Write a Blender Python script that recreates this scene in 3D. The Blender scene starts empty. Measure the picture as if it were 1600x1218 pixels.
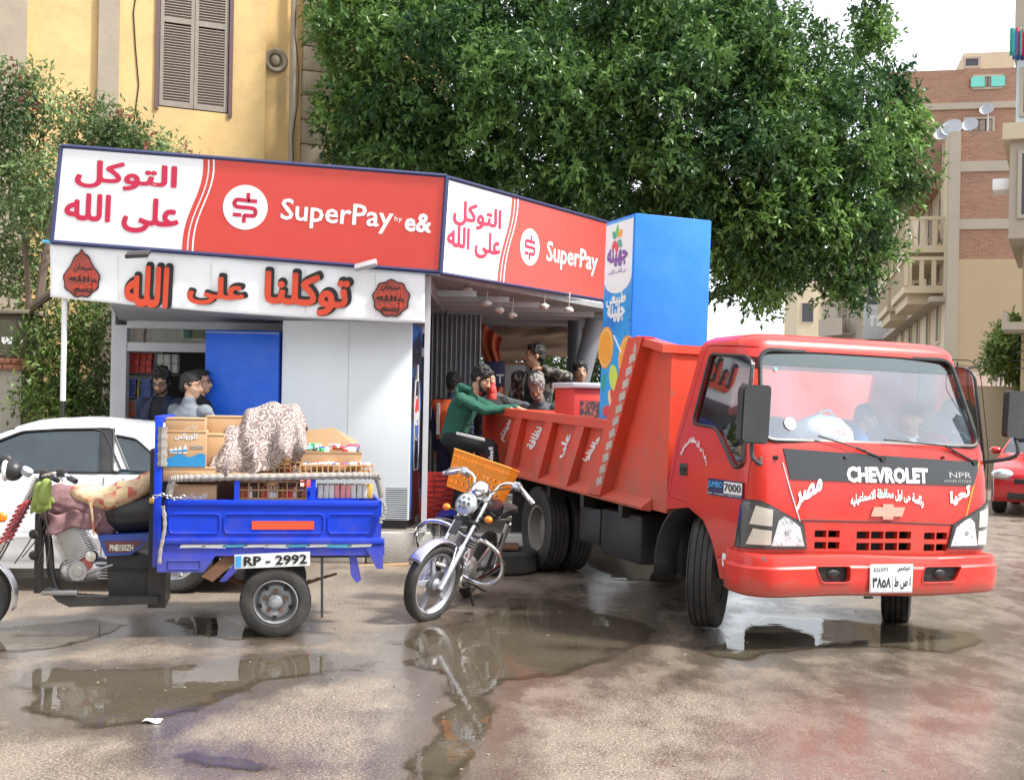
import bpy, bmesh, math, random, unicodedata
import numpy as np
from mathutils import Vector, Matrix, noise
from mathutils.geometry import tessellate_polygon, delaunay_2d_cdt
PI = math.pi
R = math.radians
random.seed(7)
rng = np.random.default_rng(11)
sc = bpy.context.scene
col = sc.collection
# ------------------------------------------------------------------ camera
EYE = 1.6; FPX = 1950.0; ROLL = R(1.1); HOR = 24.0
cam = bpy.data.objects.new('camera', bpy.data.cameras.new('camera'))
col.objects.link(cam); sc.camera = cam
cam.location = (0, 0, EYE)
cam.data.sensor_width = 36; cam.data.lens = 36 * FPX / 1600
cam.data.shift_y = HOR / 1600
cam.data.shift_x = 0.0
cam.rotation_euler = (Matrix.Rotation(PI / 2, 3, 'X') @ Matrix.Rotation(ROLL, 3, 'Z')).to_euler()
cam.data.clip_end = 600
# ------------------------------------------------------------------ light
SUN_EL, SUN_AZ = 54.0, 104.0      # elevation; azimuth measured from +Y (away) towards +X (right)
world = bpy.data.worlds.new('World'); sc.world = world; world.use_nodes = True
wn = world.node_tree.nodes; wl = world.node_tree.links
bg = wn['Background']
sky = wn.new('ShaderNodeTexSky'); sky.sky_type = 'NISHITA'; sky.sun_disc = False
sky.sun_elevation = R(SUN_EL); sky.sun_rotation = R(SUN_AZ)
sky.air_density = 1.0; sky.dust_density = 2.0; sky.ozone_density = 1.0
hs = wn.new('ShaderNodeHueSaturation'); hs.inputs['Saturation'].default_value = 0.22
wl.new(sky.outputs[0], hs.inputs['Color']); 
cl = wn.new('ShaderNodeMix'); cl.data_type = 'RGBA'; cl.inputs[0].default_value = .55; cl.inputs[7].default_value = (7.2, 7.6, 8.2, 1)   # bright thin cloud over the whole sky
wl.new(hs.outputs[0], cl.inputs[6]); wl.new(cl.outputs[2], bg.inputs[0])
bg.inputs[1].default_value = 0.135
sun = bpy.data.objects.new('sun', bpy.data.lights.new('sun', 'SUN')); col.objects.link(sun)
sun.data.energy = 3.4; sun.data.angle = R(7); sun.data.color = (1, .96, .9)
sd = Vector((math.sin(R(SUN_AZ)) * math.cos(R(SUN_EL)), math.cos(R(SUN_AZ)) * math.cos(R(SUN_EL)), math.sin(R(SUN_EL))))
sun.rotation_euler = sd.to_track_quat('Z', 'Y').to_euler()
sc.view_settings.view_transform = 'Standard'; sc.view_settings.look = 'None'
sc.view_settings.exposure = 1.1; sc.view_settings.gamma = 1; sc.view_settings.use_curve_mapping = False
sc.render.engine = 'CYCLES'
sc.cycles.max_bounces = 8; sc.cycles.transparent_max_bounces = 12
# ------------------------------------------------------------------ measuring helpers (photo pixel + distance -> place)
def lev(px, py):
    dx, dy = px - 800, py - 609; c, s = math.cos(ROLL), math.sin(ROLL)
    return dx * c + dy * s, -dx * s + dy * c - HOR
def P(px, py, Y):
    x, y = lev(px, py); return Vector((x / FPX * Y, Y, EYE - y * Y / FPX))
def G(px, py, z=0.0):
    x, y = lev(px, py); Y = (EYE - z) * FPX / y; return Vector((x / FPX * Y, Y, z))
def frame(ox, oy, deg, oz=0.0, roll=0.0, pitch=0.0):
    return Matrix.Translation((ox, oy, oz)) @ Matrix.Rotation(R(deg), 4, 'Z') @ Matrix.Rotation(R(pitch), 4, 'X') @ Matrix.Rotation(R(roll), 4, 'Y')
def hit(M, px, py, ax, v):
    I = M.inverted(); o = I @ Vector((0, 0, EYE)); d = (I @ P(px, py, 1.0)) - o
    return o + d * ((v - o[ax]) / d[ax])
# ------------------------------------------------------------------ materials
MATS = {}
def nodes_of(name):
    m = bpy.data.materials.new(name); m.use_nodes = True
    nt = m.node_tree; return m, nt, nt.nodes['Principled BSDF']
def rgb(c, k=1.0): return (c[0] * k, c[1] * k, c[2] * k, 1)
def mat(name, c, rough=.5, metal=0.0, var=.12, scale=6.0, bump=.0, bscale=60.0, dirt=0.0, dirtc=(.09, .075, .055), dscale=3.0,
        coat=0.0, c2=None, c2lo=.5, c2hi=.6, c2scale=2.0, spec=.5, stretch=None, rvar=.12, sss=0.0, mud=None):
    """paint / plaster / cloth: base colour with mottling, patches of a second colour, dirt, fine relief"""
    if name in MATS: return MATS[name]
    m, nt, b = nodes_of(name); N = nt.nodes.new; L = nt.links.new
    tc = N('ShaderNodeTexCoord'); src = tc.outputs['Object']
    if stretch:
        mp = N('ShaderNodeMapping'); mp.inputs['Scale'].default_value = stretch; L(src, mp.inputs[0]); src = mp.outputs[0]
    n = N('ShaderNodeTexNoise'); n.inputs['Scale'].default_value = scale; n.inputs['Detail'].default_value = 6; n.inputs['Roughness'].default_value = .65; L(src, n.inputs['Vector'])
    mx = N('ShaderNodeMix'); mx.data_type = 'RGBA'
    mx.inputs[6].default_value = rgb(c, 1 - var); mx.inputs[7].default_value = rgb(c, 1 + var)
    L(n.outputs['Fac'], mx.inputs[0]); out = mx.outputs[2]
    def layer(out, colr, lo, hi, scl, amt, detail=8):
        n2 = N('ShaderNodeTexNoise'); n2.inputs['Scale'].default_value = scl; n2.inputs['Detail'].default_value = detail; n2.inputs['Roughness'].default_value = .7
        L(src, n2.inputs['Vector'])
        mr = N('ShaderNodeMapRange'); mr.inputs[1].default_value = lo; mr.inputs[2].default_value = hi; mr.inputs[4].default_value = amt
        L(n2.outputs['Fac'], mr.inputs[0])
        m2 = N('ShaderNodeMix'); m2.data_type = 'RGBA'; m2.inputs[7].default_value = rgb(colr)
        L(mr.outputs[0], m2.inputs[0]); L(out, m2.inputs[6]); return m2.outputs[2]
    if c2: out = layer(out, c2, c2lo, c2hi, c2scale, 1.0)
    if dirt: out = layer(out, dirtc, .45, .75, dscale, dirt)
    if mud:     # splashed mud: thick near the wheels and sills, broken up by noise
        z0, z1, mc, ma_ = mud; sp = N('ShaderNodeSeparateXYZ'); L(tc.outputs['Object'], sp.inputs[0]); n3 = N('ShaderNodeTexNoise'); n3.inputs['Scale'].default_value = 7; n3.inputs['Detail'].default_value = 10; n3.inputs['Roughness'].default_value = .75; L(tc.outputs['Object'], n3.inputs[0])
        h = N('ShaderNodeMapRange'); h.inputs[1].default_value = z0; h.inputs[2].default_value = z1; h.inputs[3].default_value = .62; h.inputs[4].default_value = .0; L(sp.outputs[2], h.inputs[0])
        ad = N('ShaderNodeMath'); L(h.outputs[0], ad.inputs[0]); L(n3.outputs['Fac'], ad.inputs[1]); m3 = N('ShaderNodeMapRange'); m3.inputs[1].default_value = .66; m3.inputs[2].default_value = .98; m3.inputs[4].default_value = ma_; L(ad.outputs[0], m3.inputs[0])
        m2 = N('ShaderNodeMix'); m2.data_type = 'RGBA'; m2.inputs[7].default_value = rgb(mc); L(m3.outputs[0], m2.inputs[0]); L(out, m2.inputs[6]); out = m2.outputs[2]
    L(out, b.inputs['Base Color'])
    mr = N('ShaderNodeMapRange'); mr.inputs[3].default_value = max(.02, rough - rvar); mr.inputs[4].default_value = min(1, rough + rvar)
    L(n.outputs['Fac'], mr.inputs[0]); L(mr.outputs[0], b.inputs['Roughness'])
    b.inputs['Metallic'].default_value = metal; b.inputs['Coat Weight'].default_value = coat; b.inputs['Coat Roughness'].default_value = .08
    b.inputs['Specular IOR Level'].default_value = spec
    if sss: b.inputs['Subsurface Weight'].default_value = sss; b.inputs['Subsurface Scale'].default_value = .02
    if bump:
        nb = N('ShaderNodeTexNoise'); nb.inputs['Scale'].default_value = bscale; nb.inputs['Detail'].default_value = 5; L(src, nb.inputs['Vector'])
        bp = N('ShaderNodeBump'); bp.inputs['Strength'].default_value = min(1, bump); bp.inputs['Distance'].default_value = .01
        L(nb.outputs['Fac'], bp.inputs['Height']); L(bp.outputs[0], b.inputs['Normal'])
    MATS[name] = m; return m
def glass_mat(name, tint=(.75, .85, .85), refl=.12, haze=(.8, .85, .9), haze_amt=0.0, rough=.02):
    if name in MATS: return MATS[name]
    m = bpy.data.materials.new(name); m.use_nodes = True; nt = m.node_tree; nt.nodes.clear(); N = nt.nodes.new; L = nt.links.new
    o = N('ShaderNodeOutputMaterial'); t = N('ShaderNodeBsdfTransparent'); t.inputs[0].default_value = rgb(tint)
    g = N('ShaderNodeBsdfGlossy'); g.inputs['Roughness'].default_value = rough; g.inputs[0].default_value = (.95, .97, 1, 1)
    lw_ = N('ShaderNodeLayerWeight'); fr = N('ShaderNodeMath'); fr.operation = 'POWER'; fr.inputs[1].default_value = 4.0; L(lw_.outputs['Facing'], fr.inputs[0])
    ad = N('ShaderNodeMath'); ad.operation = 'ADD'; ad.inputs[1].default_value = refl + .04; ad.use_clamp = True; L(fr.outputs[0], ad.inputs[0])
    mx = N('ShaderNodeMixShader'); L(ad.outputs[0], mx.inputs[0]); L(t.outputs[0], mx.inputs[1]); L(g.outputs[0], mx.inputs[2])
    out = mx.outputs[0]
    if haze_amt:  # patchy diffuse haze painted over the pane in place of reflections
        tc = N('ShaderNodeTexCoord'); n = N('ShaderNodeTexNoise'); n.inputs['Scale'].default_value = 2.2; n.inputs['Detail'].default_value = 6; L(tc.outputs['Object'], n.inputs[0])
        mr = N('ShaderNodeMapRange'); mr.inputs[1].default_value = .35; mr.inputs[2].default_value = .75; mr.inputs[4].default_value = haze_amt; L(n.outputs['Fac'], mr.inputs[0])
        d = N('ShaderNodeBsdfDiffuse'); d.inputs[0].default_value = rgb(haze); m2 = N('ShaderNodeMixShader')
        L(mr.outputs[0], m2.inputs[0]); L(out, m2.inputs[1]); L(d.outputs[0], m2.inputs[2]); out = m2.outputs[0]
    L(out, o.inputs[0]); MATS[name] = m; return m
# ------------------------------------------------------------------ mesh builder
def V(*a): return Vector(a)
class MB:
    def __init__(s, M=None): s.v = []; s.f = []; s.mi = []; s.M = M; s.cur = 0
    def add(s, vs, fs, M=None):
        n = len(s.v); T = s.M @ M if (s.M and M) else (s.M or M)
        s.v += [(T @ Vector(v)) if T else Vector(v) for v in vs]
        s.f += [tuple(i + n for i in f) for f in fs]; s.mi += [s.cur] * len(fs); return s
    def box(s, x0, x1, y0, y1, z0, z1, M=None, b=0.0):
        if b:
            bm = bmesh.new(); bmesh.ops.create_cube(bm, size=1)
            for v in bm.verts: v.co = ((x0 + x1) / 2 + v.co.x * (x1 - x0), (y0 + y1) / 2 + v.co.y * (y1 - y0), (z0 + z1) / 2 + v.co.z * (z1 - z0))
            bmesh.ops.bevel(bm, geom=bm.edges[:], offset=min(b, .45 * min(abs(x1 - x0), abs(y1 - y0), abs(z1 - z0))), segments=2, profile=.5, affect='EDGES')
            vs = [v.co.copy() for v in bm.verts]; fs = [[v.index for v in f.verts] for f in bm.faces]; bm.free(); return s.add(vs, fs, M)
        vs = [(x, y, z) for z in (z0, z1) for y in (y0, y1) for x in (x0, x1)]
        return s.add(vs, [(0, 2, 3, 1), (4, 5, 7, 6), (0, 1, 5, 4), (2, 6, 7, 3), (0, 4, 6, 2), (1, 3, 7, 5)], M)
    def hexa(s, p):  # 8 points: bottom 4 ccw, top 4 ccw
        return s.add(p, [(3, 2, 1, 0), (4, 5, 6, 7), (0, 1, 5, 4), (1, 2, 6, 5), (2, 3, 7, 6), (3, 0, 4, 7)])
    def quadbox(s, a, b, c, d, t):  # panel from 4 corners, thickness vector t behind
        t = Vector(t); p = [Vector(q) for q in (a, b, c, d)]
        return s.hexa(p + [q + t for q in p])
    def loft(s, rings, close=True, cap=True, M=None):
        n = len(rings[0]); vs = [p for r in rings for p in r]; fs = []
        for i in range(len(rings) - 1):
            for j in range(n if close else n - 1):
                k = (j + 1) % n; fs.append((i * n + j, i * n + k, (i + 1) * n + k, (i + 1) * n + j))
        if cap and close:
            fs.append(tuple(reversed(range(n)))); fs.append(tuple((len(rings) - 1) * n + j for j in range(n)))
        return s.add(vs, fs, M)
    def lathe(s, prof, o=(0, 0, 0), ax=(0, 0, 1), seg=24, M=None, closed=False):
        o = Vector(o); ax = Vector(ax).normalized(); q = ax.to_track_quat('Z', 'Y').to_matrix()
        pr = list(prof) + ([prof[0]] if closed else [])
        rings = [[o + q @ Vector((max(r, 1e-4) * math.cos(2 * PI * j / seg), max(r, 1e-4) * math.sin(2 * PI * j / seg), h)) for j in range(seg)] for r, h in pr]
        return s.loft(rings, cap=not closed and min(prof[0][0], prof[-1][0]) > .002, M=M)
    def cyl(s, a, b, r, r2=None, seg=14, M=None):
        a, b = Vector(a), Vector(b); L = (b - a).length
        return s.lathe([(r, 0), (r if r2 is None else r2, L)], a, b - a, seg, M)
    def tube(s, pts, r, seg=8, M=None, closed=False, flat=1.0, up=None):
        pts = [Vector(p) for p in pts]; n = len(pts); rings = []; prev = None
        rs = r if isinstance(r, (list, tuple)) else [r] * n
        for i, p in enumerate(pts):
            if closed: t = pts[(i + 1) % n] - pts[i - 1]
            else: t = pts[min(i + 1, n - 1)] - pts[max(i - 1, 0)]
            t.normalize()
            if prev is None:
                u = Vector(up) if up else (V(0, 0, 1) if abs(t.z) < .9 else V(1, 0, 0))
                u = (u - t * u.dot(t)).normalized()
            else: u = (prev - t * prev.dot(t)).normalized()
            prev = u; w = t.cross(u)
            rings.append([p + (u * math.cos(2 * PI * j / seg) + w * math.sin(2 * PI * j / seg) * flat) * rs[i] for j in range(seg)])
        if closed:
            rings.append(rings[0]); return s.loft(rings, cap=False, M=M)
        return s.loft(rings, M=M)
    def sph(s, c, r, seg=16, rg=10, M=None, e=1.0):
        rx, ry, rz = (r, r, r) if not isinstance(r, (tuple, list)) else r
        rings = []
        for i in range(rg + 1):
            a = -PI / 2 + PI * i / rg; k = max(math.cos(a), 1e-3)
            def sg(x): return math.copysign(abs(x) ** e, x)
            rings.append([(c[0] + rx * sg(k * math.cos(2 * PI * j / seg)), c[1] + ry * sg(k * math.sin(2 * PI * j / seg)), c[2] + rz * sg(math.sin(a))) for j in range(seg)])
        return s.loft(rings, M=M)
    def cap(s, a, b, r1, r2, seg=12, M=None):   # tapered capsule
        a, b = Vector(a), Vector(b); L = (b - a).length
        pr = [(r1 * math.sin(t), -r1 * math.cos(t)) for t in (0.02, .4, .8, 1.2)] + [(r1, 0), (r2, L)] + [(r2 * math.cos(t), L + r2 * math.sin(t)) for t in (.4, .8, 1.2, 1.55)]
        return s.lathe(pr, a, b - a if L > 1e-6 else (0, 0, 1), seg, M)
    def prism(s, poly, map3, d0, d1, holes=()):  # polygon (2D) extruded between offsets; map3(u,v,d)
        loops = [list(poly)] + [list(h) for h in holes]
        flat = [p for l in loops for p in l]
        tri = tessellate_polygon([[Vector((p[0], p[1], 0)) for p in l] for l in loops])
        n = len(flat); vs = [map3(u, v, d0) for u, v in flat] + [map3(u, v, d1) for u, v in flat]
        fs = []
        for t in tri:
            a, b, c = [flat[i] for i in t]
            ar = (b[0] - a[0]) * (c[1] - a[1]) - (b[1] - a[1]) * (c[0] - a[0])
            if abs(ar) < 1e-12: continue
            if ar < 0: t = (t[0], t[2], t[1])
            fs.append((t[2], t[1], t[0])); fs.append(tuple(i + n for i in t))
        k = 0
        for li, l in enumerate(loops):
            m = len(l); ar = sum(l[i][0] * l[(i + 1) % m][1] - l[(i + 1) % m][0] * l[i][1] for i in range(m))
            ccw = (ar > 0) != (li > 0)
            for i in range(m):
                a, b = k + i, k + (i + 1) % m
                fs.append((a, b, b + n, a + n) if ccw else (b, a, a + n, b + n))
            k += m
        return s.add(vs, fs)
    def grid(s, f, nu, nv, M=None):
        vs = [f(i / nu, j / nv) for j in range(nv + 1) for i in range(nu + 1)]
        return s.add(vs, [(j * (nu + 1) + i, j * (nu + 1) + i + 1, (j + 1) * (nu + 1) + i + 1, (j + 1) * (nu + 1) + i) for j in range(nv) for i in range(nu)], M)
    def mesh(s, name, m, smooth=35, fix=False):
        me = bpy.data.meshes.new(name); me.from_pydata(s.v, [], s.f); me.update()
        for k in (m if isinstance(m, (list, tuple)) else [m]): me.materials.append(k)
        if isinstance(m, (list, tuple)) and len(m) > 1: me.polygons.foreach_set('material_index', s.mi)
        if fix:
            bm = bmesh.new(); bm.from_mesh(me); bmesh.ops.recalc_face_normals(bm, faces=bm.faces); bm.to_mesh(me); bm.free()
        shade(me, smooth); return me
    def build(s, name, m, parent=None, smooth=35, fix=True, **kw):
        o = bpy.data.objects.new(name, s.mesh(name, m, smooth, fix)); col.objects.link(o)
        if parent is not None: o.parent = parent
        tag(o, **kw); return o
def shade(me, ang):
    if ang:
        me.polygons.foreach_set('use_smooth', [True] * len(me.polygons))
        if ang < 180: me.set_sharp_from_angle(angle=R(ang))
def tag(o, label=None, cat=None, group=None, kind=None):
    if label: o['label'] = label
    if cat: o['category'] = cat
    if group: o['group'] = group
    if kind: o['kind'] = kind
    return o
def thing(name, label, cat, M=None, group=None, parent=None):
    o = bpy.data.objects.new(name, None); col.objects.link(o); o.empty_display_size = .2
    if M is not None: o.matrix_world = M
    return tag(o, label, cat, group)
def copy_tree(o, parent=None, M=None, label=None):
    c = o.copy(); col.objects.link(c)
    if parent is not None: c.parent = parent
    if M is not None: c.matrix_world = M
    if label: c['label'] = label
    for ch in [x for x in col.objects if x.parent == o]: copy_tree(ch, c)
    return c
def link_mesh(name, me, parent=None, M=None, **kw):
    o = bpy.data.objects.new(name, me); col.objects.link(o)
    if parent is not None: o.parent = parent
    if M is not None: o.matrix_local = M
    tag(o, **kw); return o
def bake(o, smooth=None):
    dg = bpy.context.evaluated_depsgraph_get(); dg.update()
    me = bpy.data.meshes.new_from_object(o.evaluated_get(dg), depsgraph=dg)
    o.modifiers.clear(); o.data = me
    if smooth is not None: shade(me, smooth)
    return o
def boolean(o, cutters, op='DIFFERENCE', smooth=35):
    for c in cutters:
        k = bpy.data.objects.new('cutter', c.mesh('cutter', MATS.get('dark', bpy.data.materials[0]), 0, True)); col.objects.link(k)
        k.matrix_world = o.matrix_basis if o.parent is None else o.parent.matrix_world @ o.matrix_basis
        md = o.modifiers.new('b', 'BOOLEAN'); md.operation = op; md.solver = 'EXACT'; md.object = k
        bpy.context.view_layer.update(); bake(o, smooth); bpy.data.objects.remove(k)
    return o
def rrect(x0, x1, z0, z1, r, n=4):
    out = []
    for cx, cz, a in ((x1 - r, z0 + r, -90), (x1 - r, z1 - r, 0), (x0 + r, z1 - r, 90), (x0 + r, z0 + r, 180)):
        for i in range(n + 1):
            t = R(a + 90 * i / n); out.append((cx + r * math.cos(t), cz + r * math.sin(t)))
    return out
def rpoly(pts, r, n=4):  # polygon with rounded corners
    out = []; m = len(pts); rr = r if isinstance(r, (list, tuple)) else [r] * m
    for i, p in enumerate(pts):
        p = Vector(p); a = (Vector(pts[i - 1]) - p); b = (Vector(pts[(i + 1) % m]) - p)
        k = min(rr[i], a.length * .45, b.length * .45); a = p + a.normalized() * k; b = p + b.normalized() * k
        for j in range(n + 1):
            t = j / n; q = a * (1 - t) ** 2 + p * 2 * t * (1 - t) + b * t * t; out.append((q.x, q.y))
    return out
def circ(cx, cy, r, n=24, ry=None): return [(cx + r * math.cos(2 * PI * i / n), cy + (ry or r) * math.sin(2 * PI * i / n)) for i in range(n)]
def smooth_path(pts, n=6, closed=False):
    pts = [Vector(p) for p in pts]; m = len(pts); out = []
    for i in range(m if closed else m - 1):
        g = lambda k: pts[k % m] if closed else pts[max(0, min(m - 1, k))]
        a, b, c, d = g(i - 1), g(i), g(i + 1), g(i + 2)
        for j in range(n):
            t = j / n; out.append(.5 * ((2 * b) + (c - a) * t + (2 * a - 5 * b + 4 * c - d) * t * t + (3 * b - a - 3 * c + d) * t ** 3))
    if not closed: out.append(pts[-1])
    return out
# ------------------------------------------------------------------ lettering (letter outlines from Blender's built-in font)
FORMS = {}
for _c in range(0xFE70, 0xFEFD):
    _d = unicodedata.decomposition(chr(_c))
    if _d.startswith('<'):
        _k, *_r = _d.split()
        if len(_r) <= 2: FORMS.setdefault(''.join(chr(int(x, 16)) for x in _r), {})[_k[1:-1]] = chr(_c)
FORMS['\u0001'] = FORMS['\u0644\u0627']
def shape(s):
    s = s.replace('\u0644\u0627', '\u0001'); out = []
    jl = lambda c: c in FORMS and 'initial' in FORMS[c]
    jr = lambda c: c in FORMS and 'final' in FORMS[c]
    for i, c in enumerate(s):
        if c not in FORMS: out.append(c); continue
        p = i > 0 and jl(s[i - 1]) and jr(c); n = i + 1 < len(s) and jl(c) and jr(s[i + 1])
        k = 'medial' if p and n else 'final' if p else 'initial' if n else 'isolated'
        out.append(FORMS[c].get(k, FORMS[c].get('isolated', c)))
    res = []; run = ''
    for ch in out:      # keep digits in reading order
        if '\u0660' <= ch <= '\u0669': run += ch
        else:
            if run: res.append(run); run = ''
            res.append(ch)
    if run: res.append(run)
    return ''.join(reversed(res))
LOOPS = {}; HEXA = [PI * i / 4 + .3 for i in range(8)]
def loops_of(body, bold):
    if (body, bold) in LOOPS: return LOOPS[(body, bold)]
    c = bpy.data.curves.new('t', 'FONT'); c.body = body; c.resolution_u = 2;
    c.dimensions = '3D'; c.fill_mode = 'HALF'; c.extrude = 0
    try: c.fill_mode = 'NONE'
    except Exception: pass
    o = bpy.data.objects.new('t', c); col.objects.link(o)
    dg = bpy.context.evaluated_depsgraph_get(); dg.update()
    me = bpy.data.meshes.new_from_object(o.evaluated_get(dg), depsgraph=dg)
    adj = {}
    for e in me.edges:
        a, b = e.vertices; adj.setdefault(a, []).append(b); adj.setdefault(b, []).append(a)
    seen = set(); loops = []
    for s0 in adj:
        if s0 in seen: continue
        l = [s0]; seen.add(s0); cur = s0
        while True:
            nx = [k for k in adj[cur] if k not in seen]
            if not nx: break
            cur = nx[0]; seen.add(cur); l.append(cur)
        if len(l) > 2: loops.append([(me.vertices[i].co.x, me.vertices[i].co.y) for i in l])
    # edge order in the mesh keeps the winding: walk direction from first edge
    bpy.data.objects.remove(o); bpy.data.meshes.remove(me)
    LOOPS[(body, bold)] = loops; return loops
def area(l): return .5 * sum(l[i][0] * l[(i + 1) % len(l)][1] - l[(i + 1) % len(l)][0] * l[i][1] for i in range(len(l)))
def inside(p, l):
    c = False; x, y = p; j = len(l) - 1
    for i in range(len(l)):
        xi, yi = l[i]; xj, yj = l[j]
        if (yi > y) != (yj > y) and x < (xj - xi) * (y - yi) / (yj - yi) + xi: c = not c
        j = i
    return c
def lettering(body, m, parent, map3, x0, y0, x1, y1, bold=0.0, off=.003, th=.002, arabic=False, keep=True, name='lettering', align='c', sub=0, **kw):
    ls = loops_of(shape(body) if arabic else body, 0)
    xs = [p[0] for l in ls for p in l]; ys = [p[1] for l in ls for p in l]
    w, h = max(xs) - min(xs) + 2 * bold, max(ys) - min(ys) + 2 * bold; kx, ky = (x1 - x0) / w, (y1 - y0) / h
    if keep: kx = ky = min(kx, ky)
    ax = {'c': (x0 + x1) / 2 - kx * w / 2, 'l': x0, 'r': x1 - kx * w}[align]; ay = (y0 + y1) / 2 - ky * h / 2
    ls = [[(ax + (p[0] - min(xs) + bold) * kx, ay + (p[1] - min(ys) + bold) * ky) for p in l] for l in ls]
    sg = max(ls, key=lambda l: abs(area(l))); s0 = math.copysign(1, area(sg))
    outer = [l for l in ls if area(l) * s0 > 0]; hol = [l for l in ls if area(l) * s0 <= 0]
    own = {i: [] for i in range(len(outer))}
    for h_ in hol:
        c = [i for i, o_ in enumerate(outer) if inside(h_[0], o_) and abs(area(o_)) > abs(area(h_))]
        if c: own[min(c, key=lambda i: abs(area(outer[i])))].append(h_)
        elif abs(area(h_)) > 0: outer.append(h_); own[len(outer) - 1] = []
    def dens(l):
        return l
        out = []
        for i in range(len(l)):
            a, c = l[i], l[(i + 1) % len(l)]; n = max(1, int(math.dist(a, c) / sub))
            out += [(a[0] + (c[0] - a[0]) * k / n, a[1] + (c[1] - a[1]) * k / n) for k in range(n)]
        return out
    pv, pf = [], []
    def face(p): n = len(pv); pv.extend(p); pf.append(tuple(range(n, n + len(p))))
    for i, o_ in enumerate(outer):
        ll = [dens(o_)] + [dens(h_) for h_ in own[i]]; flat = [p for l in ll for p in l]
        for t in tessellate_polygon([[Vector((p[0], p[1], 0)) for p in l] for l in ll]):
            q = [flat[j] for j in t]; ar = (q[1][0] - q[0][0]) * (q[2][1] - q[0][1]) - (q[2][0] - q[0][0]) * (q[1][1] - q[0][1])
            if abs(ar) > 1e-10: face(q if ar > 0 else [q[0], q[2], q[1]])
    if bold:    # heavier letters: a ribbon along every outline
        for l in ls:
            l = dens(l)
            for i in range(len(l)):
                p, q = Vector(l[i]), Vector(l[(i + 1) % len(l)]); d = q - p
                if d.length < 1e-7: continue
                d.normalize(); n_ = Vector((-d.y * bold * kx, d.x * bold * ky)); e_ = Vector((d.x * kx, d.y * ky)) * bold * (.4 if bold < .04 else .05)
                if bold >= .04: face([(p.x + bold * kx * math.cos(t), p.y + bold * ky * math.sin(t)) for t in HEXA])
                q4 = [p - e_ - n_, q + e_ - n_, q + e_ + n_, p - e_ + n_]
                face([(t.x, t.y) for t in q4])
    # one flat sheet: the union of all those pieces
    ov, oe, of, _, _, orig = delaunay_2d_cdt([Vector(p) for p in pv], [], pf, 1, 1e-6)
    b = MB(); fs = [f for f, o_ in zip(of, orig) if o_]
    b.add([map3(p.x, p.y, off + th) for p in ov], fs)
    return b.build(name, m, parent, smooth=0, fix=False, **kw)
def plane_map(a, b, d, n=None):
    """panel coordinates: a = lower left, b = lower right, d = upper left (u along a-b in metres, v along a-d), offset along the normal"""
    a, b, d = Vector(a), Vector(b), Vector(d); u = (b - a).normalized(); v = (d - a).normalized(); nn = u.cross(v).normalized() if n is None else Vector(n)
    return lambda x, y, o=0.0: a + u * x + v * y + nn * o
def bilin(a, b, c, d):
    """unit square onto a quad: a lower left, b lower right, c upper right, d upper left"""
    a, b, c, d = [Vector(q) for q in (a, b, c, d)]; nn = (b - a).cross(d - a).normalized()
    return lambda u, v, o=0.0: a * (1 - u) * (1 - v) + b * u * (1 - v) + c * u * v + d * (1 - u) * v + nn * o
# ================================================================== materials used all over
DARK = mat('dark', (.012, .012, .013), .6)
RUBBER = mat('rubber', (.028, .027, .026), .75, var=.25, scale=12, dirt=.55, dirtc=(.12, .105, .085), dscale=5, bump=.3, bscale=80)
CHROME = mat('chrome', (.78, .79, .8), .12, 1.0, var=.05, dirt=.15)
STEEL = mat('steel', (.42, .42, .43), .38, 1.0, var=.2, dirt=.4)
BLACKM = mat('black_metal', (.02, .02, .021), .4, dirt=.35, dirtc=(.1, .085, .07))
WHITE = mat('white_paint', (.76, .76, .75), .4, var=.04, dirt=.12)
WHITEV = mat('white_vinyl', (.80, .80, .80), .35, var=.03)
GREYM = mat('grey_metal', (.34, .35, .36), .5, var=.15, dirt=.3)
BRICKRED = mat('brick_red', (.30, .12, .07), .85, var=.3)
CONC = mat('concrete', (.33, .30, .26), .85, var=.2, scale=9, bump=.5, dirt=.4, dirtc=(.14, .11, .08))
WOOD = mat('wood', (.42, .27, .13), .65, var=.25, stretch=(1, 12, 12), bump=.2)
CARD = mat('cardboard', (.45, .28, .15), .8, var=.1, scale=3, bump=.1)
GLASS = glass_mat('window_glass')
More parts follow.
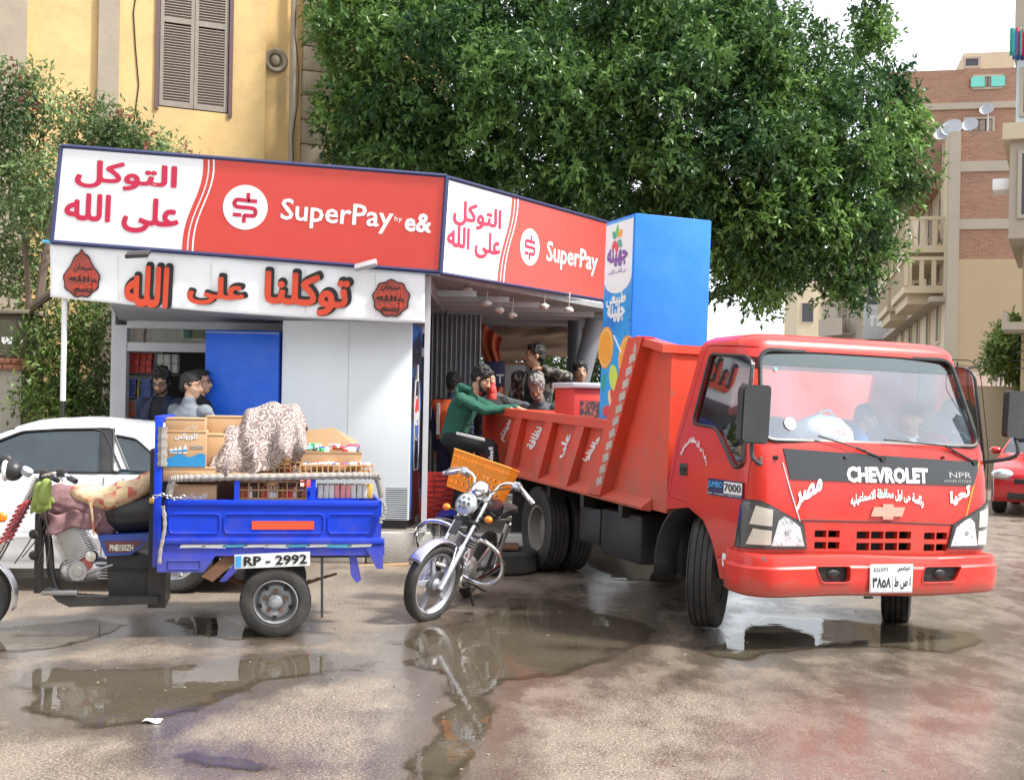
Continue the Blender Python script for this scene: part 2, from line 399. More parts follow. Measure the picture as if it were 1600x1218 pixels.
# ================================================================== road
def wet_road():
    m, nt, b = nodes_of('wet_asphalt'); N = nt.nodes.new; L = nt.links.new
    tc = N('ShaderNodeTexCoord'); at = N('ShaderNodeAttribute'); at.attribute_name = 'wet'
    def noise_(s, d=6, r=.6, st=None):
        n = N('ShaderNodeTexNoise'); n.inputs['Scale'].default_value = s; n.inputs['Detail'].default_value = d; n.inputs['Roughness'].default_value = r
        if st:
            mp = N('ShaderNodeMapping'); mp.inputs['Scale'].default_value = st; L(tc.outputs['Object'], mp.inputs[0]); L(mp.outputs[0], n.inputs[0])
        else: L(tc.outputs['Object'], n.inputs[0])
        return n.outputs['Fac']
    def rmp(v, a, c, lo=0.0, hi=1.0):
        r = N('ShaderNodeMapRange'); r.inputs[1].default_value = a; r.inputs[2].default_value = c; r.inputs[3].default_value = lo; r.inputs[4].default_value = hi; L(v, r.inputs[0]); return r.outputs[0]
    def mth(op, a, c):
        q = N('ShaderNodeMath'); q.operation = op
        for i, x in enumerate((a, c)):
            if isinstance(x, (int, float)): q.inputs[i].default_value = x
            else: L(x, q.inputs[i])
        return q.outputs[0]
    def mixc(f, a, c):
        q = N('ShaderNodeMix'); q.data_type = 'RGBA'
        if isinstance(f, (int, float)): q.inputs[0].default_value = f
        else: L(f, q.inputs[0])
        for i, x in ((6, a), (7, c)):
            if isinstance(x, tuple): q.inputs[i].default_value = rgb(x)
            else: L(x, q.inputs[i])
        return q.outputs[2]
    big = noise_(.55, 7, .65); mid = noise_(3.2, 7, .7, (1, .55, 1)); grain = noise_(70, 3, .8); fine = noise_(190, 2, .6)
    vor = N('ShaderNodeTexVoronoi'); vor.inputs['Scale'].default_value = 95; L(tc.outputs['Object'], vor.inputs['Vector'])
    c = mixc(rmp(big, .38, .62), (.15, .117, .086), (.215, .175, .138))
    c = mixc(rmp(mid, .42, .62), c, (.10, .076, .058))
    c = mixc(rmp(grain, .50, .60, 0, .9), c, (.44, .36, .285))
    c = mixc(rmp(vor.outputs['Distance'], .0, .3, .8, 0), c, (.36, .30, .25))
    red = noise_(1.1, 5, .6)
    c = mixc(rmp(red, .6, .72, 0, .18), c, (.22, .11, .07))
    wet = mth('ADD', at.outputs['Fac'], rmp(mid, .4, .7, -.25, .3))
    wc = rmp(wet, .15, .8); c = mixc(mth('MULTIPLY', wc, .6), c, (.035, .027, .02))
    L(c, b.inputs['Base Color'])
    r = mth('SUBTRACT', rmp(grain, .3, .7, .50, .30), mth('MULTIPLY', wc, .22)); L(mth('MAXIMUM', r, .04), b.inputs['Roughness'])
    L(mth('ADD', mth('MULTIPLY', wc, .6), .15), b.inputs['Coat Weight']); b.inputs['Coat Roughness'].default_value = .2; b.inputs['Coat IOR'].default_value = 1.45
    b.inputs['Specular IOR Level'].default_value = .55
    bp = N('ShaderNodeBump'); bp.inputs['Distance'].default_value = .006
    L(mth('SUBTRACT', .9, mth('MULTIPLY', wc, .62)), bp.inputs['Strength'])
    L(mth('ADD', mth('MULTIPLY', grain, 1.0), mth('ADD', mth('MULTIPLY', fine, .5), mth('MULTIPLY', vor.outputs['Distance'], .9))), bp.inputs['Height'])
    L(bp.outputs[0], b.inputs['Normal']); return m
ROADM = wet_road()
PUD = [   # outlines read off the photo, laid on the ground
    ('puddle', [(22, 1050), (70, 1043), (180, 1042), (300, 1036), (400, 1028), (480, 1020), (530, 1036), (592, 1030), (590, 1048), (500, 1058), (440, 1066), (380, 1084), (320, 1104), (280, 1124), (240, 1140), (150, 1142), (60, 1132), (32, 1108)]),
    ('puddle', [(608, 1002), (650, 985), (700, 972), (760, 958), (820, 938), (870, 940), (960, 962), (1010, 972), (1022, 996), (975, 1030), (920, 1048), (860, 1056), (800, 1064), (776, 1090), (764, 1140), (756, 1190), (742, 1260), (740, 1400), (628, 1400), (630, 1218), (652, 1150), (690, 1092), (668, 1060), (632, 1040)]),
    ('puddle', [(-60, 980), (60, 972), (150, 965), (205, 975), (190, 990), (110, 1010), (50, 1018), (-60, 1024)]),
    ('puddle', [(1085, 1030), (1125, 990), (1190, 960), (1300, 965), (1420, 975), (1520, 985), (1545, 1000), (1490, 1022), (1350, 1012), (1240, 1020), (1180, 1036)]),
    ('puddle', [(902, 880), (960, 862), (1040, 866), (1100, 880), (1120, 905), (1040, 910), (960, 905)]),
    ('puddle', [(250, 968), (300, 962), (372, 966), (440, 984), (470, 1000), (360, 1004), (280, 992)]),
    ('puddle', [(1330, 1245), (1420, 1225), (1520, 1230), (1600, 1215), (1700, 1260), (1600, 1300), (1400, 1300)]),
    ('puddle', [(255, 1180), (300, 1172), (390, 1182), (440, 1200), (400, 1210), (300, 1204)])]
pudw = [[G(*p) for p in poly] for _, poly in PUD]
def seg_axis(lo, hi, a, b, fine, coarse):
    out = []; x = lo
    while x < hi:
        out.append(x); d = fine if a <= x <= b else (coarse if min(abs(x - a), abs(x - b)) > 4 else .5); x += d
    return out + [hi]
def sdist(px, py, poly):
    d = np.full(px.shape, 1e9); ins = np.zeros(px.shape, bool); n = len(poly)
    for i in range(n):
        ax, ay = poly[i][0], poly[i][1]; bx, by = poly[(i + 1) % n][0], poly[(i + 1) % n][1]
        t = np.clip(((px - ax) * (bx - ax) + (py - ay) * (by - ay)) / ((bx - ax) ** 2 + (by - ay) ** 2), 0, 1)
        d = np.minimum(d, np.hypot(px - ax - t * (bx - ax), py - ay - t * (by - ay)))
        c = ((ay > py) != (by > py)) & (px < (bx - ax) * (py - ay) / (by - ay + 1e-12) + ax); ins ^= c
    return np.where(ins, -d, d)
xs = seg_axis(-160, 160, -5.5, 6.5, .07, 3); ys = seg_axis(-6, 420, 4.2, 14.5, .07, 4)
XX, YY = np.meshgrid(np.array(xs), np.array(ys)); nx = len(xs); ny = len(ys)
me = bpy.data.meshes.new('road')
co = np.stack([XX.ravel(), YY.ravel(), np.zeros(nx * ny)], 1)
ii = np.arange(nx * ny).reshape(ny, nx); q = np.stack([ii[:-1, :-1], ii[:-1, 1:], ii[1:, 1:], ii[1:, :-1]], -1).reshape(-1, 4)
me.from_pydata(co.tolist(), [], q.tolist()); me.materials.append(ROADM)
wetv = np.zeros(nx * ny)
for p in pudw: wetv = np.maximum(wetv, np.clip(1 - sdist(XX.ravel(), YY.ravel(), p) / .45, 0, 1))
zone = [G(*p) for p in ((780, 940), (1050, 900), (1600, 880), (1750, 960), (1560, 1040), (1300, 1060), (1000, 1060), (900, 1080), (800, 1100))]
wetv = np.maximum(wetv, np.clip(.62 - sdist(XX.ravel(), YY.ravel(), zone) / 1.2, 0, .62))
wetv = np.maximum(wetv, np.where(YY.ravel() > 11, .3, 0))
zone = [G(*p) for p in ((1330, 1060), (1600, 960), (1900, 980), (2000, 1400), (1150, 1400))]
wetv = np.maximum(wetv, np.clip(.75 - np.maximum(0, sdist(XX.ravel(), YY.ravel(), zone)) / 1.6, 0, .75))
me.attributes.new('wet', 'FLOAT', 'POINT').data.foreach_set('value', wetv.astype(np.float32))
road = link_mesh('road', me, kind='structure')
def old_water_mat():
    m, nt, b = nodes_of('puddle_water'); N = nt.nodes.new; L = nt.links.new
    tc = N('ShaderNodeTexCoord'); n = N('ShaderNodeTexNoise'); n.inputs['Scale'].default_value = 1.6; n.inputs['Detail'].default_value = 5; L(tc.outputs['Object'], n.inputs[0])
    mx = N('ShaderNodeMix'); mx.data_type = 'RGBA'; mx.inputs[6].default_value = (.060, .045, .022, 1); mx.inputs[7].default_value = (.115, .09, .05, 1); L(n.outputs['Fac'], mx.inputs[0]); L(mx.outputs[2], b.inputs['Base Color'])
    b.inputs['Roughness'].default_value = .025; b.inputs['IOR'].default_value = 1.36
    n2 = N('ShaderNodeTexNoise'); n2.inputs['Scale'].default_value = 7; n2.inputs['Detail'].default_value = 3; L(tc.outputs['Object'], n2.inputs[0])
    bp = N('ShaderNodeBump'); bp.inputs['Strength'].default_value = .06; bp.inputs['Distance'].default_value = .01; L(n2.outputs['Fac'], bp.inputs['Height']); L(bp.outputs[0], b.inputs['Normal']); return m
def water_mat():
    m = bpy.data.materials.new('puddle_water'); m.use_nodes = True; nt = m.node_tree; nt.nodes.clear(); N = nt.nodes.new; L = nt.links.new
    o = N('ShaderNodeOutputMaterial'); tc = N('ShaderNodeTexCoord'); at = N('ShaderNodeAttribute'); at.attribute_name = 'depth'
    def ns(s_, d): n = N('ShaderNodeTexNoise'); n.inputs['Scale'].default_value = s_; n.inputs['Detail'].default_value = d; L(tc.outputs['Object'], n.inputs[0]); return n.outputs['Fac']
    def mr(v, a, b_, c=0.0, d=1.0): r = N('ShaderNodeMapRange'); r.inputs[1].default_value = a; r.inputs[2].default_value = b_; r.inputs[3].default_value = c; r.inputs[4].default_value = d; L(v, r.inputs[0]); return r.outputs[0]
    def ma(op, a, b_):
        q = N('ShaderNodeMath'); q.operation = op
        for i, x in enumerate((a, b_)):
            if isinstance(x, (int, float)): q.inputs[i].default_value = x
            else: L(x, q.inputs[i])
        return q.outputs[0]
    mx = N('ShaderNodeMix'); mx.data_type = 'RGBA'; mx.inputs[6].default_value = (.062, .050, .034, 1); mx.inputs[7].default_value = (.11, .092, .066, 1); L(ns(1.6, 5), mx.inputs[0])
    df = N('ShaderNodeBsdfDiffuse'); L(mx.outputs[2], df.inputs[0]); tr = N('ShaderNodeBsdfTransparent'); tr.inputs[0].default_value = (.82, .76, .66, 1)
    deep = mr(at.outputs['Fac'], .05, .9); a = N('ShaderNodeMixShader'); L(ma('MULTIPLY', deep, .93), a.inputs[0]); L(tr.outputs[0], a.inputs[1]); L(df.outputs[0], a.inputs[2])
    g = N('ShaderNodeBsdfGlossy'); L(mr(at.outputs['Fac'], 0, .5, .14, .015), g.inputs['Roughness'])
    bp = N('ShaderNodeBump'); bp.inputs['Strength'].default_value = .10; bp.inputs['Distance'].default_value = .01; L(ns(6, 4), bp.inputs['Height']); L(bp.outputs[0], g.inputs['Normal'])
    fr = N('ShaderNodeFresnel'); fr.inputs[0].default_value = 1.42; L(bp.outputs[0], fr.inputs['Normal']); b = N('ShaderNodeMixShader'); L(ma('MULTIPLY', fr.outputs[0], .92), b.inputs[0]); L(a.outputs[0], b.inputs[1]); L(g.outputs[0], b.inputs[2])
    t2 = N('ShaderNodeBsdfTransparent'); gr_ = ma('SUBTRACT', mr(at.outputs['Fac'], 0, .55), ma('MULTIPLY', ma('SUBTRACT', ns(55, 4), .36), 2.2)); c = N('ShaderNodeMixShader'); L(mr(gr_, -.1, .5), c.inputs[0]); L(t2.outputs[0], c.inputs[1]); L(b.outputs[0], c.inputs[2]); L(c.outputs[0], o.inputs[0]); return m
WATER = water_mat()
for k, poly in enumerate(pudw):   # water sheet: grid cells inside a noisy outline
    x0 = min(p.x for p in poly) - .2; x1 = max(p.x for p in poly) + .2; y0 = min(p.y for p in poly) - .2; y1 = max(p.y for p in poly) + .2
    st = .022; gx = np.arange(x0, x1, st); gy = np.arange(y0, y1, st); GX, GY = np.meshgrid(gx, gy)
    d = sdist(GX.ravel(), GY.ravel(), poly).reshape(GX.shape)
    nz = np.array([noise.fractal(Vector((x * 3.1, y * 2.2, k * 7.7)), 1.0, 2.1, 5) for x, y in zip(GX.ravel(), GY.ravel())]).reshape(GX.shape)
    ok = (d + nz * .13) < -.01; n_ = GX.size; idx = np.arange(n_).reshape(GX.shape)
    cell = ok[:-1, :-1] | ok[1:, 1:] | ok[1:, :-1] | ok[:-1, 1:]
    cell = ok[:-1, :-1] & ok[1:, 1:] & ok[1:, :-1] & ok[:-1, 1:]
    qf = np.stack([idx[:-1, :-1][cell], idx[:-1, 1:][cell], idx[1:, 1:][cell], idx[1:, :-1][cell]], -1)
    if not len(qf): continue
    us, inv = np.unique(qf, return_inverse=True)
    vv = np.stack([GX.ravel()[us], GY.ravel()[us], np.full(len(us), .004)], 1)
    pm = bpy.data.meshes.new('puddle'); pm.from_pydata(vv.tolist(), [], inv.reshape(-1, 4).tolist()); pm.materials.append(WATER); shade(pm, 180); pm.attributes.new('depth', 'FLOAT', 'POINT').data.foreach_set('value', np.clip(-(d + nz * .13).ravel()[us] / .16, 0, 1).astype(np.float32))
    link_mesh('puddle', pm, kind='structure')
# pavement under the kiosk with its kerb stones
KZ = .32
PAVM = mat('pavement', (.22, .2, .17), .8, var=.2, bump=.4, dirt=.5)
b = MB(); b.prism([(-14, 12.6), (.5, 12.6), (.5, 13.9), (1.9, 13.9), (1.9, 24), (-14, 24)], lambda u, v, d: (u, v, d), 0, KZ); b.build('pavement', PAVM, kind='structure')
kerb = thing('kerb', 'pale concrete kerb stones along the edge of the kiosk pavement', 'kerb'); tag(kerb, kind='structure')
KS = mat('kerbstone', (.50, .48, .44), .8, var=.2, bump=.5, dirt=.5)
x = -13.8; k = 0
while x < .4:
    w = .62 + .08 * random.random()
    MB().box(x, x + w - .012, 12.42 + .015 * random.random(), 12.598, 0, KZ - .012 * random.random(), b=.02).build('kerb_stone', KS, kerb); x += w
# ================================================================== yellow building behind the kiosk
YB = frame(*P(300, 400, 19.5).xy, 24)
def YH(px, py, v=0.0): return hit(YB, px, py, 1, v)
PLAST = mat('ochre_plaster', (.64, .44, .195), .85, var=.16, scale=1.4, bump=.35, bscale=14, c2=(.44, .30, .16), c2lo=.56, c2hi=.68, c2scale=.8, dirt=.45, dirtc=(.26, .2, .13), dscale=1.3)
GREYP = mat('grey_plaster', (.34, .28, .21), .85, var=.15, scale=2, bump=.35, bscale=14, dirt=.3, dirtc=(.2, .16, .12))
SHUT = mat('shutter_wood', (.29, .24, .205), .75, var=.25, scale=10, dirt=.3)
yb = thing('plaster_building', 'ochre plastered building with tall louvred shutters behind the kiosk', 'building', YB)
xl = YH(248, 100).x; xr = YH(357, 100).x; zb = YH(300, 172).z; zt = zb + 2.9
xe = YH(413, 200).x; xs1 = YH(150, 200).x; xs0 = YH(183, 200).x; xg = YH(40, 100).x; xfar = YH(470, 100, .25).x
w = MB()
w.prism([(xs0, -1), (xe, -1), (xe, 14), (xs0, 14)], lambda u, v, d: (u, d, v), 0, .6, [[(xl, zb), (xr, zb), (xr, zt), (xl, zt)]])
w.box(xg, xs1, .02, .6, -1, 14)
w.build('wall', PLAST, yb)
MB().box(xs1, xs0, -.06, .5, -1, 14).build('pilaster', GREYP, yb)
MB().box(xg - 9, xg, -.22, .5, -1, 14).build('pilaster', GREYP, yb)
rc = MB().box(xe - .002, xfar, .22, .8, -1, 14); rc.build('recessed_wall', PLAST, yb)
STONE = mat('quoin_stone', (.33, .26, .18), .85, var=.2, bump=.4)
z = -1; 
while z < 13.5:
    MB().box(xfar, xfar + .45, .12, .8, z, z + .385, b=.015).build('stone', STONE, yb); z += .4
MB().box(xfar + .45, xfar + 2.6, .25, .8, -1, 14).build('side_wall', PLAST, yb)
mc = YH(430, 95, .22)
med = MB(); med.lathe([(.17, 0), (.2, .02), (.17, .045), (.12, .03), (.11, .0)], (mc.x, .22, mc.z), (0, -1, 0), 28); med.sph((mc.x, .21, mc.z), (.07, .04, .09))
med.build('medallion', GREYP, yb)
pc_ = YH(455, 100, .2); MB().cyl((pc_.x, .1, -1), (pc_.x, .1, 14), .05).build('drain_pipe', GREYP, yb)
for k_ in range(2): MB().tube([V(xs0 + .25 + k_ * 2.5 + .05 * math.sin(i * 1.7 + k_), -.012, 13 - i * .55) for i in range(18)], .009, 4).build('wall_cable', DARK, yb)
# the louvred shutters: two leaves, each with stiles, rails and slats
fr = MB(); fr.box(xl - .06, xl, -.03, .12, zb - .05, zt); fr.box(xr, xr + .06, -.03, .12, zb - .05, zt); fr.build('window_frame', mat('frame_paint', (.12, .07, .07), .6), yb)
MB().box(xl, xr, .14, .16, zb, zt).build('window_pane', DARK, yb)
mid = (xl + xr) / 2
slat = MB().box(-(mid - xl) / 2 + .06, (mid - xl) / 2 - .06, -.022, .022, -.006, .006, M=Matrix.Rotation(R(-32), 4, 'X')).mesh('slat', SHUT, 0)
for k, (a, b_) in enumerate(((xl + .012, mid - .004), (mid + .004, xr - .012))):
    lf = MB(); yy = .02
    rails = [zb + .02, zb + 1.32, zb + 2.55]
    lf.box(a, a + .055, yy - .02, yy + .02, zb + .02, zt); lf.box(b_ - .055, b_, yy - .02, yy + .02, zb + .02, zt)
    for rz in rails: lf.box(a + .055, b_ - .055, yy - .018, yy + .018, rz, rz + .09)
    leaf = lf.build('shutter', SHUT, yb)
    for i, rz in enumerate(rails):
        z = rz + .115; top = rails[i + 1] if i + 1 < len(rails) else zt - .05
        while z < top - .02:
            o = link_mesh('slat', slat, leaf, Matrix.Translation(((a + b_) / 2, yy, z)) @ Matrix.Rotation(R(random.uniform(-4, 4)), 4, 'X')); z += .042
# ================================================================== street on the right
BR = mat('far_concrete', (.38, .33, .26), .85, var=.12, scale=.8, dirt=.35, dirtc=(.3, .25, .2), dscale=.6)
CREAM = mat('cream_plaster', (.55, .46, .32), .85, var=.15, scale=.7, dirt=.55, dirtc=(.34, .28, .2), dscale=.7)
TAN = mat('tan_plaster', (.42, .32, .20), .85, var=.1, scale=.6, dirt=.35, dirtc=(.36, .28, .18), dscale=.5)
DIRTY = mat('dusty_plaster', (.42, .36, .29), .85, var=.15, scale=.8, dirt=.4, dirtc=(.2, .17, .14), dscale=.8)
SLATE = mat('slate_panel', (.06, .065, .075), .5, var=.3, scale=2)
def brick_mat():
    m, nt, b = nodes_of('far_brickwork'); N = nt.nodes.new; L = nt.links.new
    tc = N('ShaderNodeTexCoord'); mp = N('ShaderNodeMapping'); mp.inputs['Rotation'].default_value = (PI / 2, 0, 0); L(tc.outputs['Object'], mp.inputs[0])
    br = N('ShaderNodeTexBrick'); br.inputs['Scale'].default_value = 1; br.inputs['Brick Width'].default_value = .23; br.inputs['Row Height'].default_value = .07; br.inputs['Mortar Size'].default_value = .008; br.inputs['Bias'].default_value = .1
    br.inputs['Color1'].default_value = (.23, .095, .06, 1); br.inputs['Color2'].default_value = (.34, .16, .10, 1); br.inputs['Mortar'].default_value = (.33, .25, .19, 1); L(mp.outputs[0], br.inputs['Vector'])
    n = N('ShaderNodeTexNoise'); n.inputs['Scale'].default_value = .6; n.inputs['Detail'].default_value = 8; n.inputs['Roughness'].default_value = .7; L(tc.outputs['Object'], n.inputs[0])
    mr = N('ShaderNodeMapRange'); mr.inputs[1].default_value = .4; mr.inputs[2].default_value = .65; mr.inputs[4].default_value = .7; L(n.outputs['Fac'], mr.inputs[0])
    mx = N('ShaderNodeMix'); mx.data_type = 'RGBA'; mx.inputs[7].default_value = (.30, .19, .13, 1); L(mr.outputs[0], mx.inputs[0]); L(br.outputs['Color'], mx.inputs[6]); L(mx.outputs[2], b.inputs['Base Color'])
    b.inputs['Roughness'].default_value = .9; return m
BRK = brick_mat()
# local frame of the corner block: x = along the street front to the right, y = away down the street
BB = frame(*P(1482, 300, 42).xy, -12.7)
bb = thing('brick_building', 'tall unplastered red brick building with cream balconied street side', 'building', BB)
def BH(px, py, v=0.0): return hit(BB, px, py, 1, v)
def BS(px, py, v=0.0): return hit(BB, px, py, 0, v)
zr = BH(1530, 232).z; ztop = BH(1500, 108).z
bands = [(BH(1540, 405).z, 'tan'), (BH(1540, 350).z, 'band'), (BH(1540, 332).z, 'brick'), (BH(1540, 268).z, 'band'), (BH(1540, 252).z, 'brick'), (zr, None)]
zz = 0
for i, (zt_, kd) in enumerate([(BH(1540, 405).z, 'TAN'), (BH(1540, 358).z, 'BRK'), (BH(1540, 342).z, 'BR'), (BH(1540, 268).z, 'BRK'), (BH(1540, 252).z, 'BR'), (BH(1540, 205).z, 'BRK')]):
    MB().box(.35, 14, 0 if kd == 'BRK' else -.05, 8, zz, zt_).build({'TAN': 'rendered_wall', 'BRK': 'brick_wall', 'BR': 'concrete_band'}[kd], {'TAN': TAN, 'BRK': BRK, 'BR': BR}[kd], bb, smooth=0); zz = zt_
MB().box(0, .35, -.12, .5, 0, zz).build('corner_column', BR, bb)
z2 = BH(1540, 205).z
MB().box(-1.9, 14, 2.2, 9, z2 - 1.5, BH(1540, 170, 2.2).z).build('brick_wall', BRK, bb, smooth=0)
MB().box(-1.95, 14, 2.12, 9, BH(1540, 170, 2.2).z, BH(1540, 160, 2.2).z).build('concrete_band', BR, bb)
MB().box(-1.9, 14, 2.2, 9, BH(1540, 160, 2.2).z, BH(1520, 108, 2.2).z).build('brick_wall', BRK, bb, smooth=0)
MB().box(BH(1505, 90, 4).x, BH(1585, 90, 4).x, 4, 8, BH(1520, 108, 2.2).z, BH(1540, 82, 4).z).build('roof_room', CREAM, bb)
def far_window(parent, x0, x1, z0, z1, y, kind='shut', mat_=None):
    f = MB(); f.box(x0 - .08, x1 + .08, y - .06, y + .02, z0 - .08, z0); f.box(x0 - .08, x1 + .08, y - .06, y + .02, z1, z1 + .08)
    f.box(x0 - .08, x0, y - .06, y + .02, z0, z1); f.box(x1, x1 + .08, y - .06, y + .02, z0, z1)
    o = f.build('window', mat_ or DIRTY, parent)
    MB().box(x0, x1, y - .01, y + .015, z0, z1).build('pane', mat('far_pane', (.045, .05, .06), .2), o)
    if kind == 'shut':
        n = 4
        for i in range(n):
            a = x0 + (x1 - x0) * i / n; MB().box(a + .02, a + (x1 - x0) / n - .02, y - .04, y - .012, z0 + .03, z1 - .03).build('shutter', mat('old_shutter', (.30, .24, .19), .8), o)
    return o
a = BH(1523, 137, 2.2); b_ = BH(1562, 120, 2.2)
wv = far_window(bb, a.x, b_.x, a.z, b_.z, 2.2)
TURQ = mat('turquoise_shutter', (.16, .55, .47), .6)
for q in ((a.x - .15, a.x + .3), (b_.x - .3, b_.x + .15)): MB().box(q[0], q[1], 2.08, 2.12, a.z, b_.z).build('shutter', TURQ, wv)
a = BH(1508, 206, 2.2); b_ = BH(1550, 186, 2.2); far_window(bb, a.x, b_.x, a.z, b_.z, 2.2)
a = BH(1508, 104, 4); b_ = BH(1528, 92, 4); far_window(bb, a.x, b_.x, a.z, b_.z, 4, 'open')
for px, py, r in ((1489, 205, .36), (1474, 213, .30), (1543, 176, .24), (1517, 200, .28)):
    c = BH(px, py, 1.6 if px < 1500 else 1.9); d = MB(); d.lathe([(.01, 0), (r * .5, .05), (r, .2), (r, .215), (r * .5, .07), (.01, .02)], c, (-.3, -.8, .45), 18); d.cyl(c, (c.x, c.y, c.z - .9), .03)
    o = d.build('satellite_dish', mat('dish_grey', (.42, .44, .46), .5), label={1489: 'larger pale satellite dish on the roof ledge at the brick corner', 1474: 'small satellite dish left of the larger dish on the ledge', 1543: 'small round dish mounted highest above the shuttered window', 1517: 'small dish in front of the upper shuttered brick window'}[px], cat='satellite dish'); o.matrix_world = BB
# street side (plane x=0), storeys with balconies and pointed windows
side = 24
MB().box(.0, .3, .5, side, 0, z2).build('side_wall', CREAM, bb)
ARCH = mat('arch_dark', (.07, .06, .06), .6)
def arch(zb_, h, y, w_): return [(y - w_ / 2, zb_), (y + w_ / 2, zb_), (y + w_ / 2, zb_ + h * .72), (y + w_ * .3, zb_ + h * .9), (y, zb_ + h), (y - w_ * .3, zb_ + h * .9), (y - w_ / 2, zb_ + h * .72)]
for zc_px in (375, 438, 512):
    zf = BS(1478, zc_px + (0 if zc_px < 500 else 20)).z
    for y in (2.2, 5.6, 9.5, 13, 17, 21):
        s = MB(); s.prism(arch(zf + .1, 2.0, y, .9), lambda u, v, d: (d, u, v), -.02, .02); s.build('window', ARCH, bb)
        s = MB(); s.prism(arch(zf + .0, 2.2, y, 1.15), lambda u, v, d: (d, u, v), -.06, -.0, [arch(zf + .1, 2.0, y, .9)[::-1]]); s.build('window_surround', CREAM, bb)
    if zc_px < 500:
        for (y0, y1) in ((1.0, 7.0), (9.0, 15.0)):
            bal = MB(); bal.box(-1.3, 0, y0, y1, zf - .35, zf - .1); bal.box(-1.15, 0, y0 + .4, y1 - .4, zf - .7, zf - .35)
            bal.box(-1.35, -1.2, y0, y1, zf + .75, zf + .9); bal.box(-1.3, 0, y0, y0 + .12, zf + .78, zf + .9)
            for k in range(13):
                t = y0 + (y1 - y0) * k / 12; bal.box(-1.3, -1.18, t - .06, t + .06, zf - .1, zf + .76)
            for k in range(3): bal.box(-1.2 + k * .4, -1.05 + k * .4, y0 + .02, y0 + .1, zf - .1, zf + .8)
            bal.build('balcony', CREAM, bb)
MB().box(-.5, .35, .3, side, BS(1478, 470).z, BS(1478, 462).z).build('cornice', BR, bb)
# further houses down the street, each its own thing
def house(name, label, M, w_, d_, h_, m, rows, cols, wm=None, bal=None, x0=0):
    t = thing(name, label, 'building', M); MB().box(x0, w_, 0, d_, 0, h_).build('wall', m, t)
    MB().box(x0 - .15, w_ + .15, -.15, d_, h_, h_ + .35).build('parapet', BR, t)
    for r in range(rows):
        zz = 3.6 + r * 3.1
        if zz + 2 > h_: break
        for c in range(cols):
            xx = x0 + (w_ - x0) * (c + .5) / cols
            far_window(t, xx - .5, xx + .5, zz, zz + 1.7, 0, 'shut' if (r + c) % 2 else 'open')
            if bal and (c % 2 == 0):
                b = MB(); b.box(xx - 1.2, xx + 1.2, -1.0, 0, zz - .35, zz - .2); b.box(xx - 1.2, xx + 1.2, -1.0, -.92, zz - .2, zz + .7); b.box(xx - 1.2, xx - 1.12, -1, 0, zz - .2, zz + .7)
                b.build('balcony', m, t)
    return t
def place_house(px, Y, deg): return frame(*P(px, 600, Y).xy, deg)
h1 = house('corner_house', 'narrow dusty house with stacked balconies beside the dark shop front', place_house(1405, 62, -62), 12, 8, 13.2, DIRTY, 4, 4, bal=True)
h2 = house('dark_shopfront_building', 'grey building with slate panels and tilted shop sign above the street', place_house(1352, 66, -20), 3.6, 7, 8.6, SLATE, 2, 2)
sg = MB(); sg.box(-.1, 2.1, -.9, -.7, 5.4, 7.2, b=.03); so = sg.build('shop_sign', mat('sign_silver', (.42, .43, .44), .4), h2)
lettering('Tafeel', WHITE, so, lambda u, v, o: V(u, -.9 - o, v), .1, 5.9, 1.9, 6.8, bold=.03)
for k in range(3):
    aw = MB(); aw.prism(arch(3.2, 2.2, .45 + k * .75, .62), lambda u, v, d: (u, -d, v), .05, .12); aw.build('arched_panel', WHITEV, h2)
h3 = house('grey_block', 'long grey apartment block with crowded balconies far down the street', place_house(1292, 80, -68), 22, 9, 13.0, DIRTY, 4, 7, bal=True)
h4 = house('pale_house', 'pale yellow three storey house closing the far end of the street', place_house(1243, 115, -4), 7.5, 8, 14.5, CREAM, 4, 4)
h5 = house('balcony_block', 'tan block with overhanging balconies under the tree branches', place_house(1362, 70, -66), 10, 8, 14.5, TAN, 4, 4, bal=True)
# bay-fronted building at the right edge
RBf = frame(*P(1588, 300, 27).xy, -24)
rb = thing('bay_building', 'grey bay windowed building cut off by the right edge', 'building', RBf)
def RH(px, py, v=0.0): return hit(RBf, px, py, 1, v)
zb0 = RH(1590, 372).z; zb1 = RH(1590, 212).z; zb2 = RH(1590, 205).z
MB().box(-.15, 3, .0, 6, zb0, zb1 - .1).build('bay', BR, rb); MB().box(-.3, 3, -.2, 6, zb1 - .1, zb1 + .25).build('ledge', CREAM, rb)
MB().box(-.05, 3, .1, 6, zb1 + .25, RH(1590, 90).z).build('bay', mat('pale_blue_panel', (.55, .6, .62), .5), rb)
MB().box(-.1, 3, .1, 6, RH(1590, 90).z, RH(1590, -40).z).build('upper_wall', BR, rb)
far_window(rb, .1, .9, zb0 + .5, zb1 - .4, 0, 'open'); far_window(rb, .1, .9, zb1 + .5, RH(1590, 110).z, .1, 'open')
MB().box(.1, 3, 1.5, 6, 0, zb0).build('lower_wall', TAN, rb)
bl = MB(); bl.box(-.25, 3, -.1, 1.5, RH(1590, 515).z, RH(1590, 503).z); bl.box(-.25, -.15, -.1, 1.5, RH(1590, 503).z, RH(1590, 488).z); bl.build('balcony', BR, rb)
ac = MB().box(-.5, -.15, .2, .9, RH(1570, 294).z, RH(1570, 276).z, b=.02).build('air_conditioner', WHITE, label='white air conditioner box on the side of the bay building', cat='air conditioner'); ac.matrix_world = RBf
CL = [(.05, .35, .33), (.04, .12, .35), (.45, .05, .08), (.06, .06, .2), (.08, .4, .3)]
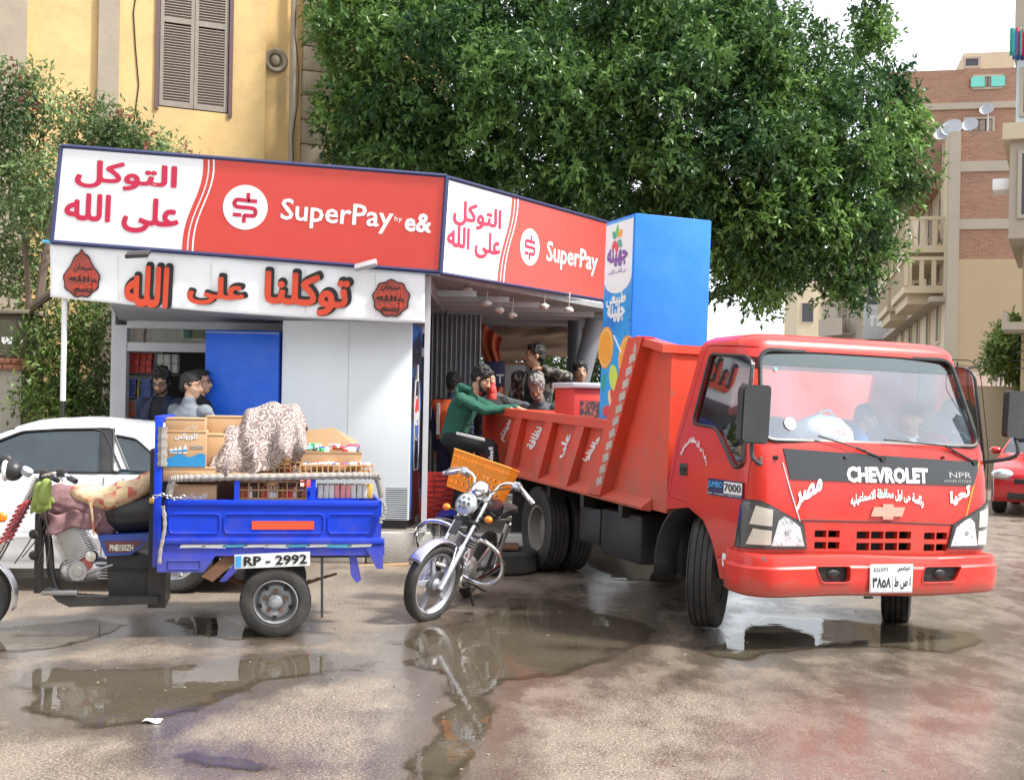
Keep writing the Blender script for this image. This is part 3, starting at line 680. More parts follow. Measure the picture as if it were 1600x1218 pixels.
for k in range(5):
    c = RH(1584 + k * 4, 62 + (k % 2) * 6, -.2)
    g = MB(); g.grid(lambda u, v: (c.x - .08 + u * .16, c.y + .03 * math.sin(u * 9 + k), c.z - .35 + v * .6 + .02 * math.sin(u * 7)), 6, 4)
    o = g.build('hanging_garment', mat('garment_%d' % k, CL[k], .9), label=['teal shirt', 'blue shirt', 'crimson cloth', 'dark navy trousers', 'green towel'][k] + ' hanging from the washing line top right', cat='laundry', group='laundry on the line'); o.matrix_world = RBf
    md = o.modifiers.new('s', 'SOLIDIFY'); md.thickness = .01; 
# low walls and railings behind the truck on the right
lw = thing('low_wall', 'low cream garden wall with white arched railing behind the truck', 'wall', frame(*P(1500, 640, 30).xy, 0))
MB().box(-.6, 5, 0, .25, 0, P(1500, 602, 30).z).build('masonry', CREAM, lw)
for k in range(16):
    c = .9 + k * .2; zr_ = P(1560, 602, 30).z
    t = MB(); t.tube([(c - .08, .1, zr_), (c - .08, .1, zr_ + .22), (c, .1, zr_ + .32), (c + .08, .1, zr_ + .22), (c + .08, .1, zr_)], .012, 5); t.build('railing_arch', WHITE, lw)
pk = thing('pink_wall', 'short pinkish plaster wall beside the tan building base', 'wall', frame(*P(1500, 640, 36).xy, 0)); MB().box(.0, 1.5, 0, .2, 0, P(1520, 582, 36).z).build('masonry', mat('pink_plaster', (.62, .48, .42), .8), pk)
rail2 = thing('iron_railing', 'dark iron railing standing behind the pinkish wall', 'railing', frame(*P(1548, 640, 34).xy, 0))
for k in range(12): MB().box(k * .12, k * .12 + .02, 0, .02, 1.9, 2.7).build('bar', BLACKM, rail2)
MB().box(-.02, 1.36, 0, .02, 2.7, 2.73).build('rail', BLACKM, rail2)
# hanging street wires
for k in range(5):
    a = P(1395 - k * 12, 505 + k * 9, 60); b_ = P(1600, 575 - k * 14, 28)
    MB().tube([a.lerp(b_, t / 12) - V(0, 0, math.sin(PI * t / 12) * (.7 + .2 * k)) for t in range(13)], .012, 4).build('street_wire', DARK, label='%s thin black wire sagging across the street on the right' % ['highest', 'second highest', 'middle', 'second lowest', 'lowest'][k], cat='wire', group='overhead wires')
# houses across the street behind the photographer (they show in the glass and the puddles)
BACK = mat('opposite_plaster', (.50, .42, .30), .85, var=.12, scale=.8, dirt=.4, dirtc=(.25, .2, .15))
for k, (x, y, w__, h__, m__, lb) in enumerate(((9, -13, 11, 11, BACK, 'cream house across the street seen only in reflections on the left'), (-3.5, -14, 11, 9, DIRTY, 'dusty house across the street mirrored in the windscreen'), (-17, -13, 12, 13, TAN, 'tan house across the street seen only in reflections on the right'))):
    house('opposite_house', lb, frame(x, y, 180), w__, 7, h__, m__, 3, 4)
# ================================================================== left pier and iron fence
pier = thing('gate_pier', 'weathered stone pier with brick cap at the left edge', 'pillar', frame(*P(15, 640, 14.5).xy, 0))
def PH(px, py): v = P(px, py, 14.5); return v.x - pier.matrix_world.translation.x, v.z
a = PH(-70, 690); b_ = PH(33, 578); MB().box(a[0], b_[0], 0, .7, 0, b_[1]).build('shaft', mat('pier_stone', (.42, .38, .31), .85, var=.25, bump=.5, dirt=.4), pier)
for r in range(2):
    for c in range(7):
        x0 = -.72 + c * .215 + (r % 2) * .1
        if x0 < .2: MB().box(x0, min(x0 + .205, .3), -.05, .7, b_[1] + r * .07, b_[1] + r * .07 + .062, b=.006).build('brick', BRICKRED, pier)
kb = thing('notice_case', 'dark wooden glazed case standing on the left pier', 'case', frame(*P(15, 640, 14.6).xy, 0)); a = PH(-70, 562); c = PH(42, 490)
MB().box(a[0], c[0], 0, .5, a[1], c[1], b=.01).build('case_body', mat('case_wood', (.08, .055, .035), .6), kb); MB().box(a[0] - .05, c[0] + .05, -.06, .55, c[1], c[1] + .05, b=.01).build('case_roof', mat('case_roof', (.2, .16, .12), .7), kb)
MB().box(a[0] + .08, c[0] - .12, -.012, -.002, a[1] + .07, c[1] - .07).build('pane', GLASS, kb)
MB().box(-.1, .02, -.03, -.014, a[1] + .2, a[1] + .28).build('notice', WHITEV, kb)
fe = thing('iron_fence', 'low dark iron fence rail behind the white pole', 'fence', frame(*P(105, 640, 15).xy, 0)); z_ = P(100, 600, 15).z
MB().box(-.7, .65, 0, .05, z_ - .025, z_ + .025).build('rail', BLACKM, fe); MB().box(-.7, .65, 0, .05, z_ - .7, z_ - .66).build('rail', BLACKM, fe)
for k in range(3): MB().box(-.68 + k * .62, -.65 + k * .62, .06, .09, .3, z_ + .05).build('bar', BLACKM, fe)
# ================================================================== the kiosk
class Panel:
    """flat panel in the world: origin a, u towards b, v up; px() reads where a photo point lies on it"""
    def __init__(s, a, b, d):
        s.a = Vector(a); s.u = (Vector(b) - s.a).normalized(); dv = Vector(d) - s.a; s.v = (dv - s.u * dv.dot(s.u)).normalized(); s.n = s.u.cross(s.v).normalized()
    def m(s, u, v, o=0.0): return s.a + s.u * u + s.v * v + s.n * o
    def px(s, x, y):
        o = Vector((0, 0, EYE)); d = P(x, y, 1.0) - o; t = (s.a - o).dot(s.n) / d.dot(s.n); q = o + d * t - s.a; return (q.dot(s.u), q.dot(s.v))
    def text(s, body, cx, cy, w_, h_, m, parent, **kw):
        a = s.px(cx - w_ / 2, cy); b = s.px(cx + w_ / 2, cy); c = s.px(cx, cy); t = s.px(cx, cy - h_ / 2); dw = abs(b[0] - a[0]) / 2; dh = abs(t[1] - c[1])
        return lettering(body, m, parent, s.m, c[0] - dw, c[1] - dh, c[0] + dw, c[1] + dh, **kw)
    def poly(s, pts): return [s.px(*p) for p in pts]
SIGNW = mat('sign_white', (.80, .80, .81), .3, var=.015, dirt=.06, dscale=1.5)
SIGNR = mat('sign_red', (.58, .06, .045), .32, var=.03, dirt=.06, dirtc=(.5, .2, .15))
PINK = mat('print_pink', (.50, .018, .06), .35, var=.02)
NAVY = mat('navy_frame', (.02, .025, .09), .5)
SKYB = mat('sky_blue_strip', (.12, .5, .75), .5, dirt=.3)
def super_sign(pn, cor, T, name, label, depth):
    t = thing(name, label, 'sign')
    q = pn.poly(cor)                      # bl, br, tr, tl
    MB().prism(q, pn.m, -depth, 0).build('sign_face', SIGNW, t)
    def along(a, b, k): return (a[0] + (b[0] - a[0]) * k, a[1] + (b[1] - a[1]) * k)
    def wave(off):
        top, bot = along(cor[3], cor[2], T['wt']), along(cor[0], cor[1], T['wb']); w_ = []
        for i in range(15):
            k = i / 14; x = bot[0] + (top[0] - bot[0]) * k; y = bot[1] + (top[1] - bot[1]) * k
            x += T['amp'] * math.sin(k * 2 * PI * .92 + PI) * -1 * (-1) + off + T['amp'] * .55 * math.sin(PI * k); w_.append((x, y))
        return w_
    rp = wave(0) + [along(cor[3], cor[2], .999), along(cor[0], cor[1], .999)]
    MB().prism(pn.poly(rp)[::-1], pn.m, .001, .003).build('red_panel', SIGNR, t)
    a = wave(-T['s'] * 1.4); b = wave(-T['s'] * .35); MB().prism(pn.poly(a + b[::-1])[::-1], pn.m, .001, .0025).build('wave_stripe', SIGNR, t)
    a = wave(T['s'] * .8); b = wave(T['s'] * 1.15); MB().prism(pn.poly(a + b[::-1])[::-1], pn.m, .0035, .005).build('wave_line', WHITEV, t)
    f = MB(); e = .022
    for (p0, p1) in ((q[0], q[1]), (q[1], q[2]), (q[2], q[3]), (q[3], q[0])): f.tube([pn.m(p0[0], p0[1], 0), pn.m(p1[0], p1[1], 0)], e, 4)
    f.build('sign_frame', NAVY, t, smooth=0)
    pn.text('التوكل', *T['t1'], PINK, t, arabic=True, bold=.03, keep=False); pn.text('على الله', *T['t2'], PINK, t, arabic=True, bold=.03, keep=False)
    c = pn.px(*T['c']); r = abs(pn.px(T['c'][0], T['c'][1] - T['cr'])[1] - c[1])
    MB().prism(circ(c[0], c[1], r, 40), pn.m, .003, .006).build('logo_disc', WHITEV, t)
    g = MB(); k = r / 1.0
    def st(pts, w_=.085):   # logo strokes: a dollar-like S with bars
        pts = smooth_path([V(c[0] + x * k, c[1] + y * k, 0) for x, y in pts], 5) if len(pts) > 2 else [V(c[0] + x * k, c[1] + y * k, 0) for x, y in pts]
        for i in range(len(pts) - 1):
            d = (pts[i + 1] - pts[i]); nrm = V(-d.y, d.x, 0).normalized() * w_ * k; e_ = d.normalized() * w_ * k * .35
            a_, b_ = pts[i] - e_, pts[i + 1] + e_
            g.prism([(a_.x - nrm.x, a_.y - nrm.y), (b_.x - nrm.x, b_.y - nrm.y), (b_.x + nrm.x, b_.y + nrm.y), (a_.x + nrm.x, a_.y + nrm.y)], pn.m, .0065 + (i % 3) * .0004, .009 + (i % 3) * .0004)
    st([(.12, .30), (-.22, .32), (-.42, .30), (-.5, .16), (-.42, .02), (-.2, -.01), (.2, -.01), (.42, -.06), (.48, -.2), (.42, -.34), (.2, -.36), (0, -.36)]); st([(.1, .62), (.1, .3)]); st([(.12, .3), (.48, .3)]); st([(-.5, -.36), (-.18, -.36)]); st([(-.02, -.36), (-.02, -.66)])
    g.build('logo_mark', PINK, t, smooth=0)
    pn.text('SuperPay', *T['sp'], WHITEV, t, bold=.015, keep=False, off=.004)
    if 'by' in T: pn.text('by', *T['by'], WHITEV, t, keep=False, off=.004); pn.text('e&', *T['e'], WHITEV, t, bold=.03, keep=False, off=.004)
    return t
S1 = Panel(P(80, 378, 12.15), P(687, 425, 12.15), P(92, 228, 12.15))
super_sign(S1, [(80, 378), (687, 425), (697, 275), (95, 228)], dict(wt=.38, wb=.352, amp=6, s=7, t1=(197, 276, 160, 44), t2=(190, 334, 180, 56), c=(383, 324), cr=35, sp=(526, 338, 176, 44), by=(622, 343, 12, 10), e=(653, 348, 42, 30)),
           'shop_sign', 'long tilted red and white shop sign box above the banner', .22)
S2 = Panel(P(687, 427, 12.2), P(937, 468, 15.0), P(697, 277, 12.2))
super_sign(S2, [(688, 427), (960, 472), (961, 351), (698, 277)], dict(wt=.40, wb=.345, amp=3, s=4, t1=(746, 339, 76, 40), t2=(741, 380, 84, 44), c=(827, 386), cr=29, sp=(894, 405, 80, 40)),
           'shop_sign', 'shorter red and white shop sign box running back behind the blue cooler', .2)
# cloth banner
BAN = Panel(P(78, 464, 12.18), P(663, 505, 12.18), P(78, 379, 12.18))
ban = thing('banner', 'white vinyl banner with large red Arabic letters below the long sign', 'banner')
bt = [BAN.px(78, 379), BAN.px(664, 419)]; bb_ = [BAN.px(78, 464), BAN.px(300, 484), BAN.px(663, 505)]
def banf(u, v):
    top = (bt[0][0] + (bt[1][0] - bt[0][0]) * u, bt[0][1] + (bt[1][1] - bt[0][1]) * u)
    bx = bb_[0][0] + (bb_[2][0] - bb_[0][0]) * u; by = bb_[0][1] + (bb_[2][1] - bb_[0][1]) * u - .03 * math.sin(PI * u)
    x = bx + (top[0] - bx) * v; y = by + (top[1] - by) * v
    return BAN.m(x, y, -.008 + .005 * math.sin(x * 7 + y * 5) + .008 * noise.noise(Vector((x * 1.6 + y * 2.2, y * 3, 1))) + .006 * noise.noise(Vector((x * 6, y * 9 + x * 4, 4))))
bm_ = MB().grid(banf, 110, 18).build('banner_sheet', WHITEV, ban, smooth=180); md = bm_.modifiers.new('s', 'SOLIDIFY'); md.thickness = .004; md.offset = -1
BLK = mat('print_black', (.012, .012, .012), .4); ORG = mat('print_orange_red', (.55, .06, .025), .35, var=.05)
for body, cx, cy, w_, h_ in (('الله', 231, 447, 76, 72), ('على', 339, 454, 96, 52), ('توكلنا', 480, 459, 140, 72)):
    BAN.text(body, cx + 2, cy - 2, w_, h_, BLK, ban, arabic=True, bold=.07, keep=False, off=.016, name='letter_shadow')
    BAN.text(body, cx - 1, cy + 1, w_ - 7, h_ - 7, ORG, ban, arabic=True, bold=.034, keep=False, off=.021)
SEAM = mat('print_seam', (.42, .40, .40), .6)
for sx in (185, 330, 477, 587): q0, q1 = BAN.px(sx, 388 + (sx - 78) * .07), BAN.px(sx, 464 + (sx - 78) * .066); MB().prism([(q1[0] - .002, q1[1] + .01), (q1[0] + .002, q1[1] + .01), (q0[0] + .002, q0[1] - .03), (q0[0] - .002, q0[1] - .03)], BAN.m, .013, .0145).build('seam', SEAM, ban)
DRED = mat('medallion_red', (.30, .05, .035), .6, var=.4, scale=14)
def medal(cx, cy, r, tip, name):
    pts = []
    for i in range(40):
        a = -PI / 2 + 2 * PI * i / 40; rr = r * (1 + .05 * math.sin(a * 9)); x, y = math.cos(a) * rr, math.sin(a) * rr
        if tip and y > .1 * r: k = (y - .1 * r) / (.9 * r); x *= (1 - .55 * k); y += r * .55 * k
        pts.append((cx + x, cy - y))
    MB().prism(BAN.poly(pts), BAN.m, .014, .018).build(name, BLK, ban)
    q = [(cx + (x - cx) * .93, cy + (y - cy) * .93) for x, y in pts]; MB().prism(BAN.poly(q), BAN.m, .0185, .0205).build(name, DRED, ban)
    for k in range(5): BAN.text(['سبحان', 'الحمد', 'والله', 'اكبر', 'بسم'][k], cx + random.uniform(-3, 3), cy - r * .6 + k * r * .32, r * (1.0 + .5 * math.sin(k * .8)), r * .42, [BLK, ORG][k % 2], ban, arabic=True, bold=.02, keep=False, off=.0215 + .001 * k)
medal(128, 436, 29, True, 'teardrop_medallion'); medal(611, 466, 29, False, 'round_medallion')
a, b_ = P(66, 377, 12.16), P(687, 427, 12.16)
st = MB().tube([a, b_], .016, 5).build('blue_trim', SKYB, label='thin light blue strip between the long sign and banner', cat='trim strip')
for (x, y, wd, rot, lb) in ((215, 397, .2, 0, 'black flood lamp on the banner above the left medallion'), (571, 414, .2, -20, 'grey flood lamp at the right end of the banner top')):
    t = thing('flood_lamp', lb, 'lamp', Matrix.Translation(P(x, y, 11.95)) @ Matrix.Rotation(R(rot * .6 - 4), 4, 'Y'), group='flood lamps on the banner')
    MB().box(-.11, .11, -.07, .07, -.018, .018, b=.008, M=Matrix.Rotation(R(25), 4, 'X')).build('lamp_head', GREYM if rot else BLACKM, t); MB().box(-.09, .09, -.055, .055, -.026, -.02, M=Matrix.Rotation(R(25), 4, 'X')).build('lamp_glass', WHITE, t); MB().tube([(0, .05, 0), (.02, .25, .02)], .012, 6).build('bracket', BLACKM, t)
pole = thing('awning_pole', 'thin white pole holding up the left end of the banner', 'pole'); z0 = P(99, 650, 12.3).z
x_ = P(99, 560, 12.25).x; MB().cyl((x_, 12.25, z0 + .15), (x_, 12.25, P(98, 460, 12.25).z), .027).build('upper_tube', WHITE, pole); MB().cyl((x_, 12.25, .0), (x_, 12.25, z0 + .148), .022).build('lower_tube', BLACKM, pole)
# kiosk body
ki = thing('kiosk', 'white framed glazed street kiosk with grey roof under the signs', 'kiosk')
FY = 13.6
xl = P(180, 600, FY).x; xr_ = P(668, 600, FY).x; zt = P(190, 508, FY).z; ztr = P(190, 541, FY).z
WF = mat('aluminium_frame', (.62, .63, .66), .35, var=.05, dirt=.2)
f = MB(); f.box(xl, xl + .13, FY - .06, FY + .06, KZ, zt); f.box(xl + .13, xr_, FY - .06, FY + .06, zt - .03, zt + .05); f.box(xl + .13, xr_, FY - .05, FY + .05, ztr - .05, ztr + .045)
f.box(xl + .13, xr_, FY - .05, FY + .05, KZ, KZ + .35)
for k in (1.15, 2.1): f.box(xl + k, xl + k + .06, FY - .045, FY + .045, KZ + .35, ztr - .05)
f.build('front_frame', WF, ki)
MB().box(xl + .13, xl + 1.15, FY - .005, FY + .003, ztr + .045, zt - .03).build('pane', GLASS, ki)
MB().box(xl - .04, xl, FY - .05, 17, KZ, zt + .3).build('side_wall', WF, ki)
MB().box(xl, xr_, 15.4, 15.5, KZ, zt + .3).build('back_wall', mat('shop_back', (.10, .095, .09), .8), ki)
# soffit under the signs, ribbed
sf = MB(); a = P(170, 478, 12.4); 
sf.hexa([P(172, 476, 12.3), P(660, 500, 12.3), V(xr_, FY + .1, zt + .05), V(xl, FY + .1, zt + .05), P(172, 470, 12.3), P(660, 494, 12.3), V(xr_, FY + .1, zt + .12), V(xl, FY + .1, zt + .12)])
sf.build('soffit', GREYM, ki)
for k in range(22):
    x0 = a.x + k * .15; MB().box(x0, x0 + .02, 12.45, FY, zt + .035, zt + .05).build('soffit_rib', GREYM, ki) if False else None
ROOFM = mat('kiosk_roof', (.30, .31, .32), .6, dirt=.5)
zr = P(668, 432, 12.4).z
MB().box(xl - .2, P(672, 400, 12.45).x, 12.45, 17.2, zt + .32, zr + .1).build('roof', ROOFM, ki)
rf = MB(); p0 = P(670, 431, 12.45); p1 = P(960, 474, 15.2)
rf.hexa([V(p0.x, 12.45, p0.z), V(p1.x, p1.y, p0.z - .1), V(p1.x + .6, 18, p0.z - .15), V(p0.x, 18, p0.z - .1), V(p0.x, 12.45, p0.z + .06), V(p1.x, p1.y, p0.z - .04), V(p1.x + .6, 18, p0.z - .09), V(p0.x, 18, p0.z - .04)])
rf.build('canopy_roof', ROOFM, ki)
for k in range(9):
    y = 12.9 + k * .55; MB().box(p0.x + .05, p0.x + .15 + (y - 12.4) * .62, y, y + .05, p0.z - .16 - k * .006, p0.z - .10 - k * .006).build('roof_joist', GREYM, ki)
lp = P(665, 600, 12.42); MB().box(lp.x - .02, lp.x + .03, 12.4, 12.46, KZ, zr).build('front_post', WF, ki)
if 0: MB().box(lp.x - .0, lp.x + .05, 12.62, 12.68, KZ, zr - .7).build('dark_post', BLACKM, ki)
# corrugated sheet wall
ya = 15.4; x0 = P(668, 600, ya).x; x1 = P(750, 600, ya).x; cg = MB(); n = 60
cg.grid(lambda u, v: (x0 + (x1 - x0) * u, ya + .02 * math.sin(u * 2 * PI * 11), KZ + (zr - KZ) * v), n * 2, 1)
cg.build('corrugated_sheet', mat('galvanised', (.30, .31, .33), .45, .4, dirt=.5), ki, smooth=180)
# tarpaulin hanging at the back
TARP = mat('tarpaulin', (.36, .25, .19), .8, var=.2, scale=3, dirt=.4, dirtc=(.5, .38, .3), dscale=4)
y2 = 16.8; a = P(748, 505, y2); b_ = P(960, 562, y2)
tp = MB(); tp.grid(lambda u, v: (a.x + (b_.x - a.x) * u, y2 + .05 * math.sin(v * 14 + u * 3) + .06 * noise.noise(Vector((u * 5, v * 7, 2))), b_.z + (a.z - b_.z) * v - .04 * math.sin(u * 7) + .03 * noise.noise(Vector((u * 9, 3, v * 3)))), 50, 16)
tpo = tp.build('tarpaulin', TARP, smooth=180, label='faded brown tarpaulin hung across the back of the open bay', cat='tarpaulin')
tp = MB(); a = P(752, 545, 16.4); 
tp.grid(lambda u, v: (a.x + .28 * u + .05 * math.sin(v * 6), 16.4 + .06 * math.sin(u * 14 + v * 2), a.z - .75 * (1 - v) + .35 - .2 * u), 24, 14)
tp.build('orange_cloth', mat('orange_cloth', (.55, .13, .06), .85, var=.3), smooth=180, label='orange red cloth bunched at the left end of the tarpaulin', cat='cloth')
c = P(897, 540, 16.0); MB().cyl((c.x, c.y, KZ - .3), (c.x, c.y, zr), .09, seg=20).build('round_column', mat('dark_column', (.09, .10, .12), .5), label='dark round upright column behind the men at the truck', cat='column')
c = P(930, 500, 15.6); e = P(905, 600, 15.6); MB().cyl(e, c, .12, seg=20).build('leaning_column', mat('grey_column', (.17, .18, .20), .5), label='grey leaning pipe column beside the blue cooler', cat='column')
# dangling plastic under the canopy
for k, (x, y) in enumerate(((731, 452), (760, 474), (779, 484), (800, 492), (850, 478), (888, 484))):
    c = P(x, y, 13.2 + k * .2); s = MB()
    s.sph((0, 0, 0), (.055, .05, .035), 12, 8); 
    s.v = [v + V(*[.018 * noise.noise(v * 22 + V(k, j * 3, 0)) for j in range(3)]) for v in s.v]; s.tube([(0, 0, .02), (.01, 0, .2)], .006, 5)
    o = s.build('hanging_bag', mat('plastic_bag', (.5, .48, .44), .5), smooth=180, label='crumpled pale plastic knot under the canopy, %s from the left' % ['first', 'second', 'third', 'fourth', 'fifth', 'sixth'][k], cat='plastic bag', group='plastic knots under the canopy'); o.location = c
# shelf stock behind the glass
shl = thing('shop_shelves', 'dark shop shelving behind the kiosk window on the left', 'shelves')
ys_ = 13.8
for py in (532, 583, 621, 652): MB().box(xl + .1, xl + 1.6, ys_ - .05, ys_ + .3, P(200, py, ys_).z - .02, P(200, py, ys_).z).build('shelf_board', BLACKM, shl)
BOXC = dict(red=(.55, .05, .04), yellow=(.72, .5, .05), green=(.05, .35, .14), blue=(.06, .12, .38), white=(.6, .62, .58), orange=(.6, .16, .05))
for k_, c_ in BOXC.items(): mat('carton_' + k_, c_, .45, var=.25, scale=25)
def stock(x0, x1, ytop, ybot, nc, nr, c, where, y=13.76):
    a, b_ = P(x0, ybot, y), P(x1, ytop, y); w_ = (b_.x - a.x) / nc; h_ = (b_.z - a.z) / nr
    me = MB().box(.004, w_ - .004, 0, .1, .002, h_ - .004, b=.003).mesh('carton', [MATS['carton_' + c]]); 
    ord_ = ['leftmost', 'second', 'third', 'fourth', 'fifth', 'sixth', 'seventh']
    for i in range(nc):
        for j in range(nr):
            o = link_mesh('shelf_carton', me, label='small %s carton, %s in %s row%s of the %s' % (c, ord_[i] + ('' if i == 0 else ' from left'), ['bottom', 'second', 'third', 'fourth'][j] if nr > 1 else 'the only', '', where), cat='carton', group='%s cartons on the %s' % (c, where))
            o.matrix_world = Matrix.Translation((a.x + i * w_, y + random.uniform(-.02, .02), a.z + j * h_))
stock(197, 233, 512, 531, 3, 2, 'red', 'top kiosk shelf'); stock(277, 297, 514, 531, 1, 1, 'green', 'top kiosk shelf'); stock(299, 318, 514, 531, 1, 1, 'yellow', 'top kiosk shelf')
stock(198, 237, 551, 582, 4, 3, 'red', 'second kiosk shelf'); stock(245, 277, 553, 582, 3, 2, 'white', 'second kiosk shelf'); stock(198, 212, 592, 620, 1, 4, 'blue', 'third kiosk shelf'); stock(218, 236, 592, 620, 1, 4, 'blue', 'third shelf behind the man'); stock(196, 214, 626, 651, 1, 2, 'orange', 'lowest kiosk shelf'); stock(213, 217, 592, 620, 1, 2, 'yellow', 'third kiosk shelf')
# stuff stacked in the open bay
rc = thing('red_crate', 'red plastic drinks crate on the pavement behind the green hooded man', 'crate', Matrix.Translation(P(685, 800, 13.6)))
s = MB(); 
for i in range(5): s.box(-.2, .2, -.15, -.13, -.14 + i * .06, -.14 + i * .06 + .035)
for i in range(4): s.box(-.2 + i * .127, -.18 + i * .127, -.155, -.128, -.14, .14)
s.box(-.2, -.18, -.13, .15, -.14, .14); s.box(.18, .2, -.13, .15, -.14, .14); s.box(-.18, .18, .13, .15, -.14, .14); s.build('crate_wall', MATS['carton_red'], rc)
r2 = copy_tree(rc, None, Matrix.Translation(P(685, 800, 13.6) + V(.02, 0, .29)), 'second red drinks crate stacked on top of the lower one')
r3 = copy_tree(rc, None, Matrix.Translation(P(745, 620, 14.6)), 'red crate standing high behind the men at the back of the bay')
for r_ in (rc, r2, r3): r_['group'] = 'red drinks crates'
os_ = thing('menu_board', 'dark board with white letters behind the two men', 'sign', Matrix.Translation(P(772, 584, 15.8))); MB().box(-.13, .13, 0, .05, -.16, .16, b=.01).build('board', NAVY, os_)
lettering('OT', WHITEV, os_, lambda u, v, o: V(u, -o, v), -.1, -.12, .12, .0, bold=.02)
bx = thing('metal_cabinet', 'small rusty framed cabinet behind the man in camouflage jacket', 'cabinet', Matrix.Translation(P(806, 590, 15.9)))
MB().box(-.16, .16, 0, .25, -.25, .2, b=.01).build('cabinet_body', GREYM, bx)
f = MB(); f.box(-.17, .17, -.02, 0, .17, .2); f.box(-.17, -.14, -.02, 0, -.25, .17); f.box(.14, .17, -.02, 0, -.25, .17); f.build('cabinet_frame', BRICKRED, bx)
# -------------------------------------------------- fridges
BLUE = mat('fridge_blue', (.006, .11, .66), .35, var=.08, scale=2, dirt=.25, dirtc=(.15, .25, .6), dscale=4)
PALE = mat('fridge_white', (.80, .86, .88), .4, var=.03, scale=1.5, dirt=.12, dirtc=(.45, .5, .5), dscale=2)
yb_ = 12.75; a, b_ = P(318, 655, yb_), P(436, 517, yb_)
bf = thing('blue_fridge', 'plain bright blue refrigerator back standing left of the white one', 'refrigerator', Matrix.Translation((a.x, yb_, KZ)))
MB().box(0, b_.x - a.x, 0, .62, .06, b_.z - KZ, b=.012).build('cabinet', BLUE, bf); MB().box(.04, b_.x - a.x - .04, .03, .58, 0, .06).build('base', BLACKM, bf)
MB().box(.0, b_.x - a.x, -.006, -.001, b_.z - KZ - .03, b_.z - KZ - .02).build('seam', GREYM, bf)
yw = 12.72; a, b_ = P(433, 835, yw), P(645, 516, yw); W_, H_ = b_.x - a.x, b_.z - a.z
wf = thing('drinks_fridge', 'tall pale double door drinks refrigerator seen from behind with branded blue front edge', 'refrigerator', frame(a.x, yw + .06, -4.5, KZ))
wf['label'] = 'tall pale wide drinks refrigerator turned with its back to the street'
MB().box(0, W_, 0, .66, .09, H_, b=.012).build('cabinet', PALE, wf); MB().box(.03, W_ - .03, .03, .6, 0, .088).build('base', BLACKM, wf)
MB().box(W_ * .515, W_ * .515 + .004, -.0015, .0, .1, H_ - .02).build('seam', GREYM, wf)
gx0, gx1 = W_ - .24, W_ - .02; g = MB()
MB().box(gx0, gx1, -.003, .0, .1, .42).build('grille_back', DARK, wf)
for k in range(15): MB().box(gx0, gx1, -.012, -.004, .11 + k * .021, .119 + k * .021).build('grille_slat', PALE, wf)
# its printed side faces right
Ms = lambda u, v, o=0.0: V(W_ + o, u, v)
def pepsi_mat():
    m, nt, b = nodes_of('printed_can_side'); N = nt.nodes.new; L = nt.links.new
    tc = N('ShaderNodeTexCoord'); n = N('ShaderNodeTexNoise'); n.inputs['Scale'].default_value = 3.5; n.inputs['Detail'].default_value = 5; L(tc.outputs['Object'], n.inputs[0])
    r = N('ShaderNodeValToRGB'); e = r.color_ramp.elements; e[0].position = .46; e[0].color = (.012, .015, .035, 1); e[1].position = .56; e[1].color = (.02, .14, .5, 1); L(n.outputs['Fac'], r.inputs[0]); L(r.outputs[0], b.inputs['Base Color']); b.inputs['Roughness'].default_value = .3; return m
MB().box(W_, W_ + .004, .02, .64, .1, H_ - .01).build('printed_side', pepsi_mat(), wf)
MB().box(W_ + .004, W_ + .006, .12, .55, .14, H_ - .3).build('dark_print', mat('print_dark', (.02, .02, .028), .35), wf)
cn = [(.22, H_ * .28), (.46, H_ * .28), (.5, H_ * .36), (.5, H_ * .62), (.44, H_ * .72), (.24, H_ * .72), (.18, H_ * .62), (.18, H_ * .36)]
MB().tube([Ms(y, z, .008) for y, z in cn], .006, 5, closed=True).build('can_outline', WHITEV, wf)
MB().prism([(.19, H_ * .36), (.49, H_ * .36), (.49, H_ * .62), (.19, H_ * .62)], lambda u, v, o: Ms(u, v, o), .006, .0075).build('can_body', NAVY, wf)
cy, cz, rr = .34, H_ * .535, .14; zs = 1.55
up = [(cy + rr * math.cos(t), cz + rr * zs * math.sin(t)) for t in np.linspace(.25, PI + .1, 14)] + [(cy - .05, cz + .02), (cy + .05, cz + .09)]
lo = [(cy + rr * math.cos(t), cz + rr * zs * math.sin(t)) for t in np.linspace(PI + .3, 2 * PI + .05, 14)] + [(cy + .05, cz - .01), (cy - .05, cz - .07)]
MB().prism(circ(cy, cz, rr * 1.08, 24, rr * zs * 1.08), Ms, .0077, .009).build('globe_ring', WHITEV, wf)
MB().prism(up, Ms, .0092, .0105).build('globe_red', MATS['carton_red'], wf); MB().prism(lo, Ms, .0092, .0105).build('globe_blue', MATS['carton_blue'], wf)
lettering('PEPSI', WHITEV, wf, lambda u, v, o: Ms(u, v, o), .2, cz - rr * zs * .35, .48, cz + .06, bold=.03, keep=False, off=.011)
MB().tube([Ms(.34, H_ * .72, .01), Ms(.34, H_ * .8, .01)], .012, 6).build('straw_print', WHITEV, wf)
# leftovers at the kerb
MB().tube([P(536, 886, 12.3), P(638, 882, 12.3)], .022, 7).build('wooden_stick', WOOD, label='pale wooden stick lying at the foot of the kerb', cat='stick')
MB().box(0, .62, 0, .35, 0, .3, b=.03).build('kerb_block', KS, label='big pale stone block in front of the kerb by the fridge', cat='stone block').matrix_world = Matrix.Translation(V(G(598, 872).x, G(598, 872).y - .25, .0))
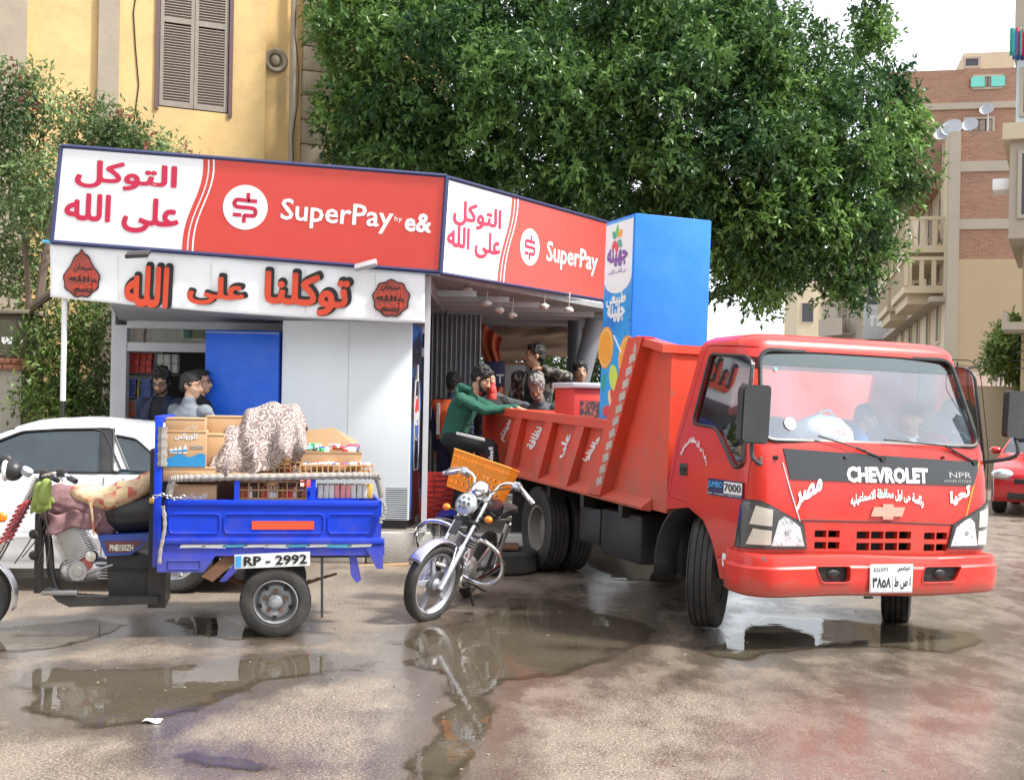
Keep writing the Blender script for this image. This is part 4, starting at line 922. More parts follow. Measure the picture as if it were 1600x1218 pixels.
# ================================================================== people
SKIN = [mat('skin_tan', (.42, .23, .14), .5, var=.08, scale=20, sss=.05), mat('skin_light', (.52, .31, .2), .5, var=.08, scale=20, sss=.05), mat('skin_brown', (.30, .15, .09), .5, var=.08, scale=20)]
HAIRB = mat('hair_black', (.012, .011, .01), .55, var=.3, scale=60, bump=.6, bscale=150)
HAIRG = mat('hair_grey', (.20, .19, .18), .6, var=.4, scale=60, bump=.6, bscale=150)
def remesh(b, name, m, parent, vox=.011, sm=3, smooth=180):
    o = b.build(name, m, parent, smooth=0)
    md = o.modifiers.new('r', 'REMESH'); md.mode = 'VOXEL'; md.voxel_size = vox
    s = o.modifiers.new('s', 'SMOOTH'); s.iterations = sm; s.factor = .5
    bpy.context.view_layer.update(); bake(o, smooth); return o
def crumple(o, f, amp, off=(0, 0, 0)):
    me = o.data; n = len(me.vertices); co = np.empty(n * 3, np.float32); no = np.empty(n * 3, np.float32); me.vertices.foreach_get('co', co)
    me.vertex_normals.foreach_get('vector', no); co = co.reshape(-1, 3); no = no.reshape(-1, 3)
    k = np.array([noise.fractal(Vector((a * f + off[0], b * f, c * f)), 1, 2, 3) for a, b, c in co.tolist()], np.float32)
    me.vertices.foreach_set('co', (co + no * (k * amp)[:, None]).ravel()); me.update()
def chain(b, pts, rs):
    for i in range(len(pts) - 1): b.cap(pts[i], pts[i + 1], rs[i], rs[i + 1], 12)
def torso(b, J, k, g=0.0, top=1.0, xs=None):
    """lofted trunk from the hips to the neck base; rings lean with the spine, shoulders axis from the joints"""
    hp = (J['hl'] + J['hr']) / 2; sh = (J['sl'] + J['sr']) / 2; ax0 = (J['hl'] - J['hr']).normalized(); ax1 = (J['sl'] - J['sr']).normalized()
    sw = (J['sl'] - J['sr']).length / 2; up = (sh - hp)
    prof = [(-.16, .7, .085), (-.08, .86, .11), (.05, .88, .115), (.2, .82, .112), (.42, .80, .11), (.62, .92, .122), (.8, 1.0, .122), (.92, .97, .105), (1.02, .72, .08), (1.1, .42, .062)]
    rings = []; fwd = ax0.cross(up.normalized()).normalized()
    for t, wx, dy in prof:
        c = hp + up * t + fwd * (.015 * math.sin(max(0, t) * PI)) * -1; ax = ax0.lerp(ax1, max(0, min(1, t))).normalized(); f = ax.cross(up.normalized()).normalized()
        rx = sw * wx * .93 + g; ry = dy * k + g
        rings.append([c + ax * (math.copysign(abs(math.cos(a)) ** .85, math.cos(a)) * rx) + f * (math.copysign(abs(math.sin(a)) ** .85, math.sin(a)) * ry) for a in [2 * PI * i / 20 for i in range(20)]])
    b.loft(rings)
    for s in 'lr': b.sph(J['s' + s] + V(0, 0, -.012), .056 * k + g, 12, 8)
def hand(b, w_, d, up, side, k=1.0, curl=.5):
    """palm, four fingers and a thumb; w_ wrist, d direction of the hand, up = back-of-hand normal"""
    d = Vector(d).normalized(); up = (Vector(up) - d * Vector(up).dot(d)).normalized(); s = d.cross(up) * side
    for i in range(3): b.cap(w_ + s * (i - 1) * .022 * k, w_ + d * .085 * k + s * (i - 1) * .026 * k, .017 * k, .016 * k, 8)
    for i, ln in enumerate((.068, .078, .072, .056)):
        r0 = w_ + d * .085 * k + s * (i - 1.5) * .0215 * k; c1 = (d - up * curl * .5).normalized(); c2 = (d - up * curl * 1.3).normalized()
        p1 = r0 + c1 * ln * .5 * k; b.cap(r0, p1, .0098 * k, .0092 * k, 7); b.cap(p1, p1 + c2 * ln * .5 * k, .0092 * k, .008 * k, 7)
    t0 = w_ + d * .03 * k - s * .03 * k; t1 = t0 + (d * .6 - s * .8 - up * .2).normalized() * .04 * k; b.cap(t0, t1, .013 * k, .011 * k, 7); b.cap(t1, t1 + (d - up * .3 - s * .1).normalized() * .032 * k, .011 * k, .009 * k, 7)
def person(name, label, M, J=None, group=None, skin=0, hair='short', hairm=None, top=None, pants=None, shoes=None, yaw=0, tilt=0, nod=0, beard=None, glasses=False,
           hood=False, sleeve=1.0, k=1.0, vox=.011, seated=False, neckline=0, extra=None, hands=True, jacket=None, cap_=None, lod=False):
    t = thing(name, label, 'person', M, group)
    B = dict(hl=(.09, 0, .93), hr=(-.09, 0, .93), kl=(.10, -.01, .5), kr=(-.10, -.01, .5), al=(.10, .03, .09), ar=(-.10, .03, .09),
             sl=(.185, 0, 1.42), sr=(-.185, 0, 1.42), el=(.23, .02, 1.13), er=(-.23, .02, 1.13), wl=(.24, -.05, .88), wr=(-.24, -.05, .88), n=(0, .01, 1.49), h=(0, -.015, 1.64))
    # person faces -y: their left is +x
    B.update(J or {}); Jv = {a: Vector(c) for a, c in B.items()}; J = Jv
    hd = J['h']; HM = Matrix.Translation(hd) @ Matrix.Rotation(R(yaw), 4, 'Z') @ Matrix.Rotation(R(tilt), 4, 'Y') @ Matrix.Rotation(R(nod), 4, 'X')
    sk = SKIN[skin]
    b = MB(); torso(b, J, .9 * k, -.012)
    b.cap(J['n'] - V(0, 0, .05), hd + (J['n'] - hd) * .35, .058, .052, 12)
    for s in 'lr':
        chain(b, [J['s' + s], J['e' + s], J['w' + s]], [.046 * k, .038 * k, .025]); chain(b, [J['h' + s], J['k' + s], J['a' + s]], [.082 * k, .052, .036])
        a = J['a' + s]; b.cap(a + V(0, .03, -.045), a + V(0, -.15, -.055), .035, .028, 10)
        sd_ = 1 if s == 'l' else -1
        if hands: dd = J.get('d' + s, (J['w' + s] - J['e' + s])); hand(b, J['w' + s], dd, J.get('u' + s, V(sd_ * .5, -.3, 1)), -sd_, 1.0, .6)
    # head: skull, jaw, brow, cheeks, nose, lips, chin, ears
    hb = b
    def S(c, r): hb.sph(c, r, 18, 12, M=HM)
    S((0, .012, .035), (.076, .093, .085)); S((0, -.028, -.02), (.062, .068, .075)); S((0, -.055, -.075), (.036, .033, .03)); S((0, -.03, -.055), (.053, .055, .04))
    hb.cap(V(0, -.088, .018), V(0, -.112, -.022), .0095, .0145, 8, M=HM); S((.013, -.1, -.026), .0095); S((-.013, -.1, -.026), .0095)
    for s in (-1, 1): S((s * .03, -.075, .035), (.024, .014, .01)); S((s * .034, -.067, -.018), (.02, .018, .018)); S((s * .077, .012, -.002), (.01, .018, .031))
    S((0, -.088, -.052), (.021, .01, .0055)); S((0, -.086, -.062), (.018, .01, .006))
    body = remesh(b, 'body', sk, t, .0125 if lod else .0088, 2)
    # eyes, brows
    e = MB()
    for s in (-1, 1): e.sph((s * .03, -.083, .014), (.0125, .008, .007), 10, 8, M=HM)
    e.build('eyes', mat('eye_white', (.55, .5, .47), .2), t); e = MB()
    for s in (-1, 1): e.sph((s * .029, -.0905, .013), (.0055, .0035, .0055), 8, 6, M=HM); e.tube([HM @ V(s * .013, -.094, .034), HM @ V(s * .03, -.0935, .042), HM @ V(s * .047, -.083, .036)], .0042, 5)
    e.build('brows', hairm or HAIRB, t); e = MB(); e.tube([HM @ V(-.019, -.0985, -.057), HM @ V(0, -.1015, -.0565), HM @ V(.019, -.0985, -.057)], .0022, 5); e.build('mouth', mat('mouth_dark', (.16, .05, .04), .5), t)
    # hair
    h = MB()
    if hair != 'bald':
        hh = {'short': .009, 'full': .02, 'curly': .024}[hair]
        h.sph((0, .022, .052), (.079 + hh * .5, .093 + hh * .3, .083 + hh), 20, 14, M=HM); h.sph((0, .055, .0), (.072, .06, .062), 16, 10, M=HM)
        n0 = len(h.v)
        if hair in ('full', 'curly'):
            for i in range(46):
                a = random.uniform(0, 2 * PI); q = random.uniform(.15, 1); z_ = .07 + .07 * math.sqrt(1 - q * q) ; c = V(.08 * q * math.cos(a), .02 + .085 * q * math.sin(a), z_)
                if c.y < -.05 and c.z < .1: continue
                h.sph(c, random.uniform(.016, .026), 7, 5, M=HM)
        h.sph((0, -.04, .105), (.052, .038, .018 + hh * .6), 12, 8, M=HM)
        for s in (-1, 1): h.cap(V(s * .074, .0, .05), V(s * .073, .012, -.02), .011, .006, 7, M=HM)
        o = remesh(h, 'hair', hairm or HAIRB, t, .008, 1); crumple(o, 45, .012)
    if beard:
        e = MB(); e.sph((0, -.058, -.083), (.043, .037, .03), 14, 8, M=HM)
        for s in (-1, 1): e.cap(V(s * .066, -.0, .0), V(s * .052, -.04, -.06), .011, .016, 8, M=HM); e.cap(V(s * .052, -.04, -.06), V(s * .02, -.075, -.08), .017, .018, 8, M=HM); e.cap(V(s * .003, -.098, -.041), V(s * .025, -.089, -.052), .0055, .005, 6, M=HM)
        remesh(e, 'beard', beard, t, .006, 2)
    if glasses:
        e = MB()
        for s in (-1, 1): e.tube([HM @ V(s * .032 + .022 * math.cos(a), -.1, .013 + .016 * math.sin(a)) for a in [2 * PI * i / 12 for i in range(12)]], .0035, 5, closed=True); e.tube([HM @ V(s * .054, -.098, .018), HM @ V(s * .08, .0, .012)], .003, 5)
        e.tube([HM @ V(-.01, -.103, .017), HM @ V(.01, -.103, .017)], .003, 5); e.build('glasses', BLACKM, t)
    if cap_:
        e = MB(); e.sph((0, .005, .085), (.092, .108, .05), 18, 10, M=HM); e.sph((.03, -.01, .1), (.09, .1, .035), 16, 8, M=HM); e.tube([HM @ V(.083 * math.cos(a), .005 + .1 * math.sin(a), .068) for a in [2 * PI * i / 20 for i in range(20)]], .013, 6, closed=True); remesh(e, 'beret', cap_, t, .008, 2)
    # clothes
    if top:
        c = MB(); torso(c, J, k, .022)
        for s in 'lr':
            w_ = J['e' + s].lerp(J['w' + s], sleeve) if sleeve <= 1 else J['w' + s]
            chain(c, [J['s' + s], J['e' + s], w_], [.058 * k, .054 * k, .042]); c.cap(w_ + (J['e' + s] - w_) * .12, w_, .046, .044, 12)
            for i in range(5):   # sleeve folds
                p = J['s' + s].lerp(J['e' + s], .3 + .17 * i) + V(random.uniform(-.01, .01), random.uniform(-.01, .01), 0); c.sph(p, (.064 * k, .064 * k, .022), 10, 6)
        c.cap(J['n'] - V(0, 0, .03), J['n'] + V(0, 0, .012), .07, .066, 14)
        if hood:
            q = J['n']; c.tube([q + V(.085 * math.cos(a), .03 + .085 * math.sin(a), .02 + .03 * math.sin(a)) for a in [PI * 1.15 + -1.3 * PI * i / 12 for i in range(13)]], .036, 10); c.sph(q + V(0, .13, -.02), (.1, .06, .085), 14, 10)
        o = remesh(c, 'jacket' if hood is None else 'top', top, t, .0125 if lod else .011, 2)
        crumple(o, 9, .009)
    if jacket:
        c = MB(); torso(c, J, k * 1.05, .034)
        for s in 'lr': chain(c, [J['s' + s], J['e' + s], J['w' + s]], [.066 * k, .062 * k, .05])
        c.tube([J['n'] + V(.085 * math.cos(a), .01 + .08 * math.sin(a), .0) for a in [2 * PI * i / 16 for i in range(16)]], .024, 8, closed=True)
        o = remesh(c, 'jacket', jacket, t, .012, 2)
        crumple(o, 8, .011)
        f_ = MB(); hp = (J['hl'] + J['hr']) / 2; sh = (J['sl'] + J['sr']) / 2; f_.hexa([hp + V(-.05, -.35, -.3), hp + V(.05, -.35, -.3), hp + V(.05, -.03, -.3), hp + V(-.05, -.03, -.3), sh + V(-.09, -.35, .1), sh + V(.09, -.35, .1), sh + V(.06, -.04, .1), sh + V(-.06, -.04, .1)]) if neckline else None
        if neckline: boolean(o, [f_], smooth=180)
    if pants:
        c = MB(); hp = (J['hl'] + J['hr']) / 2
        c.sph(hp + V(0, 0, .02), (.165 * k, .125 * k, .12), 16, 10)
        for s in 'lr': chain(c, [J['h' + s], J['k' + s], J['a' + s] + (J['k' + s] - J['a' + s]) * .12], [.105 * k, .076, .062])
        o = remesh(c, 'trousers', pants, t, .013, 3)
        crumple(o, 8, .010, (3, 0, 0))
    if shoes:
        for s in 'lr':
            a = J['a' + s]; c = MB(); c.cap(a + V(0, .035, -.045), a + V(0, -.16, -.055), .045, .036, 12); c.cap(a + V(0, .01, .01), a + V(0, -.02, -.03), .046, .05, 12); o = remesh(c, 'shoe', shoes, t, .011, 2)
            MB().box(a.x - .045, a.x + .045, a.y - .2, a.y + .085, a.z - .09, a.z - .07, b=.008).build('sole', WHITEV, o)
    return t, J
GREEN = mat('green_fleece', (.018, .10, .065), .9, var=.25, scale=9, bump=.3, bscale=200)
GREYK = mat('grey_knit', (.085, .09, .10), .9, var=.25, scale=10, bump=.4, bscale=250)
GREYS = mat('grey_sweatshirt', (.17, .19, .22), .9, var=.2, scale=10, bump=.3, bscale=200)
BLKC = mat('black_cloth', (.014, .014, .017), .85, var=.3, bump=.2)
NAVYC = mat('navy_cloth', (.018, .025, .06), .85, var=.3, bump=.2)
JEANS = mat('blue_denim', (.05, .10, .19), .9, var=.3, scale=14, bump=.3)
SHOE = mat('brown_shoe', (.12, .09, .07), .7, dirt=.4)
CAMO = mat('camouflage', (.035, .035, .03), .9, var=.2, c2=(.28, .25, .22), c2lo=.52, c2hi=.55, c2scale=14, bump=.2)
HIVIS = mat('orange_vest', (.75, .12, .03), .8, var=.15)
def at(px, py, Y, z=None, deg=0, s=1.0):
    """stand a figure so that its base is below photo column px at distance Y"""
    p = P(px, py, Y); return Matrix.Translation((p.x, Y, 0 if z is None else z)) @ Matrix.Rotation(R(deg), 4, 'Z') @ Matrix.Scale(s, 4)
BEARD = mat('beard_black', (.03, .022, .018), .8, bump=.4, bscale=200); BEARDG = mat('beard_grey', (.26, .24, .22), .8, bump=.4, bscale=200)
def place(px, py_head, Y, deg, s, hz=1.64):
    """base height so that the head centre lands at photo row py_head"""
    p = P(px, py_head, Y); return Matrix.Translation((p.x, Y, p.z - hz * s)) @ Matrix.Rotation(R(deg), 4, 'Z') @ Matrix.Scale(s, 4)
# man in green hooded top, leaning over the tailboard to the right
M = place(719, 592, 12.95, 78, 1.0, 1.55)
gm, J = person('person', 'bearded man in dark green hooded top reaching over the truck side', M, skin=1, hair='full', top=GREEN, pants=BLKC, shoes=SHOE, hood=True, beard=BEARD, nod=30, sleeve=.86,
   J=dict(h=(.0, -.22, 1.55), n=(0, -.12, 1.425), sl=(.18, -.10, 1.345), sr=(-.18, -.06, 1.345), el=(.16, -.34, 1.24), wl=(.10, -.60, 1.26), er=(-.15, -.30, 1.23), wr=(-.04, -.55, 1.25),
          dl=V(0, -1, -.3), dr=V(.3, -1, -.35), ul=V(0, .2, 1), ur=V(0, .2, 1), hl=(.09, .06, .93), hr=(-.09, .06, .93), kr=(-.13, -.36, .86), ar=(-.13, -.42, .46), kl=(.10, -.03, .5), al=(.10, .07, .09)))
for s, y in ((-1, 0), (-1, 1)):
    o = MB().tube([V(-.13 - .075 + y * .0, -.02 - .3 * t, 1.0 - .06 * t + .02 * y - y * .035) + V(-.005, 0, .0) for t in (0, .33, .66, 1)], .006, 5).build('trouser_stripe', WHITEV, gm)
lettering('Reebok', WHITEV, gm, lambda u, v, o: V(-.215 - o, -.36 + v - .03, .84 - u), -.02, -.03, .18, .03, bold=.03)
# old man with grey hair and dark grey jumper, bending over the bed
M = place(848, 607, 14.05, -20, 1.02, 1.48)
person('person', 'grey haired older man in dark grey jumper bent over the truck bed', M, skin=2, hair='curly', hairm=HAIRG, top=GREYK, pants=NAVYC, shoes=SHOE, beard=BEARDG, nod=32, yaw=8, sleeve=.8,
   J=dict(h=(.0, -.22, 1.48), n=(0, -.12, 1.36), sl=(.19, -.08, 1.27), sr=(-.19, -.08, 1.27), el=(.26, -.22, 1.06), wl=(.12, -.42, 1.04), er=(-.42, -.06, 1.34), wr=(-.64, -.22, 1.46), dr=V(-.8, -.3, .1), ur=V(0, .3, 1), dl=V(-.5, -.6, -.1), ul=V(0, .2, 1), hl=(.09, .1, .9), hr=(-.09, .1, .9)))
# man in camouflage jacket, face turned left, hand raised to his shoulder
M = place(836, 557, 14.6, -25, 1.10, 1.64)
person('person', 'man in camouflage jacket and black shirt looking to the left behind the truck', M, skin=0, hair='short', top=BLKC, jacket=CAMO, neckline=1, pants=CAMO, shoes=SHOE, yaw=-58, beard=None,
   J=dict(el=(.42, -.12, 1.42), wl=(.22, -.22, 1.50), dl=V(-.9, -.2, .1), ul=V(0, -.3, 1), er=(-.25, -.02, 1.15), wr=(-.22, -.2, 1.0)))
# dark haired person whose head shows above the red box
M = place(906, 583, 15.0, 10, 1.0)
person('person', 'person with dark hair whose forehead shows above the red ice box', M, skin=0, hair='full', top=BLKC, pants=BLKC, shoes=SHOE, lod=True)
# man half hidden behind the one in green, holding a red jar
M = place(762, 596, 14.0, 20, .95)
person('person', 'dark haired man mostly hidden behind the man in green', M, skin=0, hair='short', top=BLKC, pants=BLKC, shoes=SHOE, yaw=25, lod=True)
# worker in orange vest, seen from behind
M = place(708, 600, 13.9, 155, .95)
wk, _ = person('person', 'worker in orange safety vest and navy trousers behind the green hooded man', M, skin=2, hair='short', top=NAVYC, pants=NAVYC, shoes=SHOE, lod=True)
c = MB(); torso(c, _, 1.05, .04)
vest = remesh(c, 'safety_vest', HIVIS, wk, .013, 2)
cut_ = MB(); cut_.box(-.5, .5, -.5, .5, .5, 1.0); cut_.box(-.5, .5, -.5, .5, 1.46, 1.8); boolean(vest, [cut_], smooth=180)
for x in (-.1, .1): MB().box(x - .02, x + .02, .17, .178, 1.05, 1.42).build('reflective_strip', WHITEV, wk)
# kiosk customers
M = place(253, 597, 13.0, -8, 1.08)
km, J = person('person', 'bearded man with glasses in navy jacket looking down inside the kiosk', M, skin=1, hair='full', top=BLKC, jacket=NAVYC, neckline=1, pants=NAVYC, shoes=SHOE, beard=BEARD, glasses=True, nod=24)
lettering('BROOK', WHITEV, km, lambda u, v, o: V(u, -.15 - o, v), -.07, 1.24, .07, 1.28, bold=.03, off=.012); lettering('GYM', WHITEV, km, lambda u, v, o: V(u, -.15 - o, v), -.06, 1.18, .06, 1.23, bold=.03, off=.012)
M = place(297, 604, 12.35, 150, 1.06)
person('person', 'man in grey sweatshirt seen from behind at the kiosk window', M, skin=1, hair='short', top=GREYS, pants=JEANS, shoes=SHOE, yaw=-75, nod=5, J=dict(wr=(-.2, -.35, 1.3), er=(-.3, -.15, 1.15)))
M = place(312, 598, 12.72, 60, 1.02)
person('person', 'man with sunglasses on his head pressed against the blue fridge', M, skin=1, hair='short', top=BLKC, pants=BLKC, shoes=SHOE, yaw=20, glasses=True, lod=True)
# ================================================================== dump truck
TM = frame(2.21, 9.42, 20, roll=1.1)
def TH(px, py, ax, v): return hit(TM, px, py, ax, v)
RED = mat('truck_red', (.58, .018, .010), .34, var=.06, coat=.3, dirt=.35, dirtc=(.34, .10, .06), dscale=2.5, mud=(.35, 1.1, (.25, .14, .10), .28))
BEDR = mat('bed_red', (.64, .065, .03), .5, var=.10, dirt=.4, dirtc=(.30, .08, .05), dscale=3.5, c2=(.40, .14, .09), c2lo=.62, c2hi=.70, c2scale=7, mud=(.7, 1.5, (.26, .16, .12), .35))
BLKP = mat('black_plastic', (.022, .023, .025), .45, var=.2, dirt=.25, dirtc=(.12, .11, .1))
LENS = glass_mat('lamp_lens', (1, 1, 1), .0)
REFL = mat('lamp_reflector', (.80, .81, .82), .25, .35, var=.12, scale=25, bump=.6, bscale=18)
AMBER = mat('amber_lens', (.85, .22, .02), .25)
truck = thing('dump_truck', 'red dump truck with open tipper bed parked at the kiosk', 'truck', TM)
bpy.context.view_layer.update()
def fy(z):      # cab front surface
    k = [(.40, -.86), (.62, -.885), (.9, -.90), (1.15, -.885), (1.36, -.845), (2.02, -.60), (2.08, -.55), (2.2, -.40)]
    for (a, b), (c, d) in zip(k, k[1:]):
        if z <= c: return b + (d - b) * max(0, (z - a)) / (c - a)
    return k[-1][1]
def hw(z): return 1.0 if z < 1.32 else 1.0 - .10 * (z - 1.32) / .75
def by(z): return .33 - .30 * max(0, (z - .9)) / 1.2
RC = .17
def cab(s, z, o=0.0, inset=0.0):
    """point on the cab skin: s = distance round the corner measured from the centre of the front (+ to the right)"""
    sg = 1 if s >= 0 else -1; a = abs(s); w_ = hw(z) - inset; f = fy(z) + inset; st = w_ - RC; ar = RC * PI / 2
    if a <= st: x, y, nx_, ny_ = a, f - .03 * 0, 0, -1
    elif a <= st + ar:
        t = (a - st) / RC; x = st + RC * math.sin(t); y = f + RC - RC * math.cos(t); nx_, ny_ = math.sin(t), -math.cos(t)
    else: x = w_; y = f + RC + (a - st - ar); nx_, ny_ = 1, 0
    bul = .035 * (1 - (min(a, st) / st) ** 2); y -= bul if a <= st else 0
    return V(sg * (x + nx_ * o), y + ny_ * o, z)
def ring(z, ins=0.0, zoff=0.0, b_ins=0.0):
    pts = []; w_ = hw(z); st = w_ - RC; ar = RC * PI / 2; tot = st + ar + (by(z) - b_ins - (fy(z) + RC))
    ss = [st * i / 8 for i in range(9)] + [st + ar * i / 6 for i in range(1, 7)] + [st + ar + (tot - st - ar) * i / 4 for i in range(1, 5)]
    half = [cab(s, z, -ins) for s in ss]
    r = [V(-p.x, p.y, z + zoff) for p in reversed(half)] + [V(p.x, p.y, z + zoff) for p in half[1:]]; return r
def cabloft(ins, zlo, zhi, extra):
    b = MB(); zs = [zlo, .62, .9, 1.15, 1.34, 1.5, 1.7, 1.9, zhi]
    rings = [ring(z, ins, b_ins=ins) for z in zs]
    for z, i2, zo in extra:
        r = ring(z, ins, zo, b_ins=ins); kx = 1 - i2 / .95; ky = 1 - i2 / .5 * .9; rings.append([V(p.x * kx, -.15 + (p.y + .15) * ky, p.z) for p in r])
    b.loft(rings); return b
outer = cabloft(0, .42, 2.0, [(2.0, .012, .045), (2.0, .045, .082), (2.0, .11, .112), (2.0, .25, .13), (2.0, .4, .136)])
body = outer.build('cab_shell', RED, truck, fix=True)
inner = cabloft(.045, .50, 1.98, [(1.98, .02, .05), (1.98, .15, .075)])
WS = rpoly([(-.90, 1.385), (.90, 1.385), (.80, 2.005), (-.80, 2.005)], .10, 5)
ws = MB(); ws.prism(WS, lambda u, v, d: (u, d, v), -1.4, -.3)
side = [(-.665, 1.16), (-.60, 1.15), (-.55, 1.20), (-.36, 1.44), (-.06, 1.50), (.055, 1.53), (-.02, 1.96), (-.50, 1.96), (-.60, 1.80)]
side = [TH(px, py, 0, -.985) for px, py in ((1081, 661), (1118, 668), (1150, 731), (1163, 728), (1163, 565), (1152, 555), (1096, 552))]
side = rpoly([(q.y, q.z) for q in side], .05, 4)
sw = MB(); sw.prism(side, lambda u, v, d: (d, u, v), -1.3, 1.3)
# wheel arch: read off the photo on the side plane
arc = [TH(px, py, 0, -1.0) for px, py in ((1042, 795), (1075, 792), (1098, 812), (1112, 845), (1122, 890), (1130, 945))]
arc = [(q.y, q.z) for q in arc]; arc = [(.8, arc[0][1] - .02)] + arc + [(arc[-1][0], .2), (.8, .2)]
wa = MB(); wa.prism(arc, lambda u, v, d: (d, u, v), -1.2, 1.2)
bk = MB(); bk.box(-.62, .62, .0, .6, 1.45, 1.9)
gr = MB(); GR = []
def cp(px, py):   # photo point on the front skin -> (s, z)
    p = TH(px, py, 1, -.91); return p.x, p.z
for (x0, x1) in ((1271, 1311), (1335, 1422), (1441, 1480)):
    for (ya, yb2) in ((828, 838), (846, 856)):
        a = cp(x0, ya + .02 * (x0 - 1271) * 1.0); b_ = cp(x1, yb2 + .02 * (x1 - 1271)); n = 2 if x1 - x0 < 50 else 4
        for i in range(n):
            u0 = a[0] + (b_[0] - a[0]) * i / n; u1 = a[0] + (b_[0] - a[0]) * (i + 1) / n; GR.append((u0 + .006, u1 - .006, b_[1], a[1]))
for g in GR: gr.box(g[0], g[1], -1.1, -.6, g[2], g[3])
door_poly = [TH(px, py, 0, -.99) for px, py in ((1088, 539), (1160, 541), (1170, 560), (1168, 690), (1166, 735), (1164, 790), (1150, 852), (1122, 872), (1104, 815), (1078, 786), (1047, 775), (1062, 690))]
door_poly = rpoly([(q.y, q.z) for q in door_poly], .035, 3)
boolean(body, [ws, sw, wa, bk, gr, inner])
dm = body.data.copy()
dc = MB(); dc.prism(door_poly, lambda u, v, d: (d, u, v), -1.2, -.80)
cx_, cz_ = sum(p[0] for p in door_poly) / len(door_poly), sum(p[1] for p in door_poly) / len(door_poly)
big = [(cx_ + (u - cx_) * 1.012, cz_ + (v - cz_) * 1.008) for u, v in door_poly]
dd = MB(); dd.prism(big, lambda u, v, d: (d, u, v), -1.2, -.80)
boolean(body, [dd])
door = bpy.data.objects.new('door', dm); col.objects.link(door); door.parent = truck; bpy.context.view_layer.update(); boolean(door, [dc], 'INTERSECT')
for s in (1,):   # mirror side door seam
    MB().tube([V(1.001 if v < 1.32 else hw(v) + .001, u, v) for u, v in door_poly], .004, 4, closed=True).build('door_seam', DARK, truck)
h = TH(1068, 733, 0, -1.0); b = MB(); b.box(-1.006, -.99, h.y - .06, h.y + .06, h.z - .045, h.z + .045, b=.01); hd = b.build('door_handle', BLKP, door)
MB().box(-1.014, -1.004, h.y - .045, h.y + .045, h.z - .008, h.z + .02, b=.006).build('pull', DARK, hd)
# glass and rubber surrounds
def ws_y(x, z): return cab(x, z).y
g = MB(); nW = 16
g.grid(lambda u, v: (lambda z: V((-.9 + .10 * (z - 1.385) / .62) * (1 - 2 * u) , ws_y((-.9 + .10 * (z - 1.385) / .62) * (1 - 2 * u), z) + .02, z))(1.38 + .63 * v), nW, 6)
WG = glass_mat('windscreen_glass', (.88, .93, .96), .16, (.55, .72, .95), .14)  # bluish haze painted in for the reflected sky
g.build('windscreen', WG, truck, smooth=180)
WSt = MB(); WSt.grid(lambda u, v: (lambda z: V((-.9 + .10 * (z - 1.385) / .62) * (1 - 2 * u), ws_y((-.9 + .10 * (z - 1.385) / .62) * (1 - 2 * u), z) + .016, z))(1.90 + .105 * v), nW, 2)
WSt.build('sun_strip', glass_mat('tinted_strip', (.18, .42, .36), .1), truck, smooth=180)
MB().tube([V(u, ws_y(u, v) - .004, v) for u, v in WS], .017, 6, closed=True).build('windscreen_rubber', BLKP, truck)
SG = glass_mat('side_glass', (.42, .48, .5), .16)
for s in (-1, 1):
    b = MB(); b.prism(side, lambda u, v, d: (s * (hw(v) - .02 + d), u, v), 0, .004); b.build('side_window', SG, door if s < 0 else truck)
    MB().tube([V(s * (hw(v) + .002), u, v) for u, v in side], .012, 6, closed=True).build('window_rubber', BLKP, door if s < 0 else truck)
# black band under the windscreen
def skin(poly, o0, o1, name, m, parent=truck, zs=None):
    """patch following the cab skin, from (s,z) outline, split so that it bends with the corner"""
    b = MB(); st = .83; cuts = []
    p = []
    n = len(poly)
    for i in range(n):
        a, c = poly[i], poly[(i + 1) % n]; k = max(1, int(math.dist(a, c) / .04)); p += [(a[0] + (c[0] - a[0]) * j / k, a[1] + (c[1] - a[1]) * j / k) for j in range(k)]
    # strips between columns of constant s
    s0, s1 = min(q[0] for q in p), max(q[0] for q in p); N_ = max(4, int((s1 - s0) / .035)); cols = []
    for i in range(N_ + 1):
        s = s0 + (s1 - s0) * (i + .001 if i == 0 else (i - .001 if i == N_ else i)) / N_; zz = []
        for j in range(n):
            a, c = poly[j], poly[(j + 1) % n]
            if (a[0] - s) * (c[0] - s) <= 0 and a[0] != c[0]: zz.append(a[1] + (c[1] - a[1]) * (s - a[0]) / (c[0] - a[0]))
        if len(zz) >= 2: cols.append((s, min(zz), max(zz)))
    M_ = 5; rows = []
    for s, a, c in cols: rows.append([cab(s, a + (c - a) * j / M_, o1) for j in range(M_ + 1)] + [cab(s, a + (c - a) * j / M_, o0) for j in range(M_, -1, -1)])
    b.loft(rows); return b.build(name, m, parent)
def sz(px, py):
    """photo point -> (s,z) on the front skin (iterated for the bulge)"""
    y = -.92
    for _ in range(5): p = TH(px, py, 1, y); y = cab(max(-.83, min(.83, p.x)), p.z).y
    return p.x, p.z
band = skin([sz(1223, 700), sz(1530, 722), sz(1520, 759), sz(1228, 748)], .001, .006, 'black_panel', mat('gloss_black', (.015, .016, .018), .12, coat=.5))
sm = lambda u, v, o: cab(u, v, o)
def ttext(body_, x0, x1, yb, yt, m, sub=.03, **kw):
    a, c = sz(x0, yb), sz(x1, yb); t = sz(x0, yt); return lettering(body_, m, truck, sm, a[0], a[1], c[0], t[1], keep=False, sub=sub, **kw)
ttext('CHEVROLET', 1322, 1449, 753, 728, WHITEV, bold=.05, off=.007); ttext('NPR', 1482, 1516, 746, 737, GREYM, bold=.01, off=.007); ttext('POWER SYSTEMS', 1474, 1516, 753, 749, GREYM, bold=.01, off=.007)
